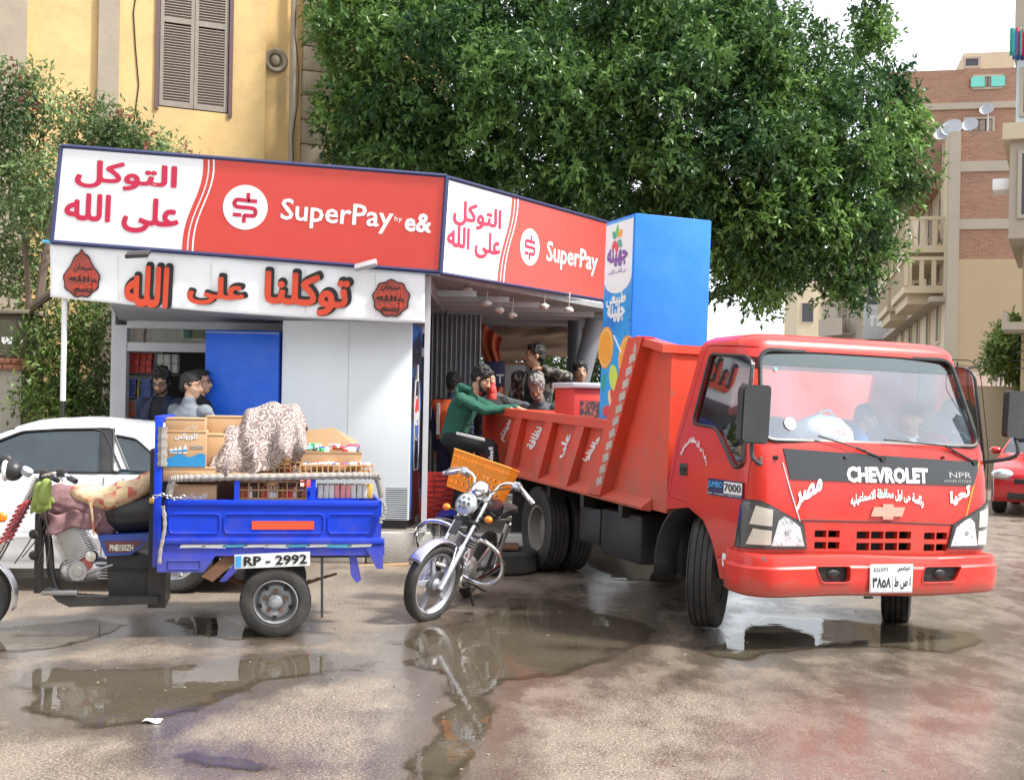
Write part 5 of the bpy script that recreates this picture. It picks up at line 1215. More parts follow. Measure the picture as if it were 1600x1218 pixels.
def arctext(body_, c, w_, hgt, lift, m, slant=0.0, map3=sm, **kw):
    cx, cy = c
    def f(u, v, o):
        t = (u - cx) / (w_ / 2); return map3(u, v - lift * t * t + slant * (u - cx), o)
    return lettering(body_, m, kw.pop('parent', truck), f, cx - w_ / 2, cy - hgt / 2, cx + w_ / 2, cy + hgt / 2, arabic=True, keep=False, sub=.03, **kw)
c = sz(1386, 772); arctext('رئاسة حى اول محافظة الاسماعيليه', c, .60, .085, .055, WHITEV, bold=.04, off=.004)
c = sz(1263, 772); arctext('مصر', c, .20, .13, 0, WHITEV, slant=.55, bold=.05, off=.004); c = sz(1499, 773); arctext('تحيا', c, .185, .11, 0, WHITEV, slant=.35, bold=.05, off=.004)
c = sz(1386, 799); u0, v0 = c; k = .14
bow = [(-1, -.28), (-.82, .28), (-.3, .28), (-.3, .46), (.3, .46), (.3, .28), (1, .28), (.82, -.28), (.3, -.28), (.3, -.46), (-.3, -.46), (-.3, -.28)]
MB().prism([(u0 + x * k, v0 + y * k * .8) for x, y in bow][::-1], lambda u, v, o: cab(u, v, o), .004, .012).build('bow_tie_badge', mat('badge_pink', (.62, .32, .24), .5), truck)
# hood seam, pinstripes
def dline(pts, o): q = [V(*sz(*p), 0) for p in pts]; return [cab(a.lerp(b_, t / 12).x, a.lerp(b_, t / 12).y, o) for a, b_ in zip(q, q[1:]) for t in range(13)]
for pts in (((1246, 812), (1385, 815), (1512, 820)),): MB().tube(dline(pts, .002), .004, 5).build('panel_seam', DARK, truck)
MB().tube([cab(*sz(*p), .004) for p in ((1222, 722), (1234, 765), (1249, 814))], .005, 5).build('pinstripe', WHITEV, truck)
MB().tube([cab(*sz(*p), .004) for p in ((1529, 722), (1516, 775), (1503, 828))], .006, 5).build('pinstripe', mat('yellow_stripe', (.75, .42, .05), .5), truck)
# grille backing
MB().box(-.6, .6, -.80, -.78, .6, .84).build('grille_back', DARK, truck)
# headlights wrap round the corners
def lamp(sg):
    A = [(.575, .665), (.60, .83), (.92, .985), (1.06, .985), (1.10, .66)]
    P_ = [(sg * s, z) for s, z in A]
    o = skin(P_, -.02, .012, 'headlight', BLKP)
    def sub_(A2, o0, o1, nm, m): return skin([(sg * s, z) for s, z in A2], o0, o1, nm, m, o)
    sub_([(.60, .685), (.622, .80), (.70, .855), (.755, .885), (.80, .85), (.835, .76), (.84, .685)], .0125, .018, 'lamp_bowl', mat('bowl_bright', (.82, .84, .86), .2, 0, var=.1, scale=30, bump=.6, bscale=30, c2=(.30, .34, .42), c2lo=.56, c2hi=.62, c2scale=22))
    sub_([(.845, .69), (.845, .785), (.99, .80), (1.0, .69)], .0125, .018, 'turn_lamp', mat('pale_amber', (.74, .68, .58), .3, var=.2)); sub_([(.845, .815), (.845, .925), (.98, .955), (.985, .825)], .0125, .018, 'side_lamp', mat('pale_amber', (.74, .68, .58), .3))
    sub_([(.585, .67), (.61, .825), (.92, .975), (1.05, .975), (1.09, .668)], .020, .023, 'lens', LENS)
    c_ = cab(sg * .735, .775, .019); MB().lathe([(.001, .004), (.014, .004), (.018, .0)], c_, (0, -1, 0), 14).build('bulb', GREYM, o)
lamp(-1); lamp(1)
# bumper
def bump_pt(s, o=0):
    a = abs(s); sg = 1 if s >= 0 else -1; st = .83; r_ = .17; ar = r_ * PI / 2; f = -.985 + .02
    if a <= st: return V(sg * a, f - .03 * (1 - (a / st) ** 2) - o, 0)
    if a <= st + ar: t = (a - st) / r_; return V(sg * (st + r_ * math.sin(t) + o * math.sin(t)), f + r_ - (r_ + o) * math.cos(t), 0)
    return V(sg * (1.0 + o), f + r_ + a - st - ar, 0)
b = MB(); rows = []
for i in range(41):
    s = -1.28 + 2.56 * i / 40; zt_ = .628 - .01 * s; prof = [(-.04, .365), (.0, .355), (.022, .362), (.036, .38), (.044, .46), (.045, .545), (.030, .56), (.026, .61), (.016, zt_ - .002), (.0, zt_), (-.04, zt_), (-.06, .5)]
    if i in (0, 40): prof = [(q[0] * .8 - .006, .37 + (q[1] - .37) * .97 + .006) for q in prof]
    rows.append([bump_pt(s, o) + V(0, 0, z - .006 * math.sin(s * 5)) for o, z in prof])
b.loft(rows); BUMP = mat('bumper_red', (.66, .03, .018), .35, var=.06, coat=.2, dirt=.12, c2=(.13, .12, .12), c2lo=.655, c2hi=.67, c2scale=2.2, mud=(.3, .55, (.20, .15, .11), .5))
bo = b.build('bumper', BUMP, truck)
ct = []
fog = []
for px in (1298, 1464):
    p = TH(px, 896, 1, -1.0); fog.append(p); k = MB(); sg = 1 if p.x > -.2 else -1
    pl = rpoly([(p.x - .155 * 1, p.z + .06), (p.x - .10, p.z - .05), (p.x + .10, p.z - .05), (p.x + .155, p.z + .06)] if 0 else [(p.x - .14, p.z + .055), (p.x - .14 + (.05 if sg < 0 else -.02), p.z - .055), (p.x + .13, p.z - .055), (p.x + .14 + (-.01 if sg < 0 else .05), p.z + .055)], .03, 4); fog[-1] = (p, pl)
    k.prism(pl, lambda u, v, d: (u, d, v), -1.2, -.985); ct.append(k)
boolean(bo, ct)
for p, pl in fog:
    MB().tube([V(u, bump_pt(u, .045).y - .001, v) for u, v in pl], .005, 5, closed=True).build('fog_recess_rim', BUMP, bo)
    MB().prism([(p.x + (u - p.x) * .98, p.z + (v - p.z) * .98) for u, v in pl], lambda u, v, d: (u, d, v), -.994, -.987).build('fog_recess', DARK, bo); MB().sph((p.x + .02, -.995, p.z), (.055, .02, .035), 16, 8).build('fog_lamp', BLKP, bo)
# number plate
q = [TH(px, py, 1, -1.045) for px, py in ((1357, 926), (1424, 927), (1424, 882), (1357, 881))]
u0, u1 = q[0].x, q[1].x; v0, v1 = q[0].z - .0, q[3].z; pl = MB(); pl.box(u0, u1, -1.052, -1.044, v0, v1, b=.003); po = pl.build('number_plate', mat('plate_grey', (.55, .56, .57), .4), truck)
MB().box(u0 + .012, u1 - .012, -1.0535, -1.0525, v0 + .012, v0 + (v1 - v0) * .66).build('plate_field', WHITEV, po)
pf = lambda u, v, o: V(u, -1.054 - o, v)
H_ = v1 - v0; W_ = u1 - u0
lettering('EGYPT', BLK, po, pf, u0 + .03, v0 + H_ * .74, u0 + W_ * .42, v0 + H_ * .9, bold=.0, off=.001); lettering('مصر', BLK, po, pf, u0 + W_ * .62, v0 + H_ * .7, u1 - .03, v0 + H_ * .94, arabic=True, off=.001, bold=.02)
lettering('٣٨٥٨', BLK, po, pf, u0 + .02, v0 + H_ * .18, u0 + W_ * .48, v0 + H_ * .56, arabic=True, off=.001, bold=.03, keep=False); lettering('ا ص ط', BLK, po, pf, u0 + W_ * .56, v0 + H_ * .12, u1 - .02, v0 + H_ * .58, arabic=True, off=.001, bold=.03, keep=False)
MB().box(u0 + W_ * .52, u0 + W_ * .53, -1.0545, -1.0535, v0 + .012, v0 + H_ * .66).build('plate_divider', BLK, po)
# wipers
for pts in (((1376, 716), (1330, 699), (1268, 680)), ((1524, 722), (1470, 696), (1370, 686))):
    w_ = [TH(px, py, 1, -.88 + .28 * max(0, (712 - py)) / 100) for px, py in pts]; w_ = [V(p.x, ws_y(max(-.8, min(.8, p.x)), max(1.36, p.z)) - .025, p.z) for p in w_]
    wo = MB().tube([w_[0], w_[1]], .009, 6).build('wiper', BLKP, truck); MB().tube([w_[1] + (w_[1] - w_[2]) * .25, w_[2]], .006, 5).build('wiper_blade', BLKP, wo); MB().lathe([(.022, 0), (.022, .03)], w_[0] + V(0, .02, 0), (0, -1, 0), 12).build('wiper_pivot', BLKP, wo)
for px in (1319, 1472): p = cab(*sz(px, 714), .012); MB().sph(p, .012, 8, 6).build('washer_nozzle', BLKP, truck)
# mirrors
c = TH(1180, 647, 0, -1.14); mm = MB(); pm = rpoly([(-.105, -.185), (.10, -.19), (.112, .19), (-.095, .185)], .035, 4)
mm.prism(pm, lambda u, v, d: (c.x + u, c.y + d, c.z + v), 0, .06); mo = mm.build('mirror', BLKP, truck, smooth=30)
MB().prism([(u * .93, v * .95) for u, v in pm], lambda u, v, d: (c.x + u, c.y + d, c.z + v), -.012, -.001).build('mirror_back', BLKP, mo)
e = [V(c.x + .0, c.y + .03, c.z - .18), V(c.x + .0, c.y + .02, c.z - .27), V(c.x + .05, c.y + .0, c.z - .32), V(-.9, -.83, c.z - .29), V(-.80, -.88, c.z - .28)]
MB().tube(smooth_path(e, 5), .014, 8).build('mirror_arm', BLKP, truck)
c2_ = TH(1592, 647, 1, -.95); mm = MB(); mm.prism([(u, v * .9) for u, v in pm], lambda u, v, d: (c2_.x + u * .95, c2_.y + d, c2_.z + v), 0, .06); mo = mm.build('mirror', BLKP, truck, smooth=30)
MB().tube(smooth_path([V(c2_.x, c2_.y + .03, c2_.z - .17), V(c2_.x - .02, c2_.y, c2_.z - .3), V(.95, -.75, c2_.z - .36)], 5), .014, 8).build('mirror_arm', BLKP, truck)
MB().tube([V(.93, -.77, 1.34), V(.87, -.60, 1.75), V(.85, -.62, 2.0)], .006, 5).build('aerial', BLKP, truck)
# small red corner deflector, markings on the door
dm3 = lambda u, v, o: V(-(hw(v) + o), u, v)
c = TH(1085, 688, 0, -1.0); arctext('رئاسة حى اول محافظة الاسماعيليه', (-c.y, c.z), .40, .055, .13, WHITEV, map3=lambda u, v, o: dm3(-u, v, o), parent=door, bold=.04, off=.004, slant=-.12)
a = TH(1106, 779, 0, -1.0); b_ = TH(1161, 756, 0, -1.0); z_ = (a.z + b_.z) / 2 + .01
MB().box(-1.006, -1.002, b_.y, a.y, z_ - .045, z_ + .07).build('jumbo_plate', NAVY, door)
MB().box(-1.0085, -1.0062, b_.y + .005, b_.y + (a.y - b_.y) * .52, z_ - .02, z_ + .06).build('plate_field', WHITEV, door)
dl = lambda u, v, o: V(-1.009 - o, -u, v)
lettering('7000', BLK, door, dl, -(b_.y + (a.y - b_.y) * .50), z_ - .005, -b_.y - .012, z_ + .05, bold=.02, keep=False, off=.001)
lettering('JUMBO', mat('print_blue', (.05, .35, .7), .4), door, dl, -a.y + .01, z_ + .0, -(b_.y + (a.y - b_.y) * .55), z_ + .055, bold=.03, keep=False, off=.001)
lettering('PRO  16 DIRECT INJECTION', WHITEV, door, dl, -a.y + .01, z_ - .04, -b_.y - .01, z_ - .025, keep=False, off=.001)
a = TH(1135, 874, 0, -1.0); st_ = MB().prism(rpoly([(-a.y - .05, a.z - .045), (-a.y + .045, a.z - .06), (-a.y + .055, a.z + .03), (-a.y - .05, a.z + .045)], .02), dl, -.004, -.001).build('round_sticker', WHITEV, truck); lettering('مصر', RED, truck, dl, -a.y - .035, a.z - .035, -a.y + .035, a.z + .02, arabic=True, bold=.05, off=.0)
# lower cab: step, dark inner arch
MB().box(-.97, .97, -.80, -.50, .36, .46).build('cab_floor', BLKP, truck); MB().box(-.66, .66, -.2, .9, .46, .9).build('engine_block', BLACKM, truck)
for s in (-1, 1):
    ag = MB(); ag.grid(lambda u, v: (s * (.62 + .36 * v), .02 + .52 * math.cos(PI * (u * 1.05 - .05)), .38 + .50 * math.sin(PI * (u * 1.05 - .05))), 16, 2); ago = ag.build('wheel_guard', BLKP, truck, smooth=180); md = ago.modifiers.new('s', 'SOLIDIFY'); md.thickness = .02
# interior
SEAT = mat('seat_cloth', (.16, .11, .13), .9, var=.2); CABI = mat('cab_lining', (.42, .33, .32), .8, var=.1)
MB().box(-.88, .88, -.62, -.42, .95, 1.28, b=.05).build('dashboard', mat('dash', (.06, .055, .06), .7), truck)
for x0 in (-.80, .12): b = MB(); b.box(x0, x0 + .68, -.35, .12, .95, 1.12, b=.05); b.box(x0, x0 + .68, .05, .17, 1.1, 1.55, b=.05); b.build('seat', SEAT, truck)
MB().box(-.9, .9, .16, .2, .95, 1.44).build('back_lining', CABI, truck)
MB().tube([V(.46 + .19 * math.cos(a), -.40 + .11 * math.sin(a), 1.36 + .13 * math.sin(a)) for a in [2 * PI * i / 24 for i in range(24)]], .016, 7, closed=True).build('steering_wheel', BLKP, truck); MB().cyl((.46, -.5, 1.2), (.46, -.40, 1.36), .025).build('steering_column', BLKP, truck)
MB().lathe([(.045, 0), (.045, .002)], cab(-.66, 1.5, -.012) , (0, -1, .35), 18).build('screen_sticker', WHITEV, truck); MB().lathe([(.014, 0), (.014, .002)], cab(-.70, 1.87, -.012), (0, -1, .35), 12).build('screen_dot', TURQ, truck)
# chassis
for s in (-1, 1): MB().box(s * .36 - .04, s * .36 + .04, -.5, 4.3, .56, .74).build('chassis_rail', BLACKM, truck)
MB().box(-.9, -.52, .95, 1.75, .32, .72, b=.04).build('fuel_tank', BLKP, truck); MB().box(.5, .88, 1.1, 1.7, .35, .7, b=.04).build('battery_box', BLKP, truck)
MB().box(-.88, -.50, 1.80, 2.25, .38, .70, b=.02).build('tool_box', BLACKM, truck); MB().box(-.8, .8, .42, .5, .3, 1.3).build('mud_panel', BLKP, truck)
MB().cyl((0, .9, .5), (0, 3.1, .45), .05).build('drive_shaft', BLACKM, truck)
MB().cyl((-.8, 0, .4), (.8, 0, .4), .05).build('front_axle', BLACKM, truck); b = MB(); b.cyl((-.8, 3.2, .4), (.8, 3.2, .4), .07); b.sph((0, 3.2, .4), .19); b.build('rear_axle', BLACKM, truck)
RIM = mat('rim_dusty', (.22, .20, .17), .7, var=.2, dirt=.5, dirtc=(.12, .10, .08))
def truck_wheel(x, y, sx, steer=0, dual=False):
    Rr = .405; M = Matrix.Translation((x, y, Rr - .005)) @ Matrix.Rotation(R(steer), 4, 'Z')
    ax = (sx, 0, 0); hwid = .105
    pr = [(.215, -hwid * .8), (.25, -hwid * .95), (.33, -hwid * 1.05), (.385, -hwid * .95), (.40, -hwid * .8)]
    for a in (-.6, -.2, .2, .6): pr += [(Rr, hwid * (a - .17)), (Rr, hwid * (a + .15)), (Rr - .014, hwid * (a + .155)), (Rr - .014, hwid * (a + .225))]
    pr += [(.40, hwid * .85), (.385, hwid * .95), (.33, hwid * 1.05), (.25, hwid * .95), (.215, hwid * .8)]
    t = MB(M).lathe(pr, (0, 0, 0), ax, 56, closed=True).build('wheel', RUBBER, truck, smooth=30)
    d = .045 if not dual else -.05
    MB(M).lathe([(.222, hwid * .86), (.20, hwid * .8), (.19, d), (.15, d - .01 if dual else d + .012), (.085, d + .0), (.08, d + .06), (.05, d + .07), (.001, d + .07)], (0, 0, 0), ax, 36).build('rim', RIM, t)
    MB(M).lathe([(.222, -hwid * .86), (.19, -.02), (.001, -.02)], (0, 0, 0), ax, 30).build('rim_back', RIM, t)
    for k in range(6):
        a = 2 * PI * k / 6; MB(M).lathe([(.012, 0), (.012, .02)], V(sx * d, .115 * math.cos(a), .115 * math.sin(a)), ax, 8).build('wheel_nut', STEEL, t)
    for k in range(30):   # shoulder blocks
        a = 2 * PI * k / 30
        for q in (-1, 1): MB
    return t
truck_wheel(-.80, .0, -1, -38); truck_wheel(.86, .0, 1, -38)
for x, sx in ((-.83, -1), (.83, 1)): truck_wheel(x, 3.2, sx, 0, True); truck_wheel(x - sx * .26, 3.2, sx, 0, True)
for s in (-1, 1): MB().box(s * .95 - .02 if s > 0 else -.97, s * .97 if s > 0 else -.6, 3.75, 3.77, .25, .8).build('mud_flap', RUBBER, truck)
MB().box(-.12, -.06, -.955, -.93, .33, .345).build('bumper_bolt', BLKP, truck)
# ---------------- tipper bed (side panel plane x=-1.02)
BX = -1.03
def bh(px, py): p = TH(px, py, 0, BX); return (p.y, p.z)
F = {k: bh(*v) for k, v in dict(tl=(757, 634), tr=(952, 657), bl=(790, 722), br=(960, 785), post_t=(1000, 527), hb_t=(1088, 536), hb_b=(1046, 786), post_b=(935, 768), lip_b=(975, 788)).items()}
slope = (F['tl'][1] - F['tr'][1]) / (F['tl'][0] - F['tr'][0])
ye = F['tl'][0]; ztop = lambda y: F['tr'][1] + (y - F['tr'][0]) * slope
zbot = lambda y: F['lip_b'][1] + (y - F['lip_b'][0]) * .03
xm = lambda u, v, d: V(BX + d, u, v)
for s in (-1, 1):
    mp_ = (lambda u, v, d: V(BX + d, u, v)) if s < 0 else (lambda u, v, d: V(-BX - d, u, v))
    b = MB(); b.prism([(.38, zbot(.5)), (ye, zbot(ye)), (ye, ztop(ye)), (F['tr'][0], ztop(F['tr'][0])), (F['post_t'][0] + .1, F['post_t'][1]), (.38, F['hb_t'][1])], mp_, .06, .085)
    b.build('side_panel', BEDR, truck)
    b = MB(); y0 = F['tr'][0] - .02; b.prism([(y0, ztop(y0) - .075), (ye, ztop(ye) - .075), (ye, ztop(ye) + .004), (y0, ztop(y0) + .004)], mp_, -.01, .1); b.build('top_rail', BEDR, truck)
    b = MB(); y0 = .62; b.hexa([mp_(y0, zbot(y0) - .01, .05), mp_(ye, zbot(ye) - .01, .05), mp_(ye, zbot(ye) + .0, -.03), mp_(y0, zbot(y0) + .0, -.03), mp_(y0, zbot(y0) + .09, .058), mp_(ye, zbot(ye) + .09, .058), mp_(ye, zbot(ye) + .02, -.035), mp_(y0, zbot(y0) + .02, -.035)]); b.build('bottom_lip', BEDR, truck, fix=True)
    # ribs: tapering gussets, read from the photo at their feet
    for (tx, bx_) in ((810, 794), (858, 838), (907, 883)):
        yt_, yb_ = bh(tx, 652)[0], bh(bx_, 735)[0]
        a0, a1 = yt_ - .09, yt_ + .09; zt_ = ztop(yt_) - .075; zb_ = zbot(yb_) + .02; c0, c1 = yb_ - .10, yb_ + .10
        b = MB(); b.hexa([mp_(c0, zb_, -.03), mp_(c1, zb_, -.03), mp_(c1, zb_, .058), mp_(c0, zb_, .058), mp_(a0, zt_, .0), mp_(a1, zt_, .0), mp_(a1, zt_, .058), mp_(a0, zt_, .058)]); b.build('side_rib', BEDR, truck, fix=True)
    b = MB(); b.prism([(ye - .1, zbot(ye)), (ye, zbot(ye)), (ye, ztop(ye) - .075), (ye - .1, ztop(ye) - .075)], mp_, -.02, .06); b.build('end_post', BEDR, truck)
    # slanted striped post and its lip
    pt, pb = F['post_t'], F['post_b']; dirv = Vector((pb[0] - pt[0], pb[1] - pt[1])).normalized(); w_ = .13
    pb2 = Vector(pt) + dirv * ((pt[1] - zbot(pb[0]) - .03) / abs(dirv.y))
    po2 = [(pt[0] - w_, pt[1]), (pt[0] + w_, pt[1]), (pb2.x + w_, pb2.y), (pb2.x - w_, pb2.y)]
    b = MB(); b.prism(po2[::-1], mp_, -.045, .06); post = b.build('slanted_post', BEDR, truck)
    for k in range(12):
        t0 = .05 + k * .078; c = Vector((pt[0] - w_ * .45, pt[1])).lerp(Vector((pb2.x - w_ * .45, pb2.y)), t0); hh = .05; ww = .055
        q = [(c.x - ww, c.y - hh * .3), (c.x + ww, c.y - hh), (c.x + ww, c.y + hh * .3), (c.x - ww, c.y + hh)]
        if k == 0: q = [(c.x - .02, c.y - .05), (c.x + .05, c.y - .05), (c.x + .01, c.y + .03)]
        MB().prism(q, mp_, -.049, -.046).build('reflector_mark', mat('old_reflector', (.50, .44, .38), .5, var=.4, scale=30, dirt=.5), post)
    MB().prism([(.36, F['hb_t'][1] - .05), (pt[0] + .02, pt[1] - .05), (pt[0] + .02, pt[1] + .012), (.36, F['hb_t'][1] + .012)], mp_, -.03, .1).build('head_rail', BEDR, truck)
hz = F['hb_t'][1]
MB().box(BX + .09, -BX - .09, .40, .45, zbot(.5), hz + .01).build('headboard', BEDR, truck)
MB().box(BX + .11, -BX - .11, .38, .50, hz - .05, hz + .014).build('headboard_rail', BEDR, truck)
fl = MB(); fl.hexa([V(BX + .09, .5, zbot(.5)), V(-BX - .09, .5, zbot(.5)), V(-BX - .09, ye, zbot(ye)), V(BX + .09, ye, zbot(ye)), V(BX + .09, .5, zbot(.5) + .04), V(-BX - .09, .5, zbot(.5) + .04), V(-BX - .09, ye, zbot(ye) + .04), V(BX + .09, ye, zbot(ye) + .04)]); fl.build('bed_floor', BEDR, truck, fix=True)
MB().box(BX + .03, -BX - .03, ye - .03, ye + .02, zbot(ye), ztop(ye) - .02).build('tailgate', BEDR, truck)
for y in (1.2, 2.0, 2.8, 3.6, 4.2): MB().box(-.95, .95, y, y + .08, zbot(y) - .13, zbot(y) - .012).build('cross_member', BLACKM, truck)
# slanted white words between the ribs
for body_, q0, q1 in (('مدينتكم', (780, 690), (794, 657)), ('نظافة', (823, 703), (839, 668)), ('على', (869, 716), (886, 680)), ('حافظوا', (909, 722), (932, 684))):
    a0, a1 = Vector(bh(*q0)), Vector(bh(*q1)); up_ = Vector(bh(q0[0] - 10, q0[1] - 5)) - a0
    lettering(body_, WHITEV, truck, lambda u, v, o: (lambda w: V(BX + .06 - o, w.x, w.y))(a0 + (a1 - a0) * u + up_ * v), 0, 0, 1, 1, arabic=True, bold=.04, keep=False, off=.002)
# ---------------- tall branded cooler standing in the bed
CX0, CX1, CY0, CY1 = -.84, -.115, 1.39, 1.99
czb = zbot(1.6) + .045; czt = TH(988, 332, 1, CY0).z
cool = thing('drinks_cooler', 'tall blue cooler with fruit print standing in the truck bed', 'refrigerator', TM)
MB().box(CX0, CX1, CY0, CY1, czb, czt, b=.012).build('cabinet', mat('cooler_blue', (.005, .16, .74), .3, var=.05, dirt=.1, dirtc=(.2, .4, .8)), cool)
cm = lambda u, v, o=0.0: V(CX0 - o, CY1 - u, v); CW = CY1 - CY0
def cf(px, py): p = TH(px, py, 0, CX0); return (CY1 - p.y, p.z)
MB().prism([(.02, czb + .03), (CW - .01, czb + .03), (CW - .01, czt - .02), (.02, czt - .02)], cm, .001, .004).build('fruit_print', mat('print_cyan', (.02, .33, .75), .3, c2=(.03, .03, .45), c2lo=.5, c2hi=.7, c2scale=1.1), cool)
a = cf(944, 362)[1]; zl = cf(965, 440)[1]
wp = [(.03, czt - .04), (CW - .02, czt - .04), (CW - .02, zl + .04)] + [(CW / 2 + (CW / 2 - .02) * math.cos(t), zl + .04 - .14 * math.sin(t)) for t in np.linspace(.2, PI - .2, 10)] + [(.03, zl + .04)]
MB().prism(wp[::-1], cm, .0045, .006).build('logo_field', WHITEV, cool)
LC = dict(green=(.12, .5, .08), orange=(.85, .35, .03), teal=(.02, .35, .28), red=(.65, .04, .06), purple=(.16, .03, .3), lime=(.55, .7, .08), cream=(.8, .62, .3))
for k_, c_ in LC.items(): mat('print_' + k_, c_, .35, var=.05)
lc = cf(965, 374)
for k, (an, cc) in enumerate(((90, 'green'), (35, 'orange'), (145, 'teal'), (-35, 'teal'), (215, 'red'), (-90, 'red'))):
    a = R(an); ln, wd = .12, .035; pts = [(lc[0] + math.cos(a) * ln * t - math.sin(a) * w_ * wd, lc[1] + math.sin(a) * ln * t + math.cos(a) * w_ * wd) for t, w_ in ((.15, 0), (.5, 1), (.8, .8), (1.1, 0), (.8, -.8), (.5, -1))]
    MB().prism(pts[::-1], cm, .0065, .0085).build('leaf_mark', MATS['print_' + cc], cool)
def ctext(body_, px, py, w_, h_, m, o=.0065, **kw): c = cf(px, py); lettering(body_, m, cool, lambda u, v, o_: cm(u, v, o_), c[0] - w_ / 2, c[1] - h_ / 2, c[0] + w_ / 2, c[1] + h_ / 2, arabic=True, keep=False, off=o, **kw)
ctext('جهينه', 965, 402, .42, .17, MATS['print_purple'], bold=.05); ctext('من القلب للقلب', 965, 424, .36, .05, MATS['print_purple'])
ctext('طبيعى', 963, 467, .40, .14, WHITEV, .005, bold=.05); ctext('جهينه', 963, 489, .36, .16, WHITEV, .005, bold=.05)
def disc(px, py, ru, rv, cc, o, rot=0):
    c = cf(px, py); MB().prism([(c[0] + x * math.cos(rot) - y * math.sin(rot), c[1] + x * math.sin(rot) + y * math.cos(rot)) for x, y in circ(0, 0, ru, 24, rv)], cm, o, o + .0015).build('fruit_shape', MATS['print_' + cc], cool)
for px, py, r in ((947, 543, .16), (980, 560, .17)): disc(px, py, r, r * 1.15, 'orange', .005); disc(px, py, r * .88, r * 1.0, 'cream', .007); disc(px, py, r * .8, r * .92, 'orange', .009)
disc(959, 590, .085, .12, 'lime', .005, .5); disc(943, 597, .04, .08, 'teal', .005, -.3); disc(957, 627, .06, .12, 'cream', .005, .7); disc(960, 624, .045, .11, 'red', .0068, .7); disc(950, 642, .1, .05, 'red', .0087)
MB().tube([cm(*cf(960, 524), .008), cm(*cf(972, 552), .008)], .008, 5).build('straw_print', WHITEV, cool)
# red ice box with grey lid beside it
p = TM @ V(*TH(893, 606, 0, -.72)); ib = thing('ice_box', 'red drinks ice box with grey lid beside the tall blue cooler', 'ice box', frame(p.x + .2, p.y + .1, 20, p.z))
MB().box(-.19, .3, 0, .5, -.72, 0, b=.02).build('box_body', MATS['carton_red'], ib); MB().box(-.215, .32, -.03, .52, 0, .055, b=.015).build('lid', mat('grey_lid', (.45, .47, .5), .4), ib); MB().box(-.12, .24, -.004, -.001, -.42, -.12).build('worn_print', mat('worn_black', (.04, .035, .04), .6, c2=(.35, .08, .06), c2lo=.5, c2hi=.55, c2scale=20), ib)
# red jar passed between the two men
p = P(768, 612, 13.1); j = thing('red_bottle', 'red ribbed metal canister between the two men at the truck', 'canister', Matrix.Translation(p)); MB().lathe([(.03, -.08), (.05, -.075), (.052, -.03), (.047, -.02), (.052, .0), (.046, .05), (.035, .07), (.035, .1), (.0, .1)], seg=20).build('canister_body', MATS['carton_red'], j)
# -------------------------------------------------- people in the cab
def incab(x, y, z, deg, s): return TM @ Matrix.Translation((x, y, z)) @ Matrix.Rotation(R(deg), 4, 'Z') @ Matrix.Scale(s, 4)
SIT = dict(kl=(.11, -.42, .95), kr=(-.11, -.42, .95), al=(.12, -.45, .52), ar=(-.12, -.45, .52), hl=(.09, 0, .93), hr=(-.09, 0, .93), el=(.24, -.12, 1.16), wl=(.14, -.32, 1.2), er=(-.24, -.12, 1.16), wr=(-.14, -.32, 1.2))
person('person', 'man in dark beret and navy jacket sitting at the steering wheel', incab(.74, -.26, -.02, -35, .96), SIT, skin=1, hair='short', top=WHITEV, jacket=NAVYC, neckline=1, pants=NAVYC, shoes=SHOE, cap_=NAVYC, yaw=-15, lod=True, vox=.012)
person('person', 'boy in blue top sitting in the middle of the truck cab', incab(.26, -.28, .26, 60, .80), dict(SIT, h=(0, -.06, 1.62)), skin=2, hair='short', top=mat('blue_top', (.03, .13, .45), .9), pants=NAVYC, shoes=SHOE, lod=True, nod=12)
b = MB(); b.sph((0, 0, 0), (.25, .17, .15), 24, 16); b.v = [v + v.normalized() * (.03 * noise.fractal(v * 9, 1, 2, 3)) for v in b.v]
bag = thing('white_sack', 'full white cloth sack propped behind the windscreen', 'sack', TM @ Matrix.Translation((-.16, -.42, 1.42))); b.build('sack_cloth', mat('sack_white', (.66, .68, .72), .8, var=.1), bag, smooth=180); lettering('MIRO', MATS['carton_red'], bag, lambda u, v, o: V(u, -.185 - o, v), -.02, .0, .14, .06, off=.004)
b = MB(); b.tube([(-.05, 0, .1), (-.02, .0, .17), (.06, .0, .19), (.12, 0, .12)], .012, 6); b.build('sack_handle', MATS['sack_white'], bag)
# ================================================================== cargo tricycle
g1 = G(430, 993)
KM = frame(g1.x, g1.y, 11)
def KH(px, py, ax=1, v=0.0): return hit(KM, px, py, ax, v)
TBLUE = mat('tricycle_blue', (.006, .045, .56), .42, var=.10, spec=.3, dirt=.3, dirtc=(.02, .03, .10), dscale=4, mud=(.4, .9, (.16, .12, .10), .4), c2=(.20, .09, .05), c2lo=.69, c2hi=.73, c2scale=6)
TBLUE2 = mat('side_cover_blue', (.02, .06, .30), .3, coat=.3)
RUST = mat('rusty_steel', (.16, .075, .04), .85, var=.3, scale=20, dirt=.3)
ALU = mat('cast_aluminium', (.55, .55, .56), .38, .9, var=.2, scale=30, dirt=.35, dirtc=(.2, .16, .12))
VINYL = mat('black_seat', (.025, .025, .027), .5, var=.2, dirt=.4, dirtc=(.12, .1, .09))
tri = thing('cargo_tricycle', 'blue cargo motor tricycle loaded with cartons and crates', 'tricycle', KM)
bpy.context.view_layer.update()
def k2(px, py, y=0.0): p = KH(px, py, 1, y); return (p.x, p.z)
TW = 1.12     # track
def ky(u, v, d): return V(u, d, v)
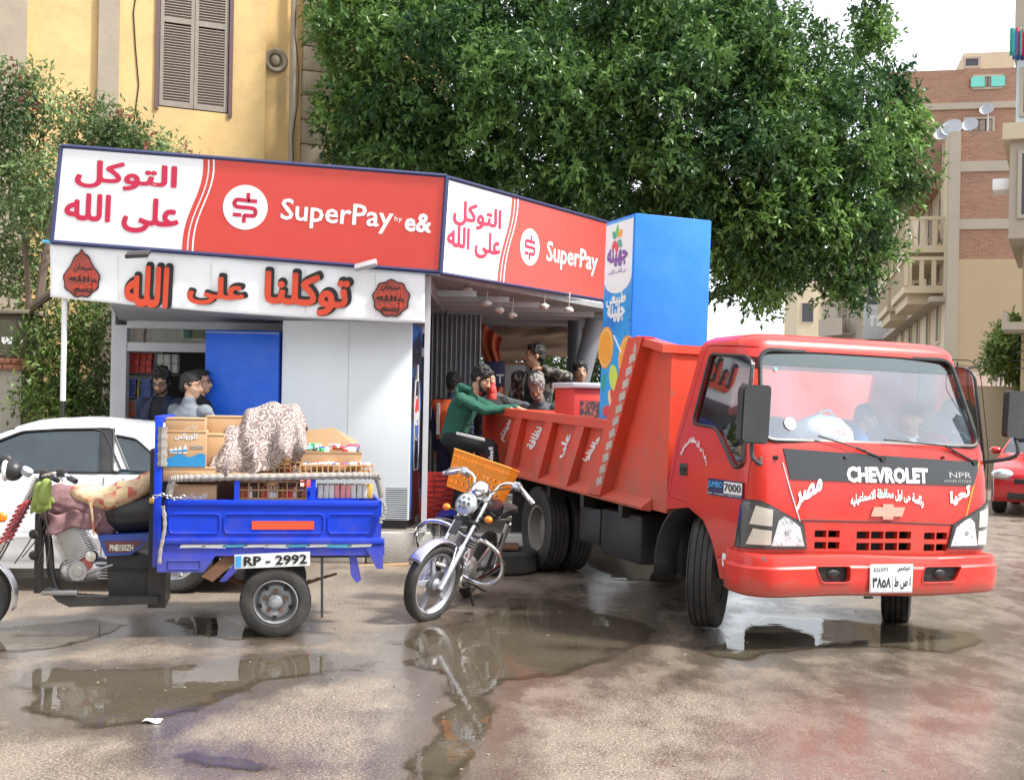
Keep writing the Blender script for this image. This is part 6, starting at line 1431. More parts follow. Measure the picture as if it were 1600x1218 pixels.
def wheel_small(par, M, Rr, w_, rim_m, ax=(0, -1, 0), name='wheel', tread=True):
    pr = [(Rr * .60, -w_ * .8), (Rr * .68, -w_), (Rr * .85, -w_ * 1.03), (Rr * .955, -w_ * .86)]
    for a in (-.55, -.18, .18, .55): pr += [(Rr * (.99 if abs(a) > .3 else 1.0), w_ * (a - .13)), (Rr * (.99 if abs(a) > .3 else 1.0), w_ * (a + .13)), (Rr * .965, w_ * (a + .14)), (Rr * .965, w_ * (a + .22))]
    pr += [(Rr * .955, w_ * .86), (Rr * .85, w_ * 1.03), (Rr * .68, w_), (Rr * .60, w_ * .8)]
    return MB(M).lathe(pr, (0, 0, 0), ax, 48, closed=True).build(name, RUBBER, par, smooth=30)
WC = k2(430, 938); Rw = WC[1] + .0
Mw = Matrix.Translation((WC[0], 0, Rw))
for s, yy in ((0, 0.0), (1, TW)):
    M_ = Matrix.Translation((WC[0], yy, Rw)); sg = -1 if s == 0 else 1
    t = wheel_small(tri, M_, Rw, .07, None, (0, sg, 0))
    MB(M_).lathe([(Rw * .63, .062), (Rw * .60, .068), (Rw * .58, .04), (Rw * .55, -.005), (Rw * .50, -.012), (Rw * .46, .018), (Rw * .38, .03), (Rw * .22, .012), (Rw * .2, .04), (Rw * .13, .055), (Rw * .12, .075), (.001, .078)], (0, 0, 0), (0, sg, 0), 36).build('rim', mat('rim_silver', (.34, .345, .36), .45, .3, var=.2, dirt=.7, dirtc=(.16, .13, .1)), t)
    MB(M_).lathe([(Rw * .63, -.06), (Rw * .5, -.02), (.001, -.02)], (0, 0, 0), (0, sg, 0), 30).build('rim_back', BLACKM, t)
    for k in range(5): a = 2 * PI * k / 5 + .3; MB(M_).lathe([(.014, .01), (.014, .045)], (Rw * .3 * math.cos(a), 0, Rw * .3 * math.sin(a)), (0, sg, 0), 7).build('wheel_nut', RUST, t); MB(M_).lathe([(.016, .0), (.016, .031)], (Rw * .45 * math.cos(a + .6), 0, Rw * .45 * math.sin(a + .6)), (0, sg, 0), 8).build('rim_hole', DARK, t)
MB().cyl((WC[0], .0, Rw), (WC[0], TW, Rw), .035).build('rear_axle', BLACKM, tri)
# load box: side board facing the camera stands a little outside the wheel
SY = -.10
q = {k: k2(*v, SY) for k, v in dict(tl=(261, 783), tr=(592, 782), bl=(256, 845), br=(596, 844), pl=(240, 652), pb=(262, 893), lip=(598, 886)).items()}
x0, x1 = q['tl'][0], q['tr'][0]; zt, zb_ = (q['tl'][1] + q['tr'][1]) / 2, (q['bl'][1] + q['br'][1]) / 2; xb0, xb1 = q['bl'][0], q['br'][0]
BW = TW + .2; FYo = SY + BW
def side_board(y, sg):
    b = MB(); b.box(x0, x1, y, y + .02, zb_, zt - .0)
    o = b.build('side_board', TBLUE, tri)
    W_ = x1 - x0
    for (a, c) in ((.01, .245), (.265, .735), (.755, .985)):
        pr_ = rrect(x0 + W_ * a, x0 + W_ * c, zb_ + .05, zt - .085, .03); MB().tube([V(u, y + (-.002 if sg < 0 else .022), v) for u, v in pr_], .007, 5, closed=True).build('pressing', TBLUE, o)
    MB().box(x0, x1, y - .012, y + .032, zt - .035, zt + .006, b=.006).build('top_edge', TBLUE, o); MB().box(x0 - .02, x1 + .04, y - .02, y + .03, zb_ - .02, zb_ + .018, b=.006).build('bottom_edge', TBLUE, o)
    return o
sb = side_board(SY, -1); side_board(FYo - .02, 1)
a = k2(393, 816, SY); c = k2(490, 824, SY); rs = MB(); rs.box(a[0], c[0], SY - .006, SY - .0015, (a[1] + c[1]) / 2 - .028, (a[1] + c[1]) / 2 + .028); rs.build('red_reflector', mat('reflector_red', (.75, .08, .03), .4, var=.1), sb)
MB().box(x0, x1, SY + .02, FYo - .02, zb_ - .0, zb_ + .02).build('load_floor', TBLUE, tri); MB().box(x1 - .0, x1 + .02, SY + .02, FYo - .02, zb_, zt).build('tail_board', TBLUE, tri); MB().box(x0 - .02, x0, SY + .02, FYo - .02, zb_, zt).build('front_board', TBLUE, tri)
# lower sill with torn white tape, legs
MB().box(xb0 - .03, xb1 + .02, SY + .0, SY + .03, zb_ - .10, zb_ - .02).build('sill', TBLUE, tri); MB().box(xb0 - .03, xb1, SY + .05, FYo - .05, zb_ - .07, zb_ - .03).build('under_frame', BLACKM, tri)
for i in range(9):
    u = xb0 + .1 + i * (xb1 - xb0 - .2) / 9; MB().prism([(u, zb_ - .045), (u + .16, zb_ - .043 - .006 * math.sin(i * 2)), (u + .175, zb_ - .022), (u + .01, zb_ - .024)], ky, SY - .006, SY - .003).build('torn_tape', [WHITEV, SKYB][i in (2, 5, 7)], tri)
p0, p1, p2, p3 = k2(571, 856, SY), k2(598, 850, SY), k2(598, 888, SY), k2(588, 888, SY); MB().prism([p3, p2, p1, p0], ky, SY - .01, SY + .02).build('rear_bracket', TBLUE, tri)
for px in (0, 1):
    a, c = (k2(243, 660, SY), k2(262, 893, SY)); 
    MB().box(a[0] - .005, a[0] + .045, (SY if px == 0 else FYo - .04), (SY + .04 if px == 0 else FYo), c[1] + (.03), a[1] + .02, b=.005).build('front_upright', TBLUE, tri)
MB().box(q['pl'][0], q['pl'][0] + .04, SY + .04, FYo - .04, q['pl'][1] - .03, q['pl'][1] + .01, b=.005).build('front_cross_rail', TBLUE, tri)
a = k2(247, 700, SY - .01)
w_ = MB(); w_.tube([V(a[0] + .02, SY + .02, a[1] - .12 + .02 * i) for i in range(14)], [.034 + .004 * math.sin(i * 2.1) for i in range(14)], 8); w_.build('rope_wrapping', mat('dirty_wrap', (.26, .24, .22), .9, var=.35, scale=40, bump=.5), tri)
# lower blue tool box beside the wheel, rusty strut, mudguard legs
p = [k2(x, y, SY) for x, y in ((245, 893), (318, 893), (336, 868), (245, 868))]; MB().prism(p, ky, SY - .01, SY + .2).build('tool_box', TBLUE, tri); p = [k2(x, y, SY) for x, y in ((262, 888), (312, 888), (312, 875), (262, 875))]; MB().tube([V(u, SY - .012, v) for u, v in p], .004, 4, closed=True).build('tool_box_lid', TBLUE, tri)
for pts, m_ in ((((352, 866), (376, 870), (332, 908), (314, 900)), RUST), (((372, 872), (388, 872), (352, 908), (342, 908)), TBLUE), (((545, 866), (556, 866), (564, 905), (556, 910), (548, 898)), TBLUE)):
    MB().prism([k2(x, y, SY + .03) for x, y in pts][::-1], ky, SY + .02, SY + .06).build('strut', m_, tri)
MB().tube([V(*[k2(503, 870, SY)[0], SY + .02, k2(503, 870, SY)[1]]), V(k2(503, 965, SY)[0], SY + .02, k2(503, 965, SY)[1])], .009, 6).build('mud_strip', RUBBER, tri)
MB().box(xb0 + .1, xb1 + .05, .35, .42, zb_ - .17, zb_ - .07).build('chassis_rail', BLACKM, tri); MB().box(xb0 + .1, xb1 + .05, .75, .82, zb_ - .17, zb_ - .07).build('chassis_rail', BLACKM, tri)
# leaf spring and drive parts behind the strut
for k in range(4): MB().tube([V(WC[0] + t * (.42 - k * .06), .16, Rw + .10 - k * .014 - .09 * (1 - t * t) + .06) for t in (-1, -.5, 0, .5, 1)], .009, 5).build('leaf_spring', RUST, tri)
MB().sph((WC[0], TW / 2, Rw), (.11, .12, .12)).build('differential', BLACKM, tri)
# number plate
pc = [k2(366, 888, SY - .03), k2(484, 883, SY - .03), k2(484, 861, SY - .03), k2(366, 866, SY - .03)]; pl = MB().prism(pc, ky, SY - .035, SY - .03).build('number_plate', mat('plate_white', (.68, .7, .7), .4, dirt=.3), tri)
pm = bilin(*[V(u, SY - .036, v) for u, v in pc]); pmf = lambda u, v, o: pm(u, v, 0) + V(0, -o, 0)
lettering('RP - 2992', BLK, pl, pmf, .12, .16, .96, .84, keep=False, bold=.03, off=.001); MB().prism([(.015, .1), (.09, .1), (.09, .9), (.015, .9)], pmf, .0, .002).build('plate_badge', mat('badge_blue', (.05, .3, .65), .4), pl)
# guard rail of wrapped pipe above the side board
rl = [k2(263, 775, SY), k2(268, 755, SY), k2(285, 747, SY), k2(430, 745, SY), k2(575, 743, SY), k2(590, 750, SY), k2(597, 778, SY)]
rp = smooth_path([V(u, SY + .01, v) for u, v in rl], 8); rr_ = [.021 + .0035 * math.sin(i * 2.6) for i in range(len(rp))]
n_ = []
for i in range(len(rp) - 1):
    for j in range(3): n_.append(rp[i].lerp(rp[i + 1], j / 3))
WR = mat('rope_binding', (.30, .28, .26), .9, var=.4, scale=50, bump=.5)
MB().tube(n_, [.020 + .006 * (i % 2) for i in range(len(n_))], 8).build('guard_rail', WR, tri, smooth=0)
for px in (370, 489): a, c = k2(px, 749, SY), k2(px, 783, SY); MB().box(a[0] - .018, a[0] + .018, SY, SY + .02, c[1], a[1]).build('rail_post', TBLUE, tri)
for (px, py, l) in ((246, 790, .38), (590, 785, .14)):
    a = k2(px + 8, py, SY - .03); MB().tube(smooth_path([V(a[0] + .015 * math.sin(i), SY - .035, a[1] - l * i / 5) for i in range(6)], 4), [.016 - .006 * abs(math.sin(i)) for i in range(21)], 6).build('hanging_rag', WR, tri)
# chain and padlock
a = k2(238, 776, SY - .03)
for i in range(9): c = V(a[0] + .016 + i * .022, SY - .04 - .004 * (i % 2), a[1] + .012 * math.sin(i * .8)); MB().tube([c + V(.016 * math.cos(t), (.006 if i % 2 else 0) * math.sin(t), (.0 if i % 2 else .010) * math.sin(t) + .003) for t in [2 * PI * k / 8 for k in range(8)]], .004, 4, closed=True).build('chain_link', STEEL, tri)
MB().box(a[0] - .02, a[0] + .012, SY - .055, SY - .03, a[1] - .04, a[1] - .005, b=.005).build('padlock', mat('brass', (.55, .38, .12), .35, .9), tri)
# motorcycle front: centre plane of the machine
CYm = SY + BW / 2 - .0
CYm = .30
def kc(px, py, y=CYm): p = KH(px, py, 1, y); return V(p.x, y, p.z)
fw = kc(-42, 906, CYm); fr_ = (fw - kc(17, 906, CYm)).length; fw.z = fr_
fwh = wheel_small(tri, Matrix.Translation(fw), fr_, .045, None, (0, -1, 0), 'front_wheel')
MB(Matrix.Translation(fw)).lathe([(fr_ * .66, .03), (fr_ * .62, .03), (fr_ * .6, .01), (fr_ * .6, -.01), (fr_ * .62, -.03), (fr_ * .66, -.03)], (0, 0, 0), (0, -1, 0), 36, closed=True).build('rim', CHROME, fwh)
for k in range(18): a = 2 * PI * k / 18; MB(Matrix.Translation(fw)).tube([V(.03 * math.cos(a + .5), .02 * (-1) ** k, .03 * math.sin(a + .5)), V(fr_ * .61 * math.cos(a), 0, fr_ * .61 * math.sin(a))], .0025, 4).build('spoke', STEEL, fwh)
b = MB(); b.grid(lambda u, v: V(fw.x + (fr_ + .035) * math.cos(R(-18) + u * R(150)), CYm - .075 + .15 * v, fw.z + (fr_ + .035 + .02 * math.sin(PI * v)) * math.sin(R(-18) + u * R(150))), 24, 8); fo = b.build('front_mudguard', mat('silver_guard', (.55, .57, .6), .25, .7), tri, smooth=180); fo.modifiers.new('s', 'SOLIDIFY').thickness = .006
ht = kc(66, 745)      # steering head
for s in (-1, 1):
    y = CYm + s * .085; lo = V(fw.x, y, fw.z); mid = V(fw.x, y, fw.z).lerp(V(ht.x, y, ht.z), .45); MB().cyl(lo, mid, .026, .024).build('fork_leg', CHROME, tri)
    MB().cyl(mid, V(ht.x - .02, y, ht.z), .019).build('fork_tube', CHROME, tri)
    sp = []; n = 70
    for i in range(n + 1): t = i / n; c = mid.lerp(V(ht.x - .02, y, ht.z), t * .62); a = t * 2 * PI * 9; sp.append(c + V(.036 * math.cos(a) * .9, .036 * math.sin(a), .036 * math.cos(a) * .35))
    MB().tube(sp, .0075, 5).build('fork_spring', mat('spring_red', (.45, .02, .03), .35), tri)
MB().cyl(kc(60, 795), kc(72, 735), .04).build('steering_head', BLACKM, tri)
c = kc(20, 735); b = MB(); b.sph(c, (.07, .075, .07)); hlp = b.build('headlamp', BLKP, tri); MB().lathe([(.06, -.02), (.074, 0), (.066, .012), (.001, .014)], c + V(-.05, 0, 0), (-1, 0, 0), 20).build('lamp_glass', REFL, hlp); c = kc(40, 740); MB().lathe([(.036, 0), (.04, .015), (.038, .04), (.02, .048), (.001, .05)], c + V(0, -.02, .0), (.5, -.3, .8), 20).build('speedometer', mat('clock_face', (.42, .45, .5), .3), tri)
MB().lathe([(.03, 0), (.034, .03), (.02, .045), (.001, .047)], kc(4, 807, CYm - .16), (0, -1, 0), 16).build('indicator', AMBER, tri)
hb = [kc(52, 748, CYm - .32), kc(60, 738, CYm - .25), kc(76, 741, CYm - .08), kc(80, 742, CYm + .08), kc(88, 735, CYm + .22), kc(116, 748, CYm + .40)]
hb = [kc(118, 752, CYm - .40) + V(.0, 0, .0), kc(96, 739, CYm - .30), kc(70, 742, CYm - .10), kc(66, 744, CYm + .10), kc(72, 742, CYm + .3), kc(90, 750, CYm + .42)]
MB().tube(smooth_path(hb, 6), .013, 8).build('handlebar', CHROME, tri); MB().cyl(hb[0], hb[0].lerp(hb[1], .5), .019).build('grip', VINYL, tri); MB().cyl(hb[5], hb[5].lerp(hb[4], .5), .019).build('grip', VINYL, tri)
for s, i in ((-1, 1), (1, 4)): MB().tube([hb[i] + V(-.02, 0, 0), hb[0 if s < 0 else 5].lerp(hb[i], .25) + V(-.06, 0, -.01)], .006, 5).build('brake_lever', STEEL, tri); MB().box(hb[i].x - .03, hb[i].x + .03, hb[i].y - .04, hb[i].y + .03, hb[i].z - .025, hb[i].z + .03, b=.01).build('switch_block', BLKP, tri)
m_ = kc(8, 720, CYm + .3); MB().sph(m_, (.05, .02, .045)).build('mirror', BLKP, tri); MB().tube([m_, hb[4]], .006, 5).build('mirror_stem', BLKP, tri)
for k, (ax_, ay_, bx_, by_, sag) in enumerate(((62, 752, 22, 880, 28), (66, 750, 34, 870, 38), (70, 752, 58, 880, 16), (58, 748, 18, 830, 10), (68, 800, 72, 884, 10))):
    pts = []
    for i in range(9): t = i / 8; pts.append(kc(ax_ + (bx_ - ax_) * t + sag * math.sin(PI * t) * .6, ay_ + (by_ - ay_) * t, CYm - .1 - .02 * k))
    MB().tube(smooth_path(pts, 3), .0045, 5).build('cable', RUBBER, tri)
# frame tubes, horn balls, engine
MB().tube(smooth_path([kc(68, 790), kc(76, 850), kc(82, 905), kc(100, 928), kc(160, 934)], 6), .026, 8).build('down_tube', BLACKM, tri)
MB().box(*[kc(56, 800).x, kc(68, 800).x], CYm - .05, CYm + .05, kc(60, 925).z, kc(60, 800).z, b=.01).build('frame_plate', BLACKM, tri)
for py in (834, 867): MB().sph(kc(52, py, CYm - .06), .032).build('rubber_stop', RUBBER, tri)
MB().tube([kc(70, 762), kc(160, 800), kc(235, 812)], .022, 8).build('top_tube', BLACKM, tri)
b = MB(); zc0 = kc(90, 880); cyA, cyB = kc(128, 872), kc(100, 815); dv = (cyB - cyA)
n = 17
for i in range(n):
    c = cyA.lerp(cyB, .04 + i * .062); w2 = .105 if i < 11 else .09; b.box(-w2, w2, -.10, .10, -.0045, .0045, M=Matrix.Translation(c) @ Matrix.Rotation(math.atan2(dv.x, dv.z), 4, 'Y'), b=.001)
b.build('cooling_fins', ALU, tri, kind='stuff'); b = MB(); b.box(-.075, .075, -.085, .085, 0, (cyB - cyA).length, M=Matrix.Translation(cyA) @ Matrix.Rotation(math.atan2(dv.x, dv.z), 4, 'Y'), b=.01); b.build('cylinder', ALU, tri)
c = kc(122, 892, CYm - .10); b = MB(); b.sph((c.x + .03, CYm, c.z), (.17, .12, .10), 20, 12, e=.8); b.build('crankcase', ALU, tri)
b = MB(); b.lathe([(.001, .035), (.03, .035), (.034, .028), (.062, .028), (.07, .012), (.075, 0), (.075, -.06)], c, (0, -1, 0), 32); cc = b.build('clutch_cover', ALU, tri)
for k in range(6): a = 2 * PI * k / 6; MB().lathe([(.008, 0), (.008, .012)], c + V(.066 * math.cos(a), -.008, .066 * math.sin(a)), (0, -1, 0), 6).build('cover_bolt', STEEL, cc)
c2_ = kc(142, 868, CYm - .1); MB().lathe([(.001, .03), (.035, .028), (.042, .01), (.042, -.04)], c2_, (0, -1, 0), 20).build('points_cover', CHROME, tri); c3 = kc(136, 880, CYm - .1); MB().lathe([(.001, .02), (.04, .018), (.044, -.03)], c3, (0, -1, 0), 20).build('red_badge', mat('dull_red', (.35, .08, .07), .5), tri)
c4 = kc(165, 893, CYm - .09); b = MB(); 
for i in range(5): b.box(c4.x - .05 + i * .012, c4.x + .04, c4.y - .03, c4.y + .08, c4.z - .045 + i * .02, c4.z - .035 + i * .02, b=.002)
b.build('carburettor', ALU, tri, kind='stuff'); MB().cyl(kc(150, 880, CYm - .1), kc(185, 880, CYm - .1), .018).build('linkage', STEEL, tri); MB().cyl(kc(135, 895, CYm - .14), kc(176, 882, CYm - .14), .010).build('gear_lever', STEEL, tri)
# side cover, body panels, running board
p = [kc(x, y, CYm - .17) for x, y in ((152, 836), (238, 832), (234, 842), (205, 866), (164, 868))]; mb = MB(); mb.prism([(v.x, v.z) for v in p][::-1], ky, CYm - .18, CYm + .18); sc_ = mb.build('side_cover', TBLUE2, tri)
p2_ = [kc(x, y, CYm - .17) for x, y in ((162, 844), (226, 844), (202, 862), (168, 863))]; MB().prism([(v.x, v.z) for v in p2_][::-1], ky, CYm - .184, CYm - .181).build('cover_panel', mat('cover_maroon', (.12, .04, .05), .4), sc_)
a, c = kc(171, 860, CYm - .18), kc(208, 850, CYm - .18); lettering('PNE150ZH', mat('letter_silver', (.6, .6, .5), .4), sc_, lambda u, v, o: V(u, CYm - .184 - o, v), a.x, a.z, c.x, c.z, bold=.03, keep=False, off=.001)
p = [kc(x, y, CYm - .13) for x, y in ((166, 868), (244, 866), (244, 932), (170, 932))]; MB().prism([(v.x, v.z) for v in p][::-1], ky, CYm - .14, CYm + .14).build('battery_panel', BLKP, tri)
MB().tube([kc(168, 888, CYm - .15), kc(222, 890, CYm - .15), kc(240, 882, CYm - .15)], .008, 6).build('panel_rod', BLACKM, tri)
for s in (-1, 1):
    yb = CYm + s * .24; p = [kc(x, y, yb) for x, y in ((72, 918), (92, 938), (110, 946), (248, 941), (248, 930), (120, 930))]; MB().prism([(v.x, v.z) for v in p][::-1], ky, yb - .05, yb + .05).build('running_board', BLACKM, tri)
MB().box(kc(76, 925).x, kc(130, 925).x, CYm - .30, CYm - .26, kc(100, 929, CYm - .28).z, kc(100, 922, CYm - .28).z, b=.005).build('foot_bar', STEEL, tri)
MB().box(kc(235, 900).x, kc(262, 900).x, CYm - .2, CYm + .25, kc(250, 942).z, kc(250, 700).z).build('front_bulkhead', BLACKM, tri)
# cloth over the tank, seat, tied cushion
def blob(pts, rs, name, m, parent, fx=1.0, amp=.012, f=6, vox=.012, sq=.6, **kw):
    b = MB()
    for i in range(len(pts) - 1): b.cap(pts[i], pts[i + 1], rs[i], rs[i + 1], 14)
    o = remesh(b, name, m, parent, vox, 3); crumple(o, f, amp); tag(o, **kw); return o
blob([kc(78, 800), kc(95, 785), kc(130, 790), kc(165, 812)], [.085, .13, .135, .11], 'fuel_tank_cloth', mat('mauve_cloth', (.22, .12, .125), .95, var=.15, scale=5, bump=.3), tri, amp=.02, f=9)
b = MB(); b.grid(lambda u, v: kc(74 + 80 * u + 4 * math.sin(v * 5), 800 + 34 * v + 4 * math.sin(u * 9) - 12 * u * v, CYm - .15 - .02 * math.sin(u * 14)), 20, 8); cl_ = b.build('cloth_skirt', MATS['mauve_cloth'], tri, smooth=180); cl_.modifiers.new('s', 'SOLIDIFY').thickness = .006
blob([kc(160, 800), kc(195, 800), kc(238, 795)], [.10, .145, .15], 'seat', VINYL, tri, amp=.004)
cu = thing('cushion', 'rolled cream and red checked cushion tied on the tricycle seat', 'cushion', KM)
def check_mat():
    m, nt, b = nodes_of('checked_cloth'); N = nt.nodes.new; L = nt.links.new
    tc = N('ShaderNodeTexCoord'); c = N('ShaderNodeTexChecker'); c.inputs['Scale'].default_value = 13; c.inputs['Color1'].default_value = (.62, .48, .27, 1); c.inputs['Color2'].default_value = (.50, .14, .10, 1); L(tc.outputs['Object'], c.inputs[0])
    n = N('ShaderNodeTexNoise'); n.inputs['Scale'].default_value = 9; L(tc.outputs['Object'], n.inputs[0]); mx = N('ShaderNodeMix'); mx.data_type = 'RGBA'; mr = N('ShaderNodeMapRange'); mr.inputs[1].default_value = .45; mr.inputs[2].default_value = .6; L(n.outputs['Fac'], mr.inputs[0]); L(mr.outputs[0], mx.inputs[0]); mx.inputs[7].default_value = (.62, .46, .30, 1); L(c.outputs[0], mx.inputs[6]); L(mx.outputs[2], b.inputs['Base Color']); b.inputs['Roughness'].default_value = .9; return m
CHK = check_mat()
blob([kc(126, 770, CYm - .08), kc(165, 778, CYm - .08), kc(205, 768, CYm - .08), kc(232, 752, CYm - .08)], [.065, .082, .085, .07], 'cushion_cloth', CHK, cu, amp=.014, f=9)
b = MB(); b.tube(smooth_path([kc(140, 782, CYm - .17), kc(143, 800, CYm - .18), kc(146, 836, CYm - .17)], 5), [.03, .022, .014, .01, .009, .008, .007, .006, .006, .006, .006], 7); b.build('cushion_tie', CHK, cu)
gl = thing('work_glove', 'green work gloves hanging from the tricycle handlebar', 'gloves', KM)
for k, (gx, gy) in enumerate(((62, 770), (72, 765))):
    pts = [kc(gx, gy - 10, CYm - .2 - .04 * k), kc(gx - 3, gy + 14, CYm - .2 - .04 * k)]; b = MB(); b.cap(pts[0], pts[1], .036, .042, 10)
    for i in range(4): a = pts[1] + V(-.035 + i * .022, 0, -.01); b.cap(a, a + V(-.006 + .003 * i, 0, -.06 + .008 * (i % 2)), .013, .011, 8)
    b.cap(pts[1] + V(.03, 0, .03), pts[1] + V(.06, 0, -.02), .013, .011, 8); o = remesh(b, 'glove', mat('glove_green', (.22, .28, .07), .9, var=.25, scale=30), gl, .007, 2)
blob([kc(88, 768, CYm + .05), kc(120, 766, CYm + .05)], [.05, .04], 'white_cloth', WHITEV, tri, amp=.02, f=11)
# ---------------------------------------------------------------- load on the tricycle
LY = SY + .06
def l2(px, py, y=LY): return k2(px, py, y)
def carton(px0, py0, px1, py1, y, dep, label, m=CARD, cat='cardboard box', name='cardboard_box', top_open=False, tape=True, grp=None):
    a, c = k2(px0, py1, y), k2(px1, py0, y); t = thing(name, label, cat, KM @ Matrix.Translation((a[0], y, a[1])), grp); w_, h_ = c[0] - a[0], c[1] - a[1]
    if top_open:
        b = MB(); b.box(0, w_, 0, .006, 0, h_); b.box(0, w_, dep - .006, dep, 0, h_); b.box(0, .006, .006, dep - .006, 0, h_); b.box(w_ - .006, w_, .006, dep - .006, 0, h_); b.box(0, w_, 0, dep, 0, .006)
    else: b = MB(); b.box(0, w_, 0, dep, 0, h_, b=.004)
    b.build('box_body', m, t)
    if tape: MB().box(-.001, w_ + .001, -.0025, -.0005, h_ - .012, h_ - .006).build('box_seam', mat('cardboard_edge', (.30, .19, .10), .8), t)
    return t, w_, h_
BLUEP = mat('print_sea_blue', (.02, .22, .48), .5); PALEP = mat('print_pale', (.6, .62, .66), .5)
t, w_, h_ = carton(256, 673, 322, 729, LY, .32, 'cardboard box with blue wave print and white bottles at the front')
fm = lambda u, v, o=0.0: V(u, -o, v)
MB().prism([(.002, .002), (w_ - .002, .002)] + [(w_ - .002 - (w_ - .004) * i / 12, h_ * (.34 + .05 * math.sin(i * 1.0) - .012 * i / 3)) for i in range(13)], fm, .0015, .003).build('wave_print', BLUEP, t)
lettering('كلوروكس', PALEP, t, fm, w_ * .25, h_ * .74, w_ * .8, h_ * .94, arabic=True, bold=.04, keep=False, off=.0015)
for k, (u, s_) in enumerate(((.12, .6), (.22, .7), (.33, .8), (.45, 1.0))): MB().prism(rpoly([(w_ * u, h_ * .37), (w_ * (u + .095), h_ * .37), (w_ * (u + .095), h_ * (.37 + .16 * s_)), (w_ * (u + .065), h_ * (.37 + .2 * s_)), (w_ * (u + .065), h_ * (.37 + .25 * s_)), (w_ * (u + .03), h_ * (.37 + .25 * s_)), (w_ * (u + .03), h_ * (.37 + .2 * s_)), (w_ * u, h_ * (.37 + .16 * s_))], .003, 2), fm, .0035, .005).build('bottle_print', PALEP, t); MB().box(w_ * u, w_ * (u + .095), -.0065, -.0055, h_ * (.37 + .06 * s_), h_ * (.37 + .12 * s_)).build('label_print', BLUEP, t)
MB().box(w_ * .62, w_ * .94, -.004, -.002, h_ * .52, h_ * .545).build('line_print', GREYM, t); MB().box(w_ * .62, w_ * .94, -.004, -.002, h_ * .57, h_ * .595).build('line_print', GREYM, t)
t, w_, h_ = carton(258, 653, 320, 673, LY + .02, .3, 'flat topped box lying on the wave print box')
lettering('لوكس', PALEP, t, fm, w_ * .5, h_ * .1, w_ * .8, h_ * .5, arabic=True, off=.0015)
carton(254, 730, 336, 752, LY, .3, 'plain cardboard box below the wave print box')
t, w_, h_ = carton(266, 757, 338, 783, LY + .0, .34, 'cardboard box behind the rail with pale arabic print')
lettering('كلوروكس', PALEP, t, fm, w_ * .2, h_ * .1, w_ * .85, h_ * .5, arabic=True, bold=.03, off=.0015)
carton(320, 650, 378, 690, LY + .35, .3, 'brown box leaning behind the wave print box'); carton(320, 678, 350, 735, LY + .12, .3, 'narrow box showing between the cloth and the printed box')
carton(335, 700, 470, 783, LY + .45, .45, 'large brown carton hidden under the patterned cloth')
t, w_, h_ = carton(470, 706, 565, 735, LY + .12, .42, 'open brown carton full of small packets at the rear', top_open=True)
OB = t; OBw, OBh = w_, h_
fl_ = MB(); fl_.quadbox(V(0, .42, OBh), V(OBw * .6, .42, OBh), V(OBw * .6, .46, OBh + .16), V(0, .46, OBh + .13), (0, .005, 0)); fl_.quadbox(V(OBw * .61, .42, OBh), V(OBw, .42, OBh), V(OBw, .45, OBh + .06), V(OBw * .61, .46, OBh + .15), (0, .005, 0)); fl_.build('box_flap', CARD, OB)
PKC = ['white_paint', 'carton_blue', 'carton_red', 'carton_green', 'carton_white', 'turquoise_shutter', 'white_vinyl']
cols = {'white_paint': 'white', 'carton_blue': 'blue', 'carton_red': 'red', 'carton_green': 'green', 'carton_white': 'ivory', 'turquoise_shutter': 'turquoise', 'white_vinyl': 'bright white'}
for i in range(26):
    m_ = PKC[i % 7]; u, y = random.uniform(.04, OBw - .04), random.uniform(.05, .36)
    o = MB().box(-.045, .045, -.016, .016, -.014, .014, b=.004).build('packet', MATS[m_], label='%s packet lying loose in the open brown carton at the rear' % cols[m_], cat='packet', group='%s packets in the open carton' % cols[m_])
    o.matrix_world = KM @ Matrix.Translation(V(*k2(470, 735, LY + .12)).to_3d() if 0 else V(k2(470, 735, LY + .12)[0] + u, LY + .12 + y, k2(470, 735, LY + .12)[1] + OBh - .0 + .035 * math.sin(u * 20) ** 2)) @ Matrix.Rotation(random.uniform(0, 3.1), 4, 'Z') @ Matrix.Rotation(random.uniform(-.5, .5), 4, 'X')
# slatted crates with bottles and cartons standing in them
CRW = mat('crate_wood', (.46, .27, .13), .7, var=.3, scale=12)
def crate(px0, py0, px1, py1, y, dep, label, nsl=3, upr=8):
    a, c = k2(px0, py1, y), k2(px1, py0, y); t = thing('slatted_crate', label, 'crate', KM @ Matrix.Translation((a[0], y, a[1])), 'slatted crates on the tricycle'); w_, h_ = c[0] - a[0], c[1] - a[1]
    for yy in (0, dep):
        for i in range(nsl): z = h_ * (i + .02) / (nsl - 1) * .93; MB().box(0, w_, yy - .004, yy + .004, z, z + .012).build('slat', CRW, t)
        for i in range(upr): u = w_ * i / (upr - 1); MB().box(u - .004, u + .004, yy - .009, yy - .0045, 0, h_).build('upright', CRW, t)
    for i in range(nsl): z = h_ * (i + .02) / (nsl - 1) * .93; MB().box(-.004, .004, .005, dep - .005, z, z + .012).build('end_slat', CRW, t); MB().box(w_ - .004, w_ + .004, .005, dep - .005, z, z + .012).build('end_slat', CRW, t)
    MB().box(0, w_, 0, dep, -.006, 0).build('crate_base', CRW, t); return t, V(a[0], y, a[1]), w_, h_
c1, o1, w1, h1 = crate(373, 752, 478, 780, LY + .02, .3, 'wooden slatted crate of small bottles behind the rope wrapped rail')
c2c, o2_, w2_, h2_ = crate(410, 722, 470, 741, LY + .06, .3, 'small upper crate of bottles beside the patterned cloth')
c3c, o3, w3, h3 = crate(468, 728, 582, 740, LY + .02, .36, 'long shallow crate at the rear carrying white wrapped sweets', nsl=2, upr=14)
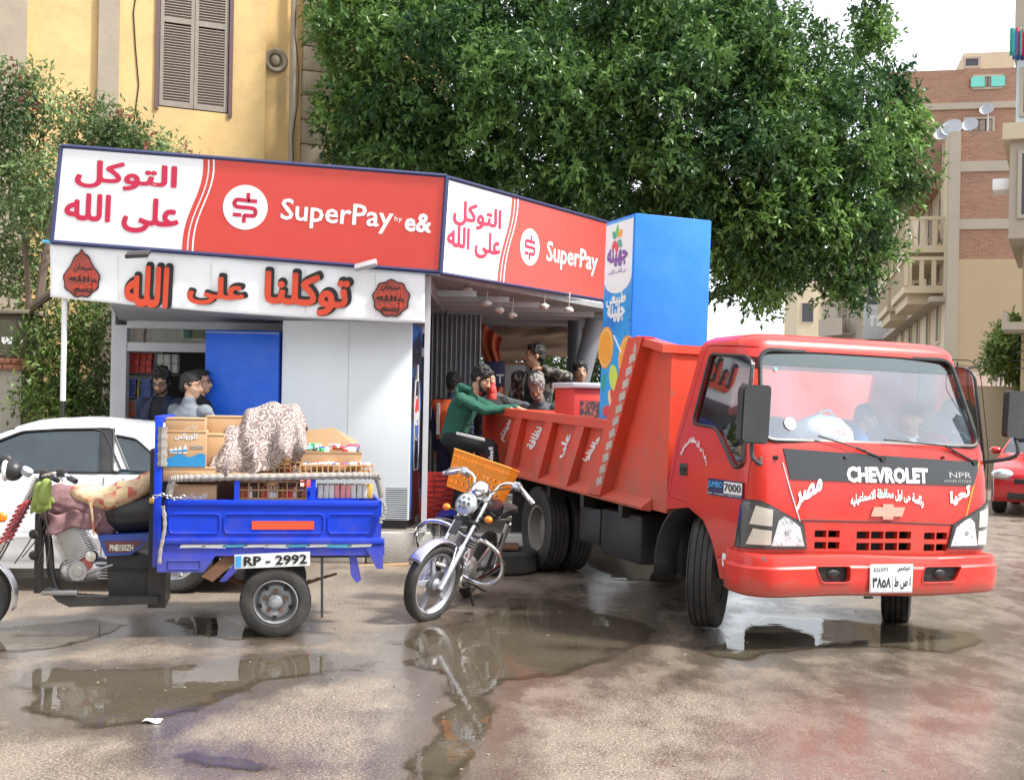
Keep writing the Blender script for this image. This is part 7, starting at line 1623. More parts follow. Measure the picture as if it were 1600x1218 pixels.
BOTC = [('amber', (.35, .12, .03)), ('brown', (.10, .04, .02)), ('white', (.65, .65, .63)), ('red', (.5, .04, .03))]
def bottle_me(c, h_): 
    return MB().lathe([(.001, 0), (.018, 0), (.019, .01), (.019, h_ * .6), (.008, h_ * .75), (.008, h_ * .88), (.011, h_ * .88), (.011, h_), (.001, h_)], seg=10).mesh('bottle', mat('bottle_' + c[0], c[1], .2), 35, True)
for org, w_, hh, n, wh in ((o1, w1, .085, 16, 'crate behind the wrapped rail'), (o2_, w2_, .06, 9, 'small upper crate by the cloth')):
    mes = [bottle_me(c, hh) for c in BOTC]
    for i in range(n):
        for r in range(2):
            k = (i * 3 + r + i // 4) % 4; o = link_mesh('bottle', mes[k], label='small %s bottle standing in the %s' % (BOTC[k][0], wh), cat='bottle', group='%s bottles in the %s' % (BOTC[k][0], wh)); o.matrix_world = KM @ Matrix.Translation(org + V(.02 + (w_ - .04) * i / (n - 1), .03 + r * .05, .001))
CC = [('orange', (.75, .2, .04)), ('pink', (.72, .3, .28)), ('white', (.68, .66, .6)), ('yellow', (.8, .5, .1))]
xa, xb_ = k2(496, 783, LY), k2(590, 753, LY); mes = [MB().box(0, .034, 0, .05, 0, .095, b=.003).mesh('carton', mat('juice_' + c[0], c[1], .45, var=.4, scale=30)) for c in CC]
nn = int((xb_[0] - xa[0]) / .038)
for i in range(nn):
    for r in range(2):
        k = (i // 3 + r) % 4 if i > 2 else 2; o = link_mesh('drink_carton', mes[k], label='small %s drink carton standing in the row above the rear side board' % CC[k][0], cat='drink carton', group='%s drink cartons in the rear row' % CC[k][0]); o.matrix_world = KM @ Matrix.Translation((xa[0] + i * .038, LY + .02 + r * .06, xa[1] + .02)) @ Matrix.Rotation(random.uniform(-.05, .05), 4, 'Y')
mw = MB().sph((0, 0, 0), (.022, .016, .013), 8, 5).mesh('sweet', WHITEV, 180, True); mr_ = MB().sph((0, 0, 0), (.022, .016, .013), 8, 5).mesh('sweet', MATS['carton_red'], 180, True); my = MB().sph((0, 0, 0), (.022, .016, .013), 8, 5).mesh('sweet', MATS['carton_blue'], 180, True)
for i in range(64):
    k = (0, 0, 1, 0, 2, 0)[i % 6]; o = link_mesh('sweet', [mw, mr_, my][k], label='%s wrapped sweet heaped in the long shallow rear crate' % ['white', 'red', 'blue'][k], cat='sweet', group='%s wrapped sweets in the rear crate' % ['white', 'red', 'blue'][k]); o.matrix_world = KM @ Matrix.Translation(o3 + V(random.uniform(.02, w3 - .02), random.uniform(.02, .1), h3 + random.uniform(0, .014))) @ Matrix.Rotation(random.uniform(0, 3), 4, 'Z')
a, c = k2(290, 743, SY + .05), k2(588, 740, SY + .05); MB().box(a[0], c[0], SY + .02, SY + .10, a[1] + .008, a[1] + .022, M=None, b=.002).build('plank', WOOD, label='thin wooden plank lying along the rope wrapped rail', cat='plank').matrix_world = KM
# patterned cloth draped over the middle
def paisley():
    m, nt, b = nodes_of('patterned_cloth'); N = nt.nodes.new; L = nt.links.new
    tc = N('ShaderNodeTexCoord'); uv = tc.outputs['UV']
    def M2(s): mp = N('ShaderNodeMapping'); mp.inputs['Scale'].default_value = s; L(uv, mp.inputs[0]); return mp.outputs[0]
    v = N('ShaderNodeTexVoronoi'); v.inputs['Scale'].default_value = 9; L(M2((1, 1, 1)), v.inputs[0])
    sn = N('ShaderNodeMath'); sn.operation = 'MULTIPLY'; sn.inputs[1].default_value = 30; L(v.outputs['Distance'], sn.inputs[0]); s2 = N('ShaderNodeMath'); s2.operation = 'SINE'; L(sn.outputs[0], s2.inputs[0])
    n = N('ShaderNodeTexNoise'); n.inputs['Scale'].default_value = 26; n.inputs['Detail'].default_value = 2; L(uv, n.inputs[0]); ad = N('ShaderNodeMath'); ad.operation = 'MULTIPLY_ADD'; ad.inputs[1].default_value = 5.0; L(n.outputs['Fac'], ad.inputs[0]); ad.inputs[2].default_value = -2.5
    a2 = N('ShaderNodeMath'); L(s2.outputs[0], a2.inputs[0]); L(ad.outputs[0], a2.inputs[1]); g = N('ShaderNodeMath'); g.operation = 'GREATER_THAN'; g.inputs[1].default_value = .35; L(a2.outputs[0], g.inputs[0])
    ck = N('ShaderNodeTexBrick'); ck.offset = 0; ck.inputs['Scale'].default_value = 1; ck.inputs['Brick Width'].default_value = .026; ck.inputs['Row Height'].default_value = .026; ck.inputs['Mortar Size'].default_value = .004
    ck.inputs['Color1'].default_value = ck.inputs['Color2'].default_value = (0, 0, 0, 1); ck.inputs['Mortar'].default_value = (1, 1, 1, 1); L(uv, ck.inputs[0])
    sx = N('ShaderNodeSeparateXYZ'); L(uv, sx.inputs[0]); band = N('ShaderNodeMath'); band.operation = 'GREATER_THAN'; band.inputs[1].default_value = .66; L(sx.outputs[1], band.inputs[0])
    mx = N('ShaderNodeMix'); mx.data_type = 'FLOAT'; L(band.outputs[0], mx.inputs[0]); L(g.outputs[0], mx.inputs[2]); L(ck.outputs['Color'], mx.inputs[3])
    c = N('ShaderNodeMix'); c.data_type = 'RGBA'; c.inputs[6].default_value = (.175, .13, .12, 1); c.inputs[7].default_value = (.43, .36, .33, 1); L(mx.outputs[0], c.inputs[0]); L(c.outputs[2], b.inputs['Base Color']); b.inputs['Roughness'].default_value = .95; return m
outl_t = [(347, 680), (356, 662), (374, 657), (384, 640), (400, 636), (424, 627), (438, 632), (460, 631), (469, 644), (477, 668)]; 
outl_b = [(322, 742), (345, 747), (362, 741), (384, 746), (408, 738), (428, 731), (446, 716), (462, 718), (480, 704)]
NU, NV = 60, 44
TPt = smooth_path([V(x, y, 0) for x, y in outl_t], 12); BPt = smooth_path([V(x, y, 0) for x, y in outl_b], 12)
def cloth(u, v):
    fi = lambda L_: (lambda q: L_[int(q)].lerp(L_[min(int(q) + 1, len(L_) - 1)], q - int(q)))(u * (len(L_) - 1)); tp, bp = fi(TPt), fi(BPt)
    if v > .75:   # part lying over the top, going back
        k = (v - .75) / .25; p = kc(tp.x, tp.y, LY + .10 + .30); return KM.inverted() @ (KM @ V(p.x + .02, p.y + .4 * k, p.z - .10 * k * k + .0))
    k = v / .75; x, y = bp.x + (tp.x - bp.x) * k, bp.y + (tp.y - bp.y) * k
    dep = LY - .015 + .42 * k ** 2.2
    fold = .045 * math.sin(u * 24 + v * 3 + 2 * noise.noise(Vector((u * 3, v * 3, 5)))) * (1 - k * .6) + .03 * noise.noise(Vector((u * 6, v * 5, 1)))
    w_ = u * 17 - v * 5; fold += .035 * (abs(math.sin(w_)) - .6) * (1 - .3 * k)
    return kc(x, y + 3 * math.sin(u * 23) * (1 - k), dep + fold)
b = MB().grid(cloth, NU, NV); me = b.mesh('cloth', paisley(), 180); uvl = me.uv_layers.new(name='uv'); 
lu = np.array([[(i % (NU + 1)) / NU * 1.0, (i // (NU + 1)) / NV * .9] for i in range((NU + 1) * (NV + 1))], np.float32); li = np.empty(len(me.loops), np.int32); me.loops.foreach_get('vertex_index', li); uvl.data.foreach_set('uv', lu[li].ravel())
o = link_mesh('draped_cloth', me, label='brown and cream patterned cloth draped over the middle of the load', cat='cloth'); o.matrix_world = KM; o.modifiers.new('s', 'SOLIDIFY').thickness = .008
# ================================================================== motorcycle
ct_ = G(655, 968)
YAW, LEAN, STEER = -13.0, 22.5, -24.0
# local frame: -y forward, x to the rider's left as seen from in front (image right), z up
BMx = Matrix.Translation(ct_) @ Matrix.Rotation(R(YAW), 4, 'Z') @ Matrix.Rotation(R(LEAN), 4, 'Y')
moto = thing('motorcycle', 'chrome and black motorcycle leaning on its stand in front of the truck', 'motorcycle', BMx)
WR_ = .297; rk = R(27)
hd0 = V(0, .0 + .70 * math.sin(rk) , WR_ + .70 * math.cos(rk))     # point on the steering axis
axd = V(0, math.sin(rk), math.cos(rk))
SM = Matrix.Translation((0, .06, 0)) @ Matrix.Translation((0, 0, WR_)) @ Matrix.Rotation(-rk, 4, 'X')    # steering frame: z along the fork
SM = Matrix.Translation((0, 0, WR_)) @ Matrix.Rotation(-rk, 4, 'X') @ Matrix.Translation((0, .05, 0)) @ Matrix.Rotation(R(STEER), 4, 'Z') @ Matrix.Translation((0, -.05, 0))
WMt = SM @ Matrix.Rotation(rk, 4, 'X')
fwm = MB(WMt).lathe([(WR_ * .76, -.030), (WR_ * .82, -.043), (WR_ * .90, -.046), (WR_ * .965, -.034), (WR_ * .995, -.014), (WR_, 0), (WR_ * .995, .014), (WR_ * .965, .034), (WR_ * .90, .046), (WR_ * .82, .043), (WR_ * .76, .030)], (0, 0, 0), (1, 0, 0), 56, closed=True).build('front_wheel', RUBBER, moto, smooth=40)
RIMA = mat('alloy_grey', (.42, .43, .46), .38, .35, var=.1, dirt=.25)
MB(WMt).lathe([(WR_ * .775, .032), (WR_ * .75, .034), (WR_ * .72, .018), (WR_ * .70, .01), (WR_ * .70, -.01), (WR_ * .72, -.018), (WR_ * .75, -.034), (WR_ * .775, -.032)], (0, 0, 0), (1, 0, 0), 48, closed=True).build('rim', RIMA, fwm)
for k in range(5):
    a = 2 * PI * k / 5 + .35; b = MB(WMt @ Matrix.Rotation(a, 4, 'X')); b.hexa([V(-.016, -.022, .03), V(.016, -.022, .03), V(.016, .022, .03), V(-.016, .022, .03), V(-.009, -.013, WR_ * .71), V(.009, -.013, WR_ * .71), V(.009, .013, WR_ * .71), V(-.009, .013, WR_ * .71)]); b.build('spoke', RIMA, fwm, fix=True)
MB(WMt).lathe([(.001, .06), (.012, .06), (.02, .055), (.05, .03), (.055, 0), (.05, -.03), (.02, -.055), (.001, -.06)], (0, 0, 0), (1, 0, 0), 24).build('hub', RIMA, fwm)
MB(WMt).lathe([(.10, .036), (.10, .04), (.05, .04), (.05, .036)], (0, 0, 0), (1, 0, 0), 30, closed=True).build('brake_disc', STEEL, fwm)
PURP = mat('mudguard_silver', (.50, .50, .60), .22, .7, coat=.3)
b = MB(WMt); b.grid(lambda u, v: V((v - .5) * .11, -(WR_ + .022) * math.cos(R(28) + u * R(125)) , (WR_ + .022 + .022 * math.cos((v - .5) * PI)) * math.sin(R(28) + u * R(125))), 24, 8); fo = b.build('front_mudguard', PURP, moto, smooth=180); fo.modifiers.new('s', 'SOLIDIFY').thickness = .005
for s in (-1, 1):
    MB(SM).cyl((s * .088, 0, -.03), (s * .088, 0, .34), .026, .024, 16).build('fork_leg', mat('fork_silver', (.62, .62, .66), .25, .8, dirt=.15), moto); MB(SM).cyl((s * .088, 0, .34), (s * .088, 0, .80), .0165, seg=14).build('fork_tube', CHROME, moto)
    MB(SM).tube([(s * .088, 0, .0), (s * .085, -.03, .2), (s * .07, -.05, .30)], .009, 6).build('guard_stay', CHROME, moto)
for z in (.52, .72): MB(SM).box(-.11, .11, -.03, .05, z, z + .03, b=.01).build('fork_yoke', BLACKM if z < .6 else ALU, moto)
hb = [V(-.46, .06, .88), V(-.28, .01, .93), V(-.13, .0, .90), V(-.07, .01, .77), V(.07, .01, .77), V(.13, .0, .90), V(.26, .02, .93), V(.40, .10, .86)]
MB(SM).tube(smooth_path(hb, 6), .012, 8).build('handlebar', CHROME, moto)
for s in (-1, 1):
    e = V(s * .46 if s < 0 else .40, .06 if s < 0 else .1, .88 if s < 0 else .86); i_ = V(s * .26, .02, .93); g_ = MB(SM).cyl(e, e.lerp(i_, .7), .018).build('grip', mat('grip_silver', (.5, .5, .53), .35, .7), moto); MB(SM).box(s * .25 - .03, s * .25 + .03, -.01, .06, .90, .955, b=.01).build('switch_block', mat('switch_silver', (.5, .5, .52), .35, .7), moto)
    MB(SM).tube(smooth_path([V(s * .26, -.02, .93), V(s * .33, -.05, .90), V(s * .41, .0, .84)], 4), .006, 6).build('lever', STEEL, moto)
    MB(SM).tube([V(s * .11, -.02, .585), V(s * .2, -.03, .585)], .008, 6).build('indicator_stalk', BLACKM, moto); MB(SM).sph((s * .20, -.035, .585), (.034, .026, .028), 14, 10).build('indicator', AMBER, moto)
    MB(SM).tube(smooth_path([V(s * .2, .02, .9), V(s * .1, -.05, .78), V(s * .05, -.04, .6), V(s * .02, .02, .5)], 5), .005, 5).build('cable', RUBBER, moto)
MB(SM).lathe([(.001, -.10), (.05, -.09), (.082, -.03), (.09, .0), (.092, .012), (.086, .018)], (0, -.10, .63), (0, -1, -.25), 32).build('headlamp_shell', CHROME, moto); hl = MB(SM).lathe([(.085, .0), (.06, .012), (.03, .02), (.001, .022)], (0, -.112, .627), (0, -1, -.25), 30).build('headlamp_lens', mat('headlamp_face', (.62, .66, .68), .12, .3), moto)
for k in range(7):
    a = 2 * PI * k / 6; c = V(.0, -.134, .622) + (V(.042 * math.cos(a), 0, .042 * math.sin(a)) if k < 6 else V(0, 0, 0)); MB(SM).lathe([(.012, 0), (.015, .004), (.010, .004)], c, (0, -1, -.25), 10).build('led_ring', mat('led_dark', (.12, .13, .14), .2), hl)
b = MB(SM); b.sph((0, -.03, .80), (.085, .06, .07), 18, 12); b.build('clock_cowl', CHROME, moto)
MB(SM).box(-.035, .035, -.085, -.075, .38, .50).build('badge_plate', BLKP, moto)
# front number plate strapped to the leg
pM = SM @ Matrix.Translation((-.135, -.035, .05)) @ Matrix.Rotation(R(-12), 4, 'Y') @ Matrix.Rotation(R(12), 4, 'Z'); b = MB(pM); b.box(-.06, .06, -.003, 0, -.02, .10); npl = b.build('number_plate', WHITEV, moto)
b = MB(pM); b.box(-.058, .058, -.0045, -.0035, .07, .098); b.build('plate_band', mat('plate_cyan', (.02, .42, .62), .4), npl); lettering('٦٢٢', BLK, npl, lambda u, v, o: pM @ V(u, -.004 - o, v), -.05, .02, .05, .065, arabic=True, bold=.04, keep=False, off=0); lettering('ط هـ', BLK, npl, lambda u, v, o: pM @ V(u, -.004 - o, v), -.04, -.012, .04, .015, arabic=True, off=0)
# frame, tank, engine, seat, rear wheel
MB().tube(smooth_path([V(0, .36, .86), V(0, .42, .55), V(0, .5, .3), V(0, .8, .24), V(0, 1.0, .3)], 6), .022, 8).build('frame_tube', BLACKM, moto); MB().tube([V(0, .36, .88), V(0, .9, .82), V(0, 1.25, .78)], .02, 8).build('top_tube', BLACKM, moto)
b = MB(); b.sph((0, .60, .86), (.135, .27, .11), 22, 14, e=.85); b.build('fuel_tank', mat('tank_black', (.015, .016, .02), .15, coat=.6), moto); b = MB(); b.box(-.12, .12, .85, 1.4, .78, .86, b=.035); b.build('seat', VINYL, moto)
b = MB(); b.sph((0, .58, .36), (.13, .19, .12), 18, 12, e=.8); b.build('engine', ALU, moto); b = MB()
for i in range(9): b.box(-.075, .075, .40 + i * .004, .54 + i * .004, .44 + i * .022, .45 + i * .022, b=.002)
b.build('cooling_fins', ALU, moto, kind='stuff'); MB().tube(smooth_path([V(.05, .42, .55), V(.08, .33, .42), V(.1, .45, .26), V(.14, .9, .28), V(.16, 1.4, .34)], 6), .02, 10).build('exhaust_pipe', CHROME, moto)
rw = MB(Matrix.Translation((0, 1.27, WR_))).lathe([(WR_ * .74, -.035), (WR_ * .85, -.05), (WR_ * .97, -.03), (WR_, 0), (WR_ * .97, .03), (WR_ * .85, .05), (WR_ * .74, .035)], (0, 0, 0), (1, 0, 0), 40, closed=True).build('rear_wheel', RUBBER, moto); MB(Matrix.Translation((0, 1.27, WR_))).lathe([(WR_ * .76, .03), (WR_ * .7, .012), (.04, .03), (.001, .05), (.001, -.05), (.04, -.03), (WR_ * .7, -.012), (WR_ * .76, -.03)], (0, 0, 0), (1, 0, 0), 30).build('rear_rim', RIMA, rw)
for s in (-1, 1):
    MB().cyl((s * .1, 1.27, WR_), (s * .1, .8, .35), .016).build('swing_arm', BLACKM, moto); MB().cyl((s * .13, 1.27, WR_ + .04), (s * .13, 1.12, .74), .024).build('shock_absorber', CHROME, moto)
    # crash bar loops
    loop = smooth_path([V(0, .30, .66), V(s * .18, .29, .68), V(s * .32, .32, .62), V(s * .37, .36, .50), V(s * .31, .40, .38), V(s * .17, .42, .34), V(s * .02, .42, .36)], 7); MB().tube(loop, .0185, 10).build('crash_bar', CHROME, moto)
    MB().tube([V(s * .22, .30, .67), V(s * .12, .42, .36)], .009, 6).build('crash_bar_stay', CHROME, moto); MB().cyl((s * .1, .62, .28), (s * .27, .6, .27), .014).build('foot_peg', RUBBER, moto)
    # knee shield
b = MB(); b.prism(rpoly([(-.26, .52), (-.10, .60), (-.11, .80), (-.22, .80), (-.29, .68)], .05, 4), lambda u, v, d: (u, d, v), .36, .365); b.build('leg_shield', glass_mat('smoked_plastic', (.45, .45, .48), .1), moto)
MB().tube([V(.08, .72, .26), V(.24, .78, .012)], .012, 7).build('side_stand', BLACKM, moto); MB().box(.19, .27, .74, .80, -.03, -.02).build('stand_foot', BLACKM, moto) if False else None
# orange crate tied behind the handlebars, tilted
p = P(751, 747, 10.1); OC = Matrix.Translation(p) @ Matrix.Rotation(R(-14), 4, 'Z') @ Matrix.Rotation(R(17), 4, 'Y') @ Matrix.Rotation(R(-8), 4, 'X')
oc = thing('orange_crate', 'orange plastic crate tilted on the motorcycle behind its headlamp', 'crate', OC); ORC = mat('crate_orange', (.80, .26, .02), .4, var=.06, dirt=.12)
cw, cd, ch = .245, .165, .15
def wall(f3, w_, name):   # plastic wall with slots cut through
    hol = []
    for i in range(14):
        u = -w_ * .78 + i * (w_ * 1.56 / 13.0)
        if abs(i - 6.5) > .6: hol.append([(u - .005, .085), (u + .005, .085), (u + .005, .118), (u - .005, .118)])
    for r in range(3):
        for i in range(9): u = -w_ * .8 + i * (w_ * 1.6 / 8); hol.append([(u - .016, -.10 + r * .055), (u + .016, -.10 + r * .055), (u + .016, -.083 + r * .055), (u - .016, -.083 + r * .055)])
    b = MB(); b.prism([(-w_ * .86, -ch), (w_ * .86, -ch), (w_, ch), (w_ * .45, ch), (w_ * .38, ch - .012), (-w_ * .38, ch - .012), (-w_ * .45, ch), (-w_, ch)], f3, -.003, .003, hol); b.build(name, ORC, oc)
wall(lambda u, v, d: V(u, -cd * (.9 + .1 * v / ch) - d, v), cw, 'front_wall'); wall(lambda u, v, d: V(u, cd * (.9 + .1 * v / ch) + d, v), cw, 'back_wall')
wall(lambda u, v, d: V(cw * (.93 + .07 * v / ch) + d, u * cd / cw, v), cw, 'end_wall'); wall(lambda u, v, d: V(-cw * (.93 + .07 * v / ch) - d, u * cd / cw, v), cw, 'end_wall')
MB().box(-cw * .86, cw * .86, -cd * .86, cd * .86, -ch, -ch + .005).build('crate_floor', ORC, oc)
rim_ = [V(-cw, -cd, ch), V(cw, -cd, ch), V(cw, cd, ch), V(-cw, cd, ch)]
MB().tube([r_ * 1.0 + V(0, 0, -.0) for r_ in rim_], .009, 5, closed=True).build('crate_rim', ORC, oc); 
MB().tube([V(x, y, ch - .05) for x, y in ((-cw * .98, -cd * .98), (cw * .98, -cd * .98), (cw * .98, cd * .98), (-cw * .98, cd * .98))], .006, 5, closed=True).build('crate_rib', ORC, oc)
# old tyres lying behind the motorcycle with scrap board on them
for k, (px, py, z) in enumerate(((775, 858, .11), (742, 862, .11))):
    g = P(px, py, 12.0); ty = MB(Matrix.Translation((g.x, 12.05 + k * .05, .11))).lathe([(.24, -.09), (.27, -.105), (.37, -.105), (.40, -.08), (.405, 0), (.40, .08), (.37, .105), (.27, .105), (.24, .09), (.25, .0)], (0, 0, 0), (0, 0, 1), 36, closed=True); ty.build('old_tyre', RUBBER, label=['worn black tyre lying flat beside the truck rear wheel', 'worn black tyre lying flat directly behind the motorcycle'][k], cat='tyre')
g = P(770, 832, 12.0); MB(Matrix.Translation((g.x, 12.05, .225))).box(-.25, .25, -.2, .2, 0, .03, b=.005).build('scrap_board', RUST, label='rusty brown board lying on the old tyre', cat='board')
# ================================================================== parked cars
def car(name, label, M, paint, L_=4.35, W_=1.70, H_=1.48, detail=True, plate=None):
    """saloon: x along the length (front at -x), y across, z up; body lofted across the width from a side profile"""
    t = thing(name, label, 'car', M)
    r = .31; xf, xr = -L_ / 2 + .82, L_ / 2 - .90
    low = [(-L_ / 2 + .04, .30), (-L_ / 2, .45), (-L_ / 2 + .02, .62), (-L_ / 2 + .14, .76), (-L_ / 2 + .45, .86), (-L_ / 2 + .95, .95), (-L_ / 2 + 1.25, .985), (0, .99), (L_ / 2 - 1.0, 1.0), (L_ / 2 - .5, 1.01), (L_ / 2 - .12, .98), (L_ / 2 - .01, .82), (L_ / 2, .55), (L_ / 2 - .05, .32), (L_ / 2 - .1, .22), (0, .19), (-L_ / 2 + .12, .22)]
    prof = [Vector((x, 0, z)) for x, z in rpoly(low, .06, 3)]
    b = MB(); rows = []
    for k, (y, kz, kx) in enumerate(((-1, .90, .985), (-.985, .96, .995), (-.93, .985, 1.0), (-.6, 1.0, 1.0), (0, 1.01, 1.005), (.6, 1.0, 1.0), (.93, .985, 1.0), (.985, .96, .995), (1, .90, .985))):
        rows.append([V(p.x * kx * (1 - .04 * (abs(y) > .9) * (abs(p.x) / (L_ / 2)) ** 6), y * W_ / 2 * (1 - .10 * (abs(p.x) / (L_ / 2)) ** 5) * (1 - .05 * max(0, p.z - .75) / .25), .19 + (p.z - .19) * kz + (.02 if 0 else 0)) for p in prof])
    b.loft(rows); body = b.build('body', paint, t, smooth=40)
    cut = []
    for x in (xf, xr): c = MB(); c.cyl((x, -W_, .30), (x, W_, .30), r + .055, seg=30); cut.append(c)
    boolean(body, cut, smooth=40)
    # cabin: pillars and roof over glass
    x0, x1 = -L_ / 2 + 1.22, L_ / 2 - .55
    roofp = [(x0, .965), (x0 + .85, H_ - .06), (x0 + 1.25, H_ - .01), (0.35, H_), (x1 - .85, H_ - .035), (x1 - .55, H_ - .09), (x1, 1.0)]
    rp_ = smooth_path([V(x, 0, z) for x, z in roofp], 5)
    def wz(z): return W_ / 2 * (.945 - .22 * max(0, (z - .97)) / (H_ - .97))
    rows = [[V(p.x, y * wz(p.z) * (1 if abs(y) < 1 else 1), p.z - (.035 * abs(y) ** 4)) for y in (-1, -.9, -.6, 0, .6, .9, 1)] for p in rp_]
    rows2 = [[q + V(0, 0, -.035) for q in reversed(rr)] for rr in rows]
    cg = glass_mat('car_glass', (.16, .27, .29), .06, (.2, .4, .42), .10)  # teal tint and haze painted in for street reflections
    # roof strip only over the middle
    zc = H_ - .115; ri = [i for i, p in enumerate(rp_) if p.z > zc]
    b = MB(); b.loft([rows[i] + rows2[i] for i in ri]); b.build('roof', paint, t, smooth=40)
    b = MB(); n = ri[0]; b.loft([[q for q in rows[i]] for i in range(0, n + 1)], close=False, cap=False); b.build('windscreen', cg, t, smooth=180)
    b = MB(); n = ri[-1]; b.loft([[q for q in rows[i]] for i in range(n, len(rp_))], close=False, cap=False); b.build('rear_window', cg, t, smooth=180)
    for s in (-1, 1):
        outl = [(p.x, p.z - .055) for p in rp_]; out2 = [(x, z) for x, z in outl if z > .93]; base = [(out2[-1][0] + .03, .955), (out2[0][0] - .02, .955)]
        side_ = out2[::-1] + base[::-1]
        B_ = x0 + 1.62
        m3 = lambda u, v, d: V(u, s * (wz(v) - .012 - d), v)
        full = rpoly([(x, z) for x, z in ([(x0 - .02, .955)] + [(x0 + .83, H_ - .11), (x0 + 1.25, H_ - .055), (.35, H_ - .045), (x1 - .85, H_ - .08), (x1 - .55, H_ - .135)] + [(x1 + .02, .985)])], .05, 3)
        w1 = rpoly([(x0 + .17, .985), (x0 + .92, H_ - .125), (x0 + 1.25, H_ - .10), (B_ - .05, H_ - .09), (B_ - .0, .985)], .04, 3)
        w2 = rpoly([(B_ + .09, .985), (B_ + .05, H_ - .09), (.55, H_ - .09), (x1 - .98, H_ - .12), (x1 - .80, .99)], .04, 3)
        w3 = rpoly([(x1 - .74, .995), (x1 - .90, H_ - .14), (x1 - .72, H_ - .17), (x1 - .38, .995)], .03, 3)
        b = MB(); b.prism(full, m3, -.006, .02, [w1, w2, w3]); b.build('window_pillars', paint, t)
        for w_, nm in ((w1, 'front_side_window'), (w2, 'rear_side_window'), (w3, 'quarter_window')):
            b = MB(); b.prism(w_, m3, .008, .012); b.build(nm, cg, t); MB().tube([m3(u, v, -.008) for u, v in w_], .010, 5, closed=True).build('window_seal', BLKP, t)
        b = MB(); b.prism(rpoly([(B_ - .035, .985), (B_ - .07, H_ - .085), (B_ + .06, H_ - .085), (B_ + .08, .985)], .01, 2), m3, -.010, -.006); b.build('pillar_trim', BLKP, t)
        yb = lambda x, z: s * (W_ / 2 * (1 - .10 * (abs(x) / (L_ / 2)) ** 5) * (1 - .05 * max(0, z - .75) / .25) * .996)
        for xs_ in (x0 + .12, B_ + .02, x1 - .78): MB().tube([V(xs_, yb(xs_, z) * 1.002, z) for z in (.28, .45, .6, .75, .88, .94)], .004, 4).build('door_seam', DARK, t)
        for xs_ in (B_ - .16, x1 - .98): b = MB(); b.box(xs_ - .1, xs_ + .08, yb(xs_, .8) - .015, yb(xs_, .8) + .015, .81, .84, b=.01); b.build('door_handle', paint, t)
        MB().box(-L_ / 2 + 1.2, L_ / 2 - 1.35, yb(0, .4) - .012, yb(0, .4) + .012, .43, .47, b=.008).build('rubbing_strip', paint, t)
        mc_ = V(x0 + .32, s * (W_ / 2 + .06), 1.0); b = MB(); b.sph(mc_, (.08, .10, .065), 14, 10); b.build('mirror', paint, t)
        c = V(-L_ / 2 + .10, s * W_ * .37, .66); b = MB(); b.sph(c, (.12, .17, .09), 18, 12); b.build('headlight', mat('car_lamp', (.6, .63, .66), .12, .6), t)
        c = V(L_ / 2 - .06, s * W_ * .37, .80); b = MB(); b.sph(c, (.10, .15, .1), 18, 12); b.build('tail_light', MATS['carton_red'], t)
        for x in (xf, xr):
            Mw_ = Matrix.Translation((x, s * (W_ / 2 - .10), r)); w = MB(Mw_).lathe([(r * .62, -.07), (r * .7, -.09), (r * .9, -.095), (r * .99, -.07), (r, 0), (r * .99, .07), (r * .9, .095), (r * .7, .09), (r * .62, .07)], (0, 0, 0), (0, s, 0), 36, closed=True).build('wheel', RUBBER, t)
            MB(Mw_).lathe([(r * .64, .075), (r * .58, .07), (r * .54, .04), (r * .2, .05), (.03, .065), (.001, .066)], (0, 0, 0), (0, s, 0), 30).build('rim', mat('car_rim', (.5, .51, .53), .3, .7), w)
            for k in range(5): a = 2 * PI * k / 5; MB(Mw_).tube([(.05 * math.cos(a), s * .058, .05 * math.sin(a)), (r * .56 * math.cos(a), s * .068, r * .56 * math.sin(a))], .02, 6).build('rim_spoke', MATS['car_rim'], w)
    MB().box(-L_ / 2 - .012, -L_ / 2 + .06, -.45, .45, .52, .60, b=.01).build('grille', BLKP, t); MB().box(-L_ / 2 + .01, -L_ / 2 + .1, -.55, .55, .27, .38, b=.02).build('air_intake', BLKP, t); MB().box(-L_ / 2 - .02, -L_ / 2 - .005, -.2, .2, .42, .5).build('number_plate', WHITEV, t)
    MB().box(-L_ / 2 + 1.3, L_ / 2 - 1.0, -W_ / 2 + .15, W_ / 2 - .15, .4, .62).build('seats', BLKC, t)
    for x in (-.45, .55):
        for y in (-.38, .38): MB().box(x, x + .16, y - .22, y + .22, .6, 1.22, b=.05).build('seat_back', BLKC, t)
    return t
CARW = mat('car_white', (.74, .75, .78), .25, var=.02, coat=.6, dirt=.08, mud=(.15, .7, (.30, .26, .21), .4)); CARR = mat('car_red', (.50, .02, .025), .22, var=.03, coat=.8)
g = G(100, 925); 
wcar = car('parked_car', 'white saloon car parked behind the cargo tricycle', frame(g.x - .42, g.y + .85, 1.5), CARW, L_=4.35, H_=1.43)
g = G(1618, 806); rcar = car('parked_car', 'red hatchback car parked at the right edge behind the truck', frame(g.x + .90, g.y + 1.35, 62), CARR, L_=4.1, H_=1.46)
g = G(1590, 690); wc2 = car('parked_car', 'silver white car further back behind the red car on the right', frame(P(1600, 690, 26).x + 1.2, 26, 60), CARW, L_=4.2, H_=1.45)
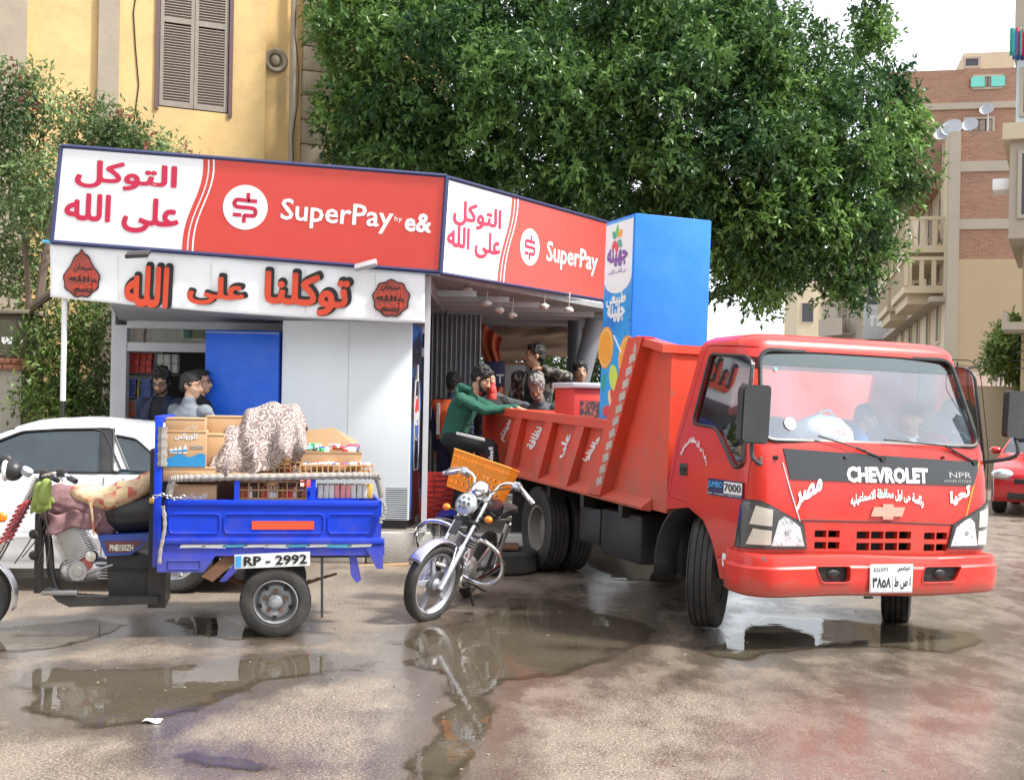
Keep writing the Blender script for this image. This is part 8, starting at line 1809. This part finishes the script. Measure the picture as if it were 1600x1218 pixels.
# ================================================================== trees
def leaf_mat(name, c1, c2, trans=.25):
    m, nt, b = nodes_of(name); N = nt.nodes.new; L = nt.links.new
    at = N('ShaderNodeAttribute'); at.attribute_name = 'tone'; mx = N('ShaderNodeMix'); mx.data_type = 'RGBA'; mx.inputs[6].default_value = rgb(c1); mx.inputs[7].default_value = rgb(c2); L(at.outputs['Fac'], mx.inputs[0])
    L(mx.outputs[2], b.inputs['Base Color']); b.inputs['Roughness'].default_value = .38; b.inputs['Specular IOR Level'].default_value = .45
    tr = N('ShaderNodeBsdfTranslucent'); L(mx.outputs[2], tr.inputs[0]); ms = N('ShaderNodeMixShader'); ms.inputs[0].default_value = trans; L(b.outputs[0], ms.inputs[1]); L(tr.outputs[0], ms.inputs[2]); L(ms.outputs[0], nt.nodes['Material Output'].inputs[0]); return m
def leaves(name, centres, radii, n, size, m, parent, tonebase=None, flat=1.0, droop=.3, fill=.55, aspect=.42, clump=9, twig=.22, lumpy=.30, wexp=2.2):
    """leaf-sized folded faces on little twigs spread through a set of lobes"""
    C_ = np.array(centres, float); Rr = np.array(radii, float); w_ = Rr ** wexp; lt = rng.random(len(C_)); w_ /= w_.sum(); nt_ = n // clump
    k = rng.choice(len(C_), nt_, p=w_); d = rng.normal(size=(nt_, 3)); d /= np.linalg.norm(d, axis=1)[:, None]
    rad = Rr[k] * (1 - (1 - rng.random(nt_) ** .5) * fill * 1.4).clip(.15, 1) * (1 + .16 * rng.normal(size=nt_))
    # lumpy surface: sub-clumps
    lump = np.array([noise.noise(Vector(q)) for q in (d * 2.6 + k[:, None] * 3.7).tolist()]); rad *= 1 + lumpy * lump
    base = C_[k] + d * rad[:, None] * np.array([1, 1, flat]); td = d + rng.normal(size=(nt_, 3)) * .5 + np.array([0, 0, .15]); td /= np.linalg.norm(td, axis=1)[:, None]
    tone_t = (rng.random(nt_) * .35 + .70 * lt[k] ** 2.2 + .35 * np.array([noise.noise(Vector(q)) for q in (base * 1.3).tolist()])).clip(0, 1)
    j = np.repeat(np.arange(nt_), clump); N_ = len(j); s_ = rng.random(N_) * twig; p = base[j] + td[j] * s_[:, None]
    ld = td[j] * .5 + rng.normal(size=(N_, 3)) * .75; ld[:, 2] -= droop * rng.random(N_); ld /= np.linalg.norm(ld, axis=1)[:, None]
    nn_ = rng.normal(size=(N_, 3)) * .6 + np.array([0, 0, 1.0]); sd_ = np.cross(ld, nn_); sd_ /= np.linalg.norm(sd_, axis=1)[:, None]; up = np.cross(sd_, ld)
    ln = size * (.7 + .6 * rng.random(N_)); wd = ln * aspect
    a = p; b_ = p + ld * (ln * .5)[:, None] + sd_ * (wd * .5)[:, None] + up * (wd * .15)[:, None]; c = p + ld * ln[:, None] - up * (ln * .08)[:, None]; e = p + ld * (ln * .5)[:, None] - sd_ * (wd * .5)[:, None] + up * (wd * .15)[:, None]
    vv = np.stack([a, b_, c, e], 1).reshape(-1, 3).astype(np.float32); ff = (np.arange(N_)[:, None] * 4 + np.array([[0, 1, 2, 0, 2, 3]])).reshape(-1)
    me = bpy.data.meshes.new(name); me.vertices.add(len(vv)); me.vertices.foreach_set('co', vv.ravel()); nl = len(ff); me.loops.add(nl); me.loops.foreach_set('vertex_index', ff.astype(np.int32)); me.polygons.add(nl // 3); me.polygons.foreach_set('loop_start', np.arange(0, nl, 3, dtype=np.int32)); me.update(); me.validate()
    me.attributes.new('tone', 'FLOAT', 'POINT').data.foreach_set('value', np.repeat((tone_t[j] + rng.normal(size=N_) * .1).clip(0, 1), 4).astype(np.float32)); me.materials.append(m)
    return link_mesh(name, me, parent)
BARK = mat('bark', (.13, .095, .07), .9, var=.3, scale=8, bump=.8, bscale=30, stretch=(3, 3, .6))
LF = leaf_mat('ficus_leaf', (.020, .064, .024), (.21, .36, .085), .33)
fic = thing('ficus_tree', 'large dense dark green ficus tree spreading behind the kiosk and truck', 'tree')
FYY = 18.5
lob = [ # px, py, radius px, distance
 (550, -40, 70, 18), (565, 60, 68, 17.5), (538, 160, 50, 18), (600, 190, 80, 17.5), (640, 20, 110, 18), (700, 130, 110, 17), (560, 230, 50, 18.2), (660, 240, 70, 18), (740, 230, 80, 18), (790, 20, 120, 18), (820, 150, 110, 16.8), (860, 250, 85, 17.4), (900, 60, 110, 17),
 (940, 180, 105, 16.6), (1000, 280, 90, 17), (1010, 60, 120, 17), (1060, 170, 110, 16.6), (1110, 60, 110, 17.2), (1130, 270, 100, 16.8), (1160, 170, 90, 17), (1150, 20, 50, 17.6), (1180, 80, 50, 17.4), (1240, 175, 72, 17.2), (1250, 290, 95, 17), (1210, 360, 90, 17), (1150, 370, 80, 17.2), (1090, 350, 60, 17.6),
 (1300, 125, 42, 17.6), (1352, 75, 32, 17.9), (1365, 20, 24, 18), (1368, -25, 22, 18), (1272, 62, 20, 18), (1320, 210, 85, 17.3), (1380, 150, 40, 17.8), (1415, 205, 32, 18), (1395, 255, 55, 17.6), (1330, 300, 75, 17.2), (1410, 285, 30, 17.8), (1300, 360, 60, 17.2), (1355, 345, 35, 17.5),
 (1190, 430, 45, 17.2), (1185, 475, 20, 17.2), (1250, 400, 50, 17.1), (1300, 425, 38, 17.1), (1345, 435, 36, 17.1), (1385, 400, 22, 17.2), (1130, 440, 26, 17.4), (1010, -60, 140, 18), (780, -80, 140, 18.5), (1150, -70, 60, 18.4), (850, 330, 70, 18.6), (700, 300, 60, 18.8), (980, 370, 60, 18.6)]
cs, rs = [], []
for x, y, r, d in lob:
    c = P(x, y, d); rr = r * d / FPX; cs.append(tuple(c)); rs.append(rr * .6)
    for k in range(7):  # tufts standing proud of each bough
        u = Vector(rng.normal(size=3)); u.y = -abs(u.y) * .8; u.normalize(); q = c + u * rr * random.uniform(.6, .98); cs.append(tuple(q)); rs.append(rr * random.uniform(.28, .42))
for x, y, r, d in lob[:30]: c = P(x, y + 20, d + 2.0); cs.append(tuple(c)); rs.append(r * .8 * d / FPX)
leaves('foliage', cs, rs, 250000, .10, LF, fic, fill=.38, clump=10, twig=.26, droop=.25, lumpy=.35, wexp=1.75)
tb = P(1010, 640, 19); tr = MB(); top = P(1000, 300, 18.5)
tr.tube(smooth_path([V(tb.x, tb.y, 0), V(tb.x + .1, tb.y, 1.5), V(tb.x - .1, tb.y - .1, 3.2), top], 5), [.42, .40, .38, .36, .35, .34, .33, .32, .31, .3, .28, .26, .24, .22, .2, .18], 12)
tr.build('trunk', BARK, fic)
for i, (x, y, r, d) in enumerate([q for q in lob[:46:2] if q[1] > 60 and q[0] < 1340]):
    e = P(x, y, d); st = V(tb.x, tb.y - .1, 2.6 + (i % 5) * .5); mid_ = st.lerp(e, .5) + V(0, .2, .5); MB().tube(smooth_path([st, mid_, e], 6), [.13 - .0085 * k for k in range(13)], 7).build('branch', BARK, fic)
# trees on the left, in front of the ochre wall
LF2 = leaf_mat('shrub_leaf', (.05, .10, .035), (.28, .38, .15)); FLW = leaf_mat('red_blossom', (.22, .05, .05), (.38, .12, .10), .2)
def bush(label, lob, n, size, m=LF2, name='shrub_tree', flowers=(), cat='tree', ground=0, group=None, trunks=()):
    t = thing(name, label, cat, group=group); cs, rs = [], []
    for x, y, r, d in lob: c = P(x, y, d); cs.append(tuple(c)); rs.append(r * d / FPX)
    leaves('foliage', cs, rs, n, size, m, t, fill=.8, clump=6, twig=.22, aspect=.36)
    if flowers:
        fc = [tuple(P(x, y, d)) for x, y, d in flowers]; leaves('blossom', fc, [.10] * len(fc), 22 * len(fc), .045, FLW, t, fill=.8, clump=5, twig=.05, aspect=.7)
    for pts in trunks: q = smooth_path([P(*p) for p in pts], 5); MB().tube(q, [.055 * (1 - .7 * i / len(q)) for i in range(len(q))], 7).build('trunk', BARK, t)
    return t
bush('grey green flowering tree in front of the ochre wall at the far left', [(15, 150, 38, 15), (40, 200, 36, 15), (-20, 230, 60, 15), (20, 300, 60, 15), (60, 330, 45, 14.6), (10, 400, 46, 15.4), (60, 420, 34, 15.4), (70, 260, 30, 14.8), (-20, 120, 30, 15), (30, 462, 26, 15.4), (75, 480, 20, 15.4), (90, 170, 22, 15), (60, 130, 22, 15)], 12500, .078,
     flowers=((20, 110, 14.8), (45, 155, 14.8), (70, 225, 14.6), (35, 122, 14.8)), trunks=(((40, 700, 14.8), (45, 480, 14.8), (30, 300, 15)), ((60, 480, 14.6), (85, 300, 14.8), (95, 260, 14.8)), ((50, 480, 14.6), (120, 430, 14.4), (180, 390, 14.5))))
bush('flowering branches rising above the left end of the long sign', [(130, 175, 24, 15.6), (165, 190, 24, 15.6), (150, 222, 32, 15.6), (200, 214, 30, 15.6), (235, 225, 20, 15.6), (110, 215, 22, 15.6), (180, 240, 30, 15.6), (270, 238, 18, 15.6), (130, 260, 40, 15.8), (220, 260, 40, 15.8)], 7000, .075,
     flowers=((130, 168, 15.4), (172, 178, 15.4), (190, 176, 15.4), (233, 220, 15.4), (284, 236, 15.4), (105, 180, 15.4)), trunks=(((150, 700, 16), (160, 420, 15.9), (150, 230, 15.7)), ((150, 420, 16), (220, 300, 15.8), (240, 240, 15.7))))
bush('loose green bushes growing under the banner behind the white pole', [(80, 520, 30, 14.6), (120, 490, 30, 14.6), (150, 510, 28, 14.8), (120, 545, 32, 14.6), (80, 580, 34, 14.4), (150, 575, 26, 14.6), (60, 620, 32, 14.3), (110, 620, 34, 14.3), (155, 625, 26, 14.4), (90, 660, 40, 14.2), (150, 660, 30, 14.3), (40, 540, 18, 14.3)], 8000, .075, m=leaf_mat('bush_leaf', (.04, .08, .02), (.22, .32, .07)), name='bush', cat='bush', trunks=(((110, 700, 14.6), (120, 560, 14.6), (130, 500, 14.7)),))
bush('bright green bushes glimpsed through the open bay behind the men', [(770, 575, 30, 19), (820, 590, 40, 19), (870, 570, 34, 19), (920, 580, 30, 19), (760, 620, 40, 19), (840, 640, 60, 19), (910, 630, 50, 19), (720, 600, 40, 19.5)], 14000, .10, m=leaf_mat('hedge_leaf', (.06, .12, .03), (.30, .42, .14)), name='hedge', cat='bush', flowers=((765, 555, 18.6), (775, 560, 18.6), (755, 562, 18.6)))
bush('small bright green street tree at the right behind the red car', [(1575, 535, 26, 30), (1600, 560, 34, 30), (1560, 565, 20, 30), (1590, 520, 24, 30), (1610, 600, 20, 30)], 9000, .14, m=leaf_mat('street_leaf', (.05, .11, .02), (.30, .42, .10)), trunks=(((1590, 680, 30), (1588, 600, 30), (1588, 560, 30)),))
# white scrap of litter on the puddle and small stones
p = G(238, 1128); b = MB(); b.grid(lambda u, v: V((u - .5) * .09, (v - .5) * .06, .012 + .008 * math.sin(u * 6) * math.cos(v * 5)), 6, 5); o = b.build('litter', WHITEV, label='small white scrap floating in the left puddle', cat='litter'); o.location = (p.x, p.y, 0); o.modifiers.new('s', 'SOLIDIFY').thickness = .003
gm_ = MB(); 
ms = MB().sph((0, 0, 0), (.012, .010, .007), 6, 4)
peb = MB()
for i in range(260):
    x, y = random.uniform(-4, 6), random.uniform(4.2, 13); s_ = random.uniform(.25, 1.0); c = V(x, y, .002)
    peb.add([c + v * s_ for v in ms.v], ms.f)
peb.build('road_grit', mat('grit', (.20, .165, .13), .8, var=.4, scale=80), kind='stuff', smooth=60)
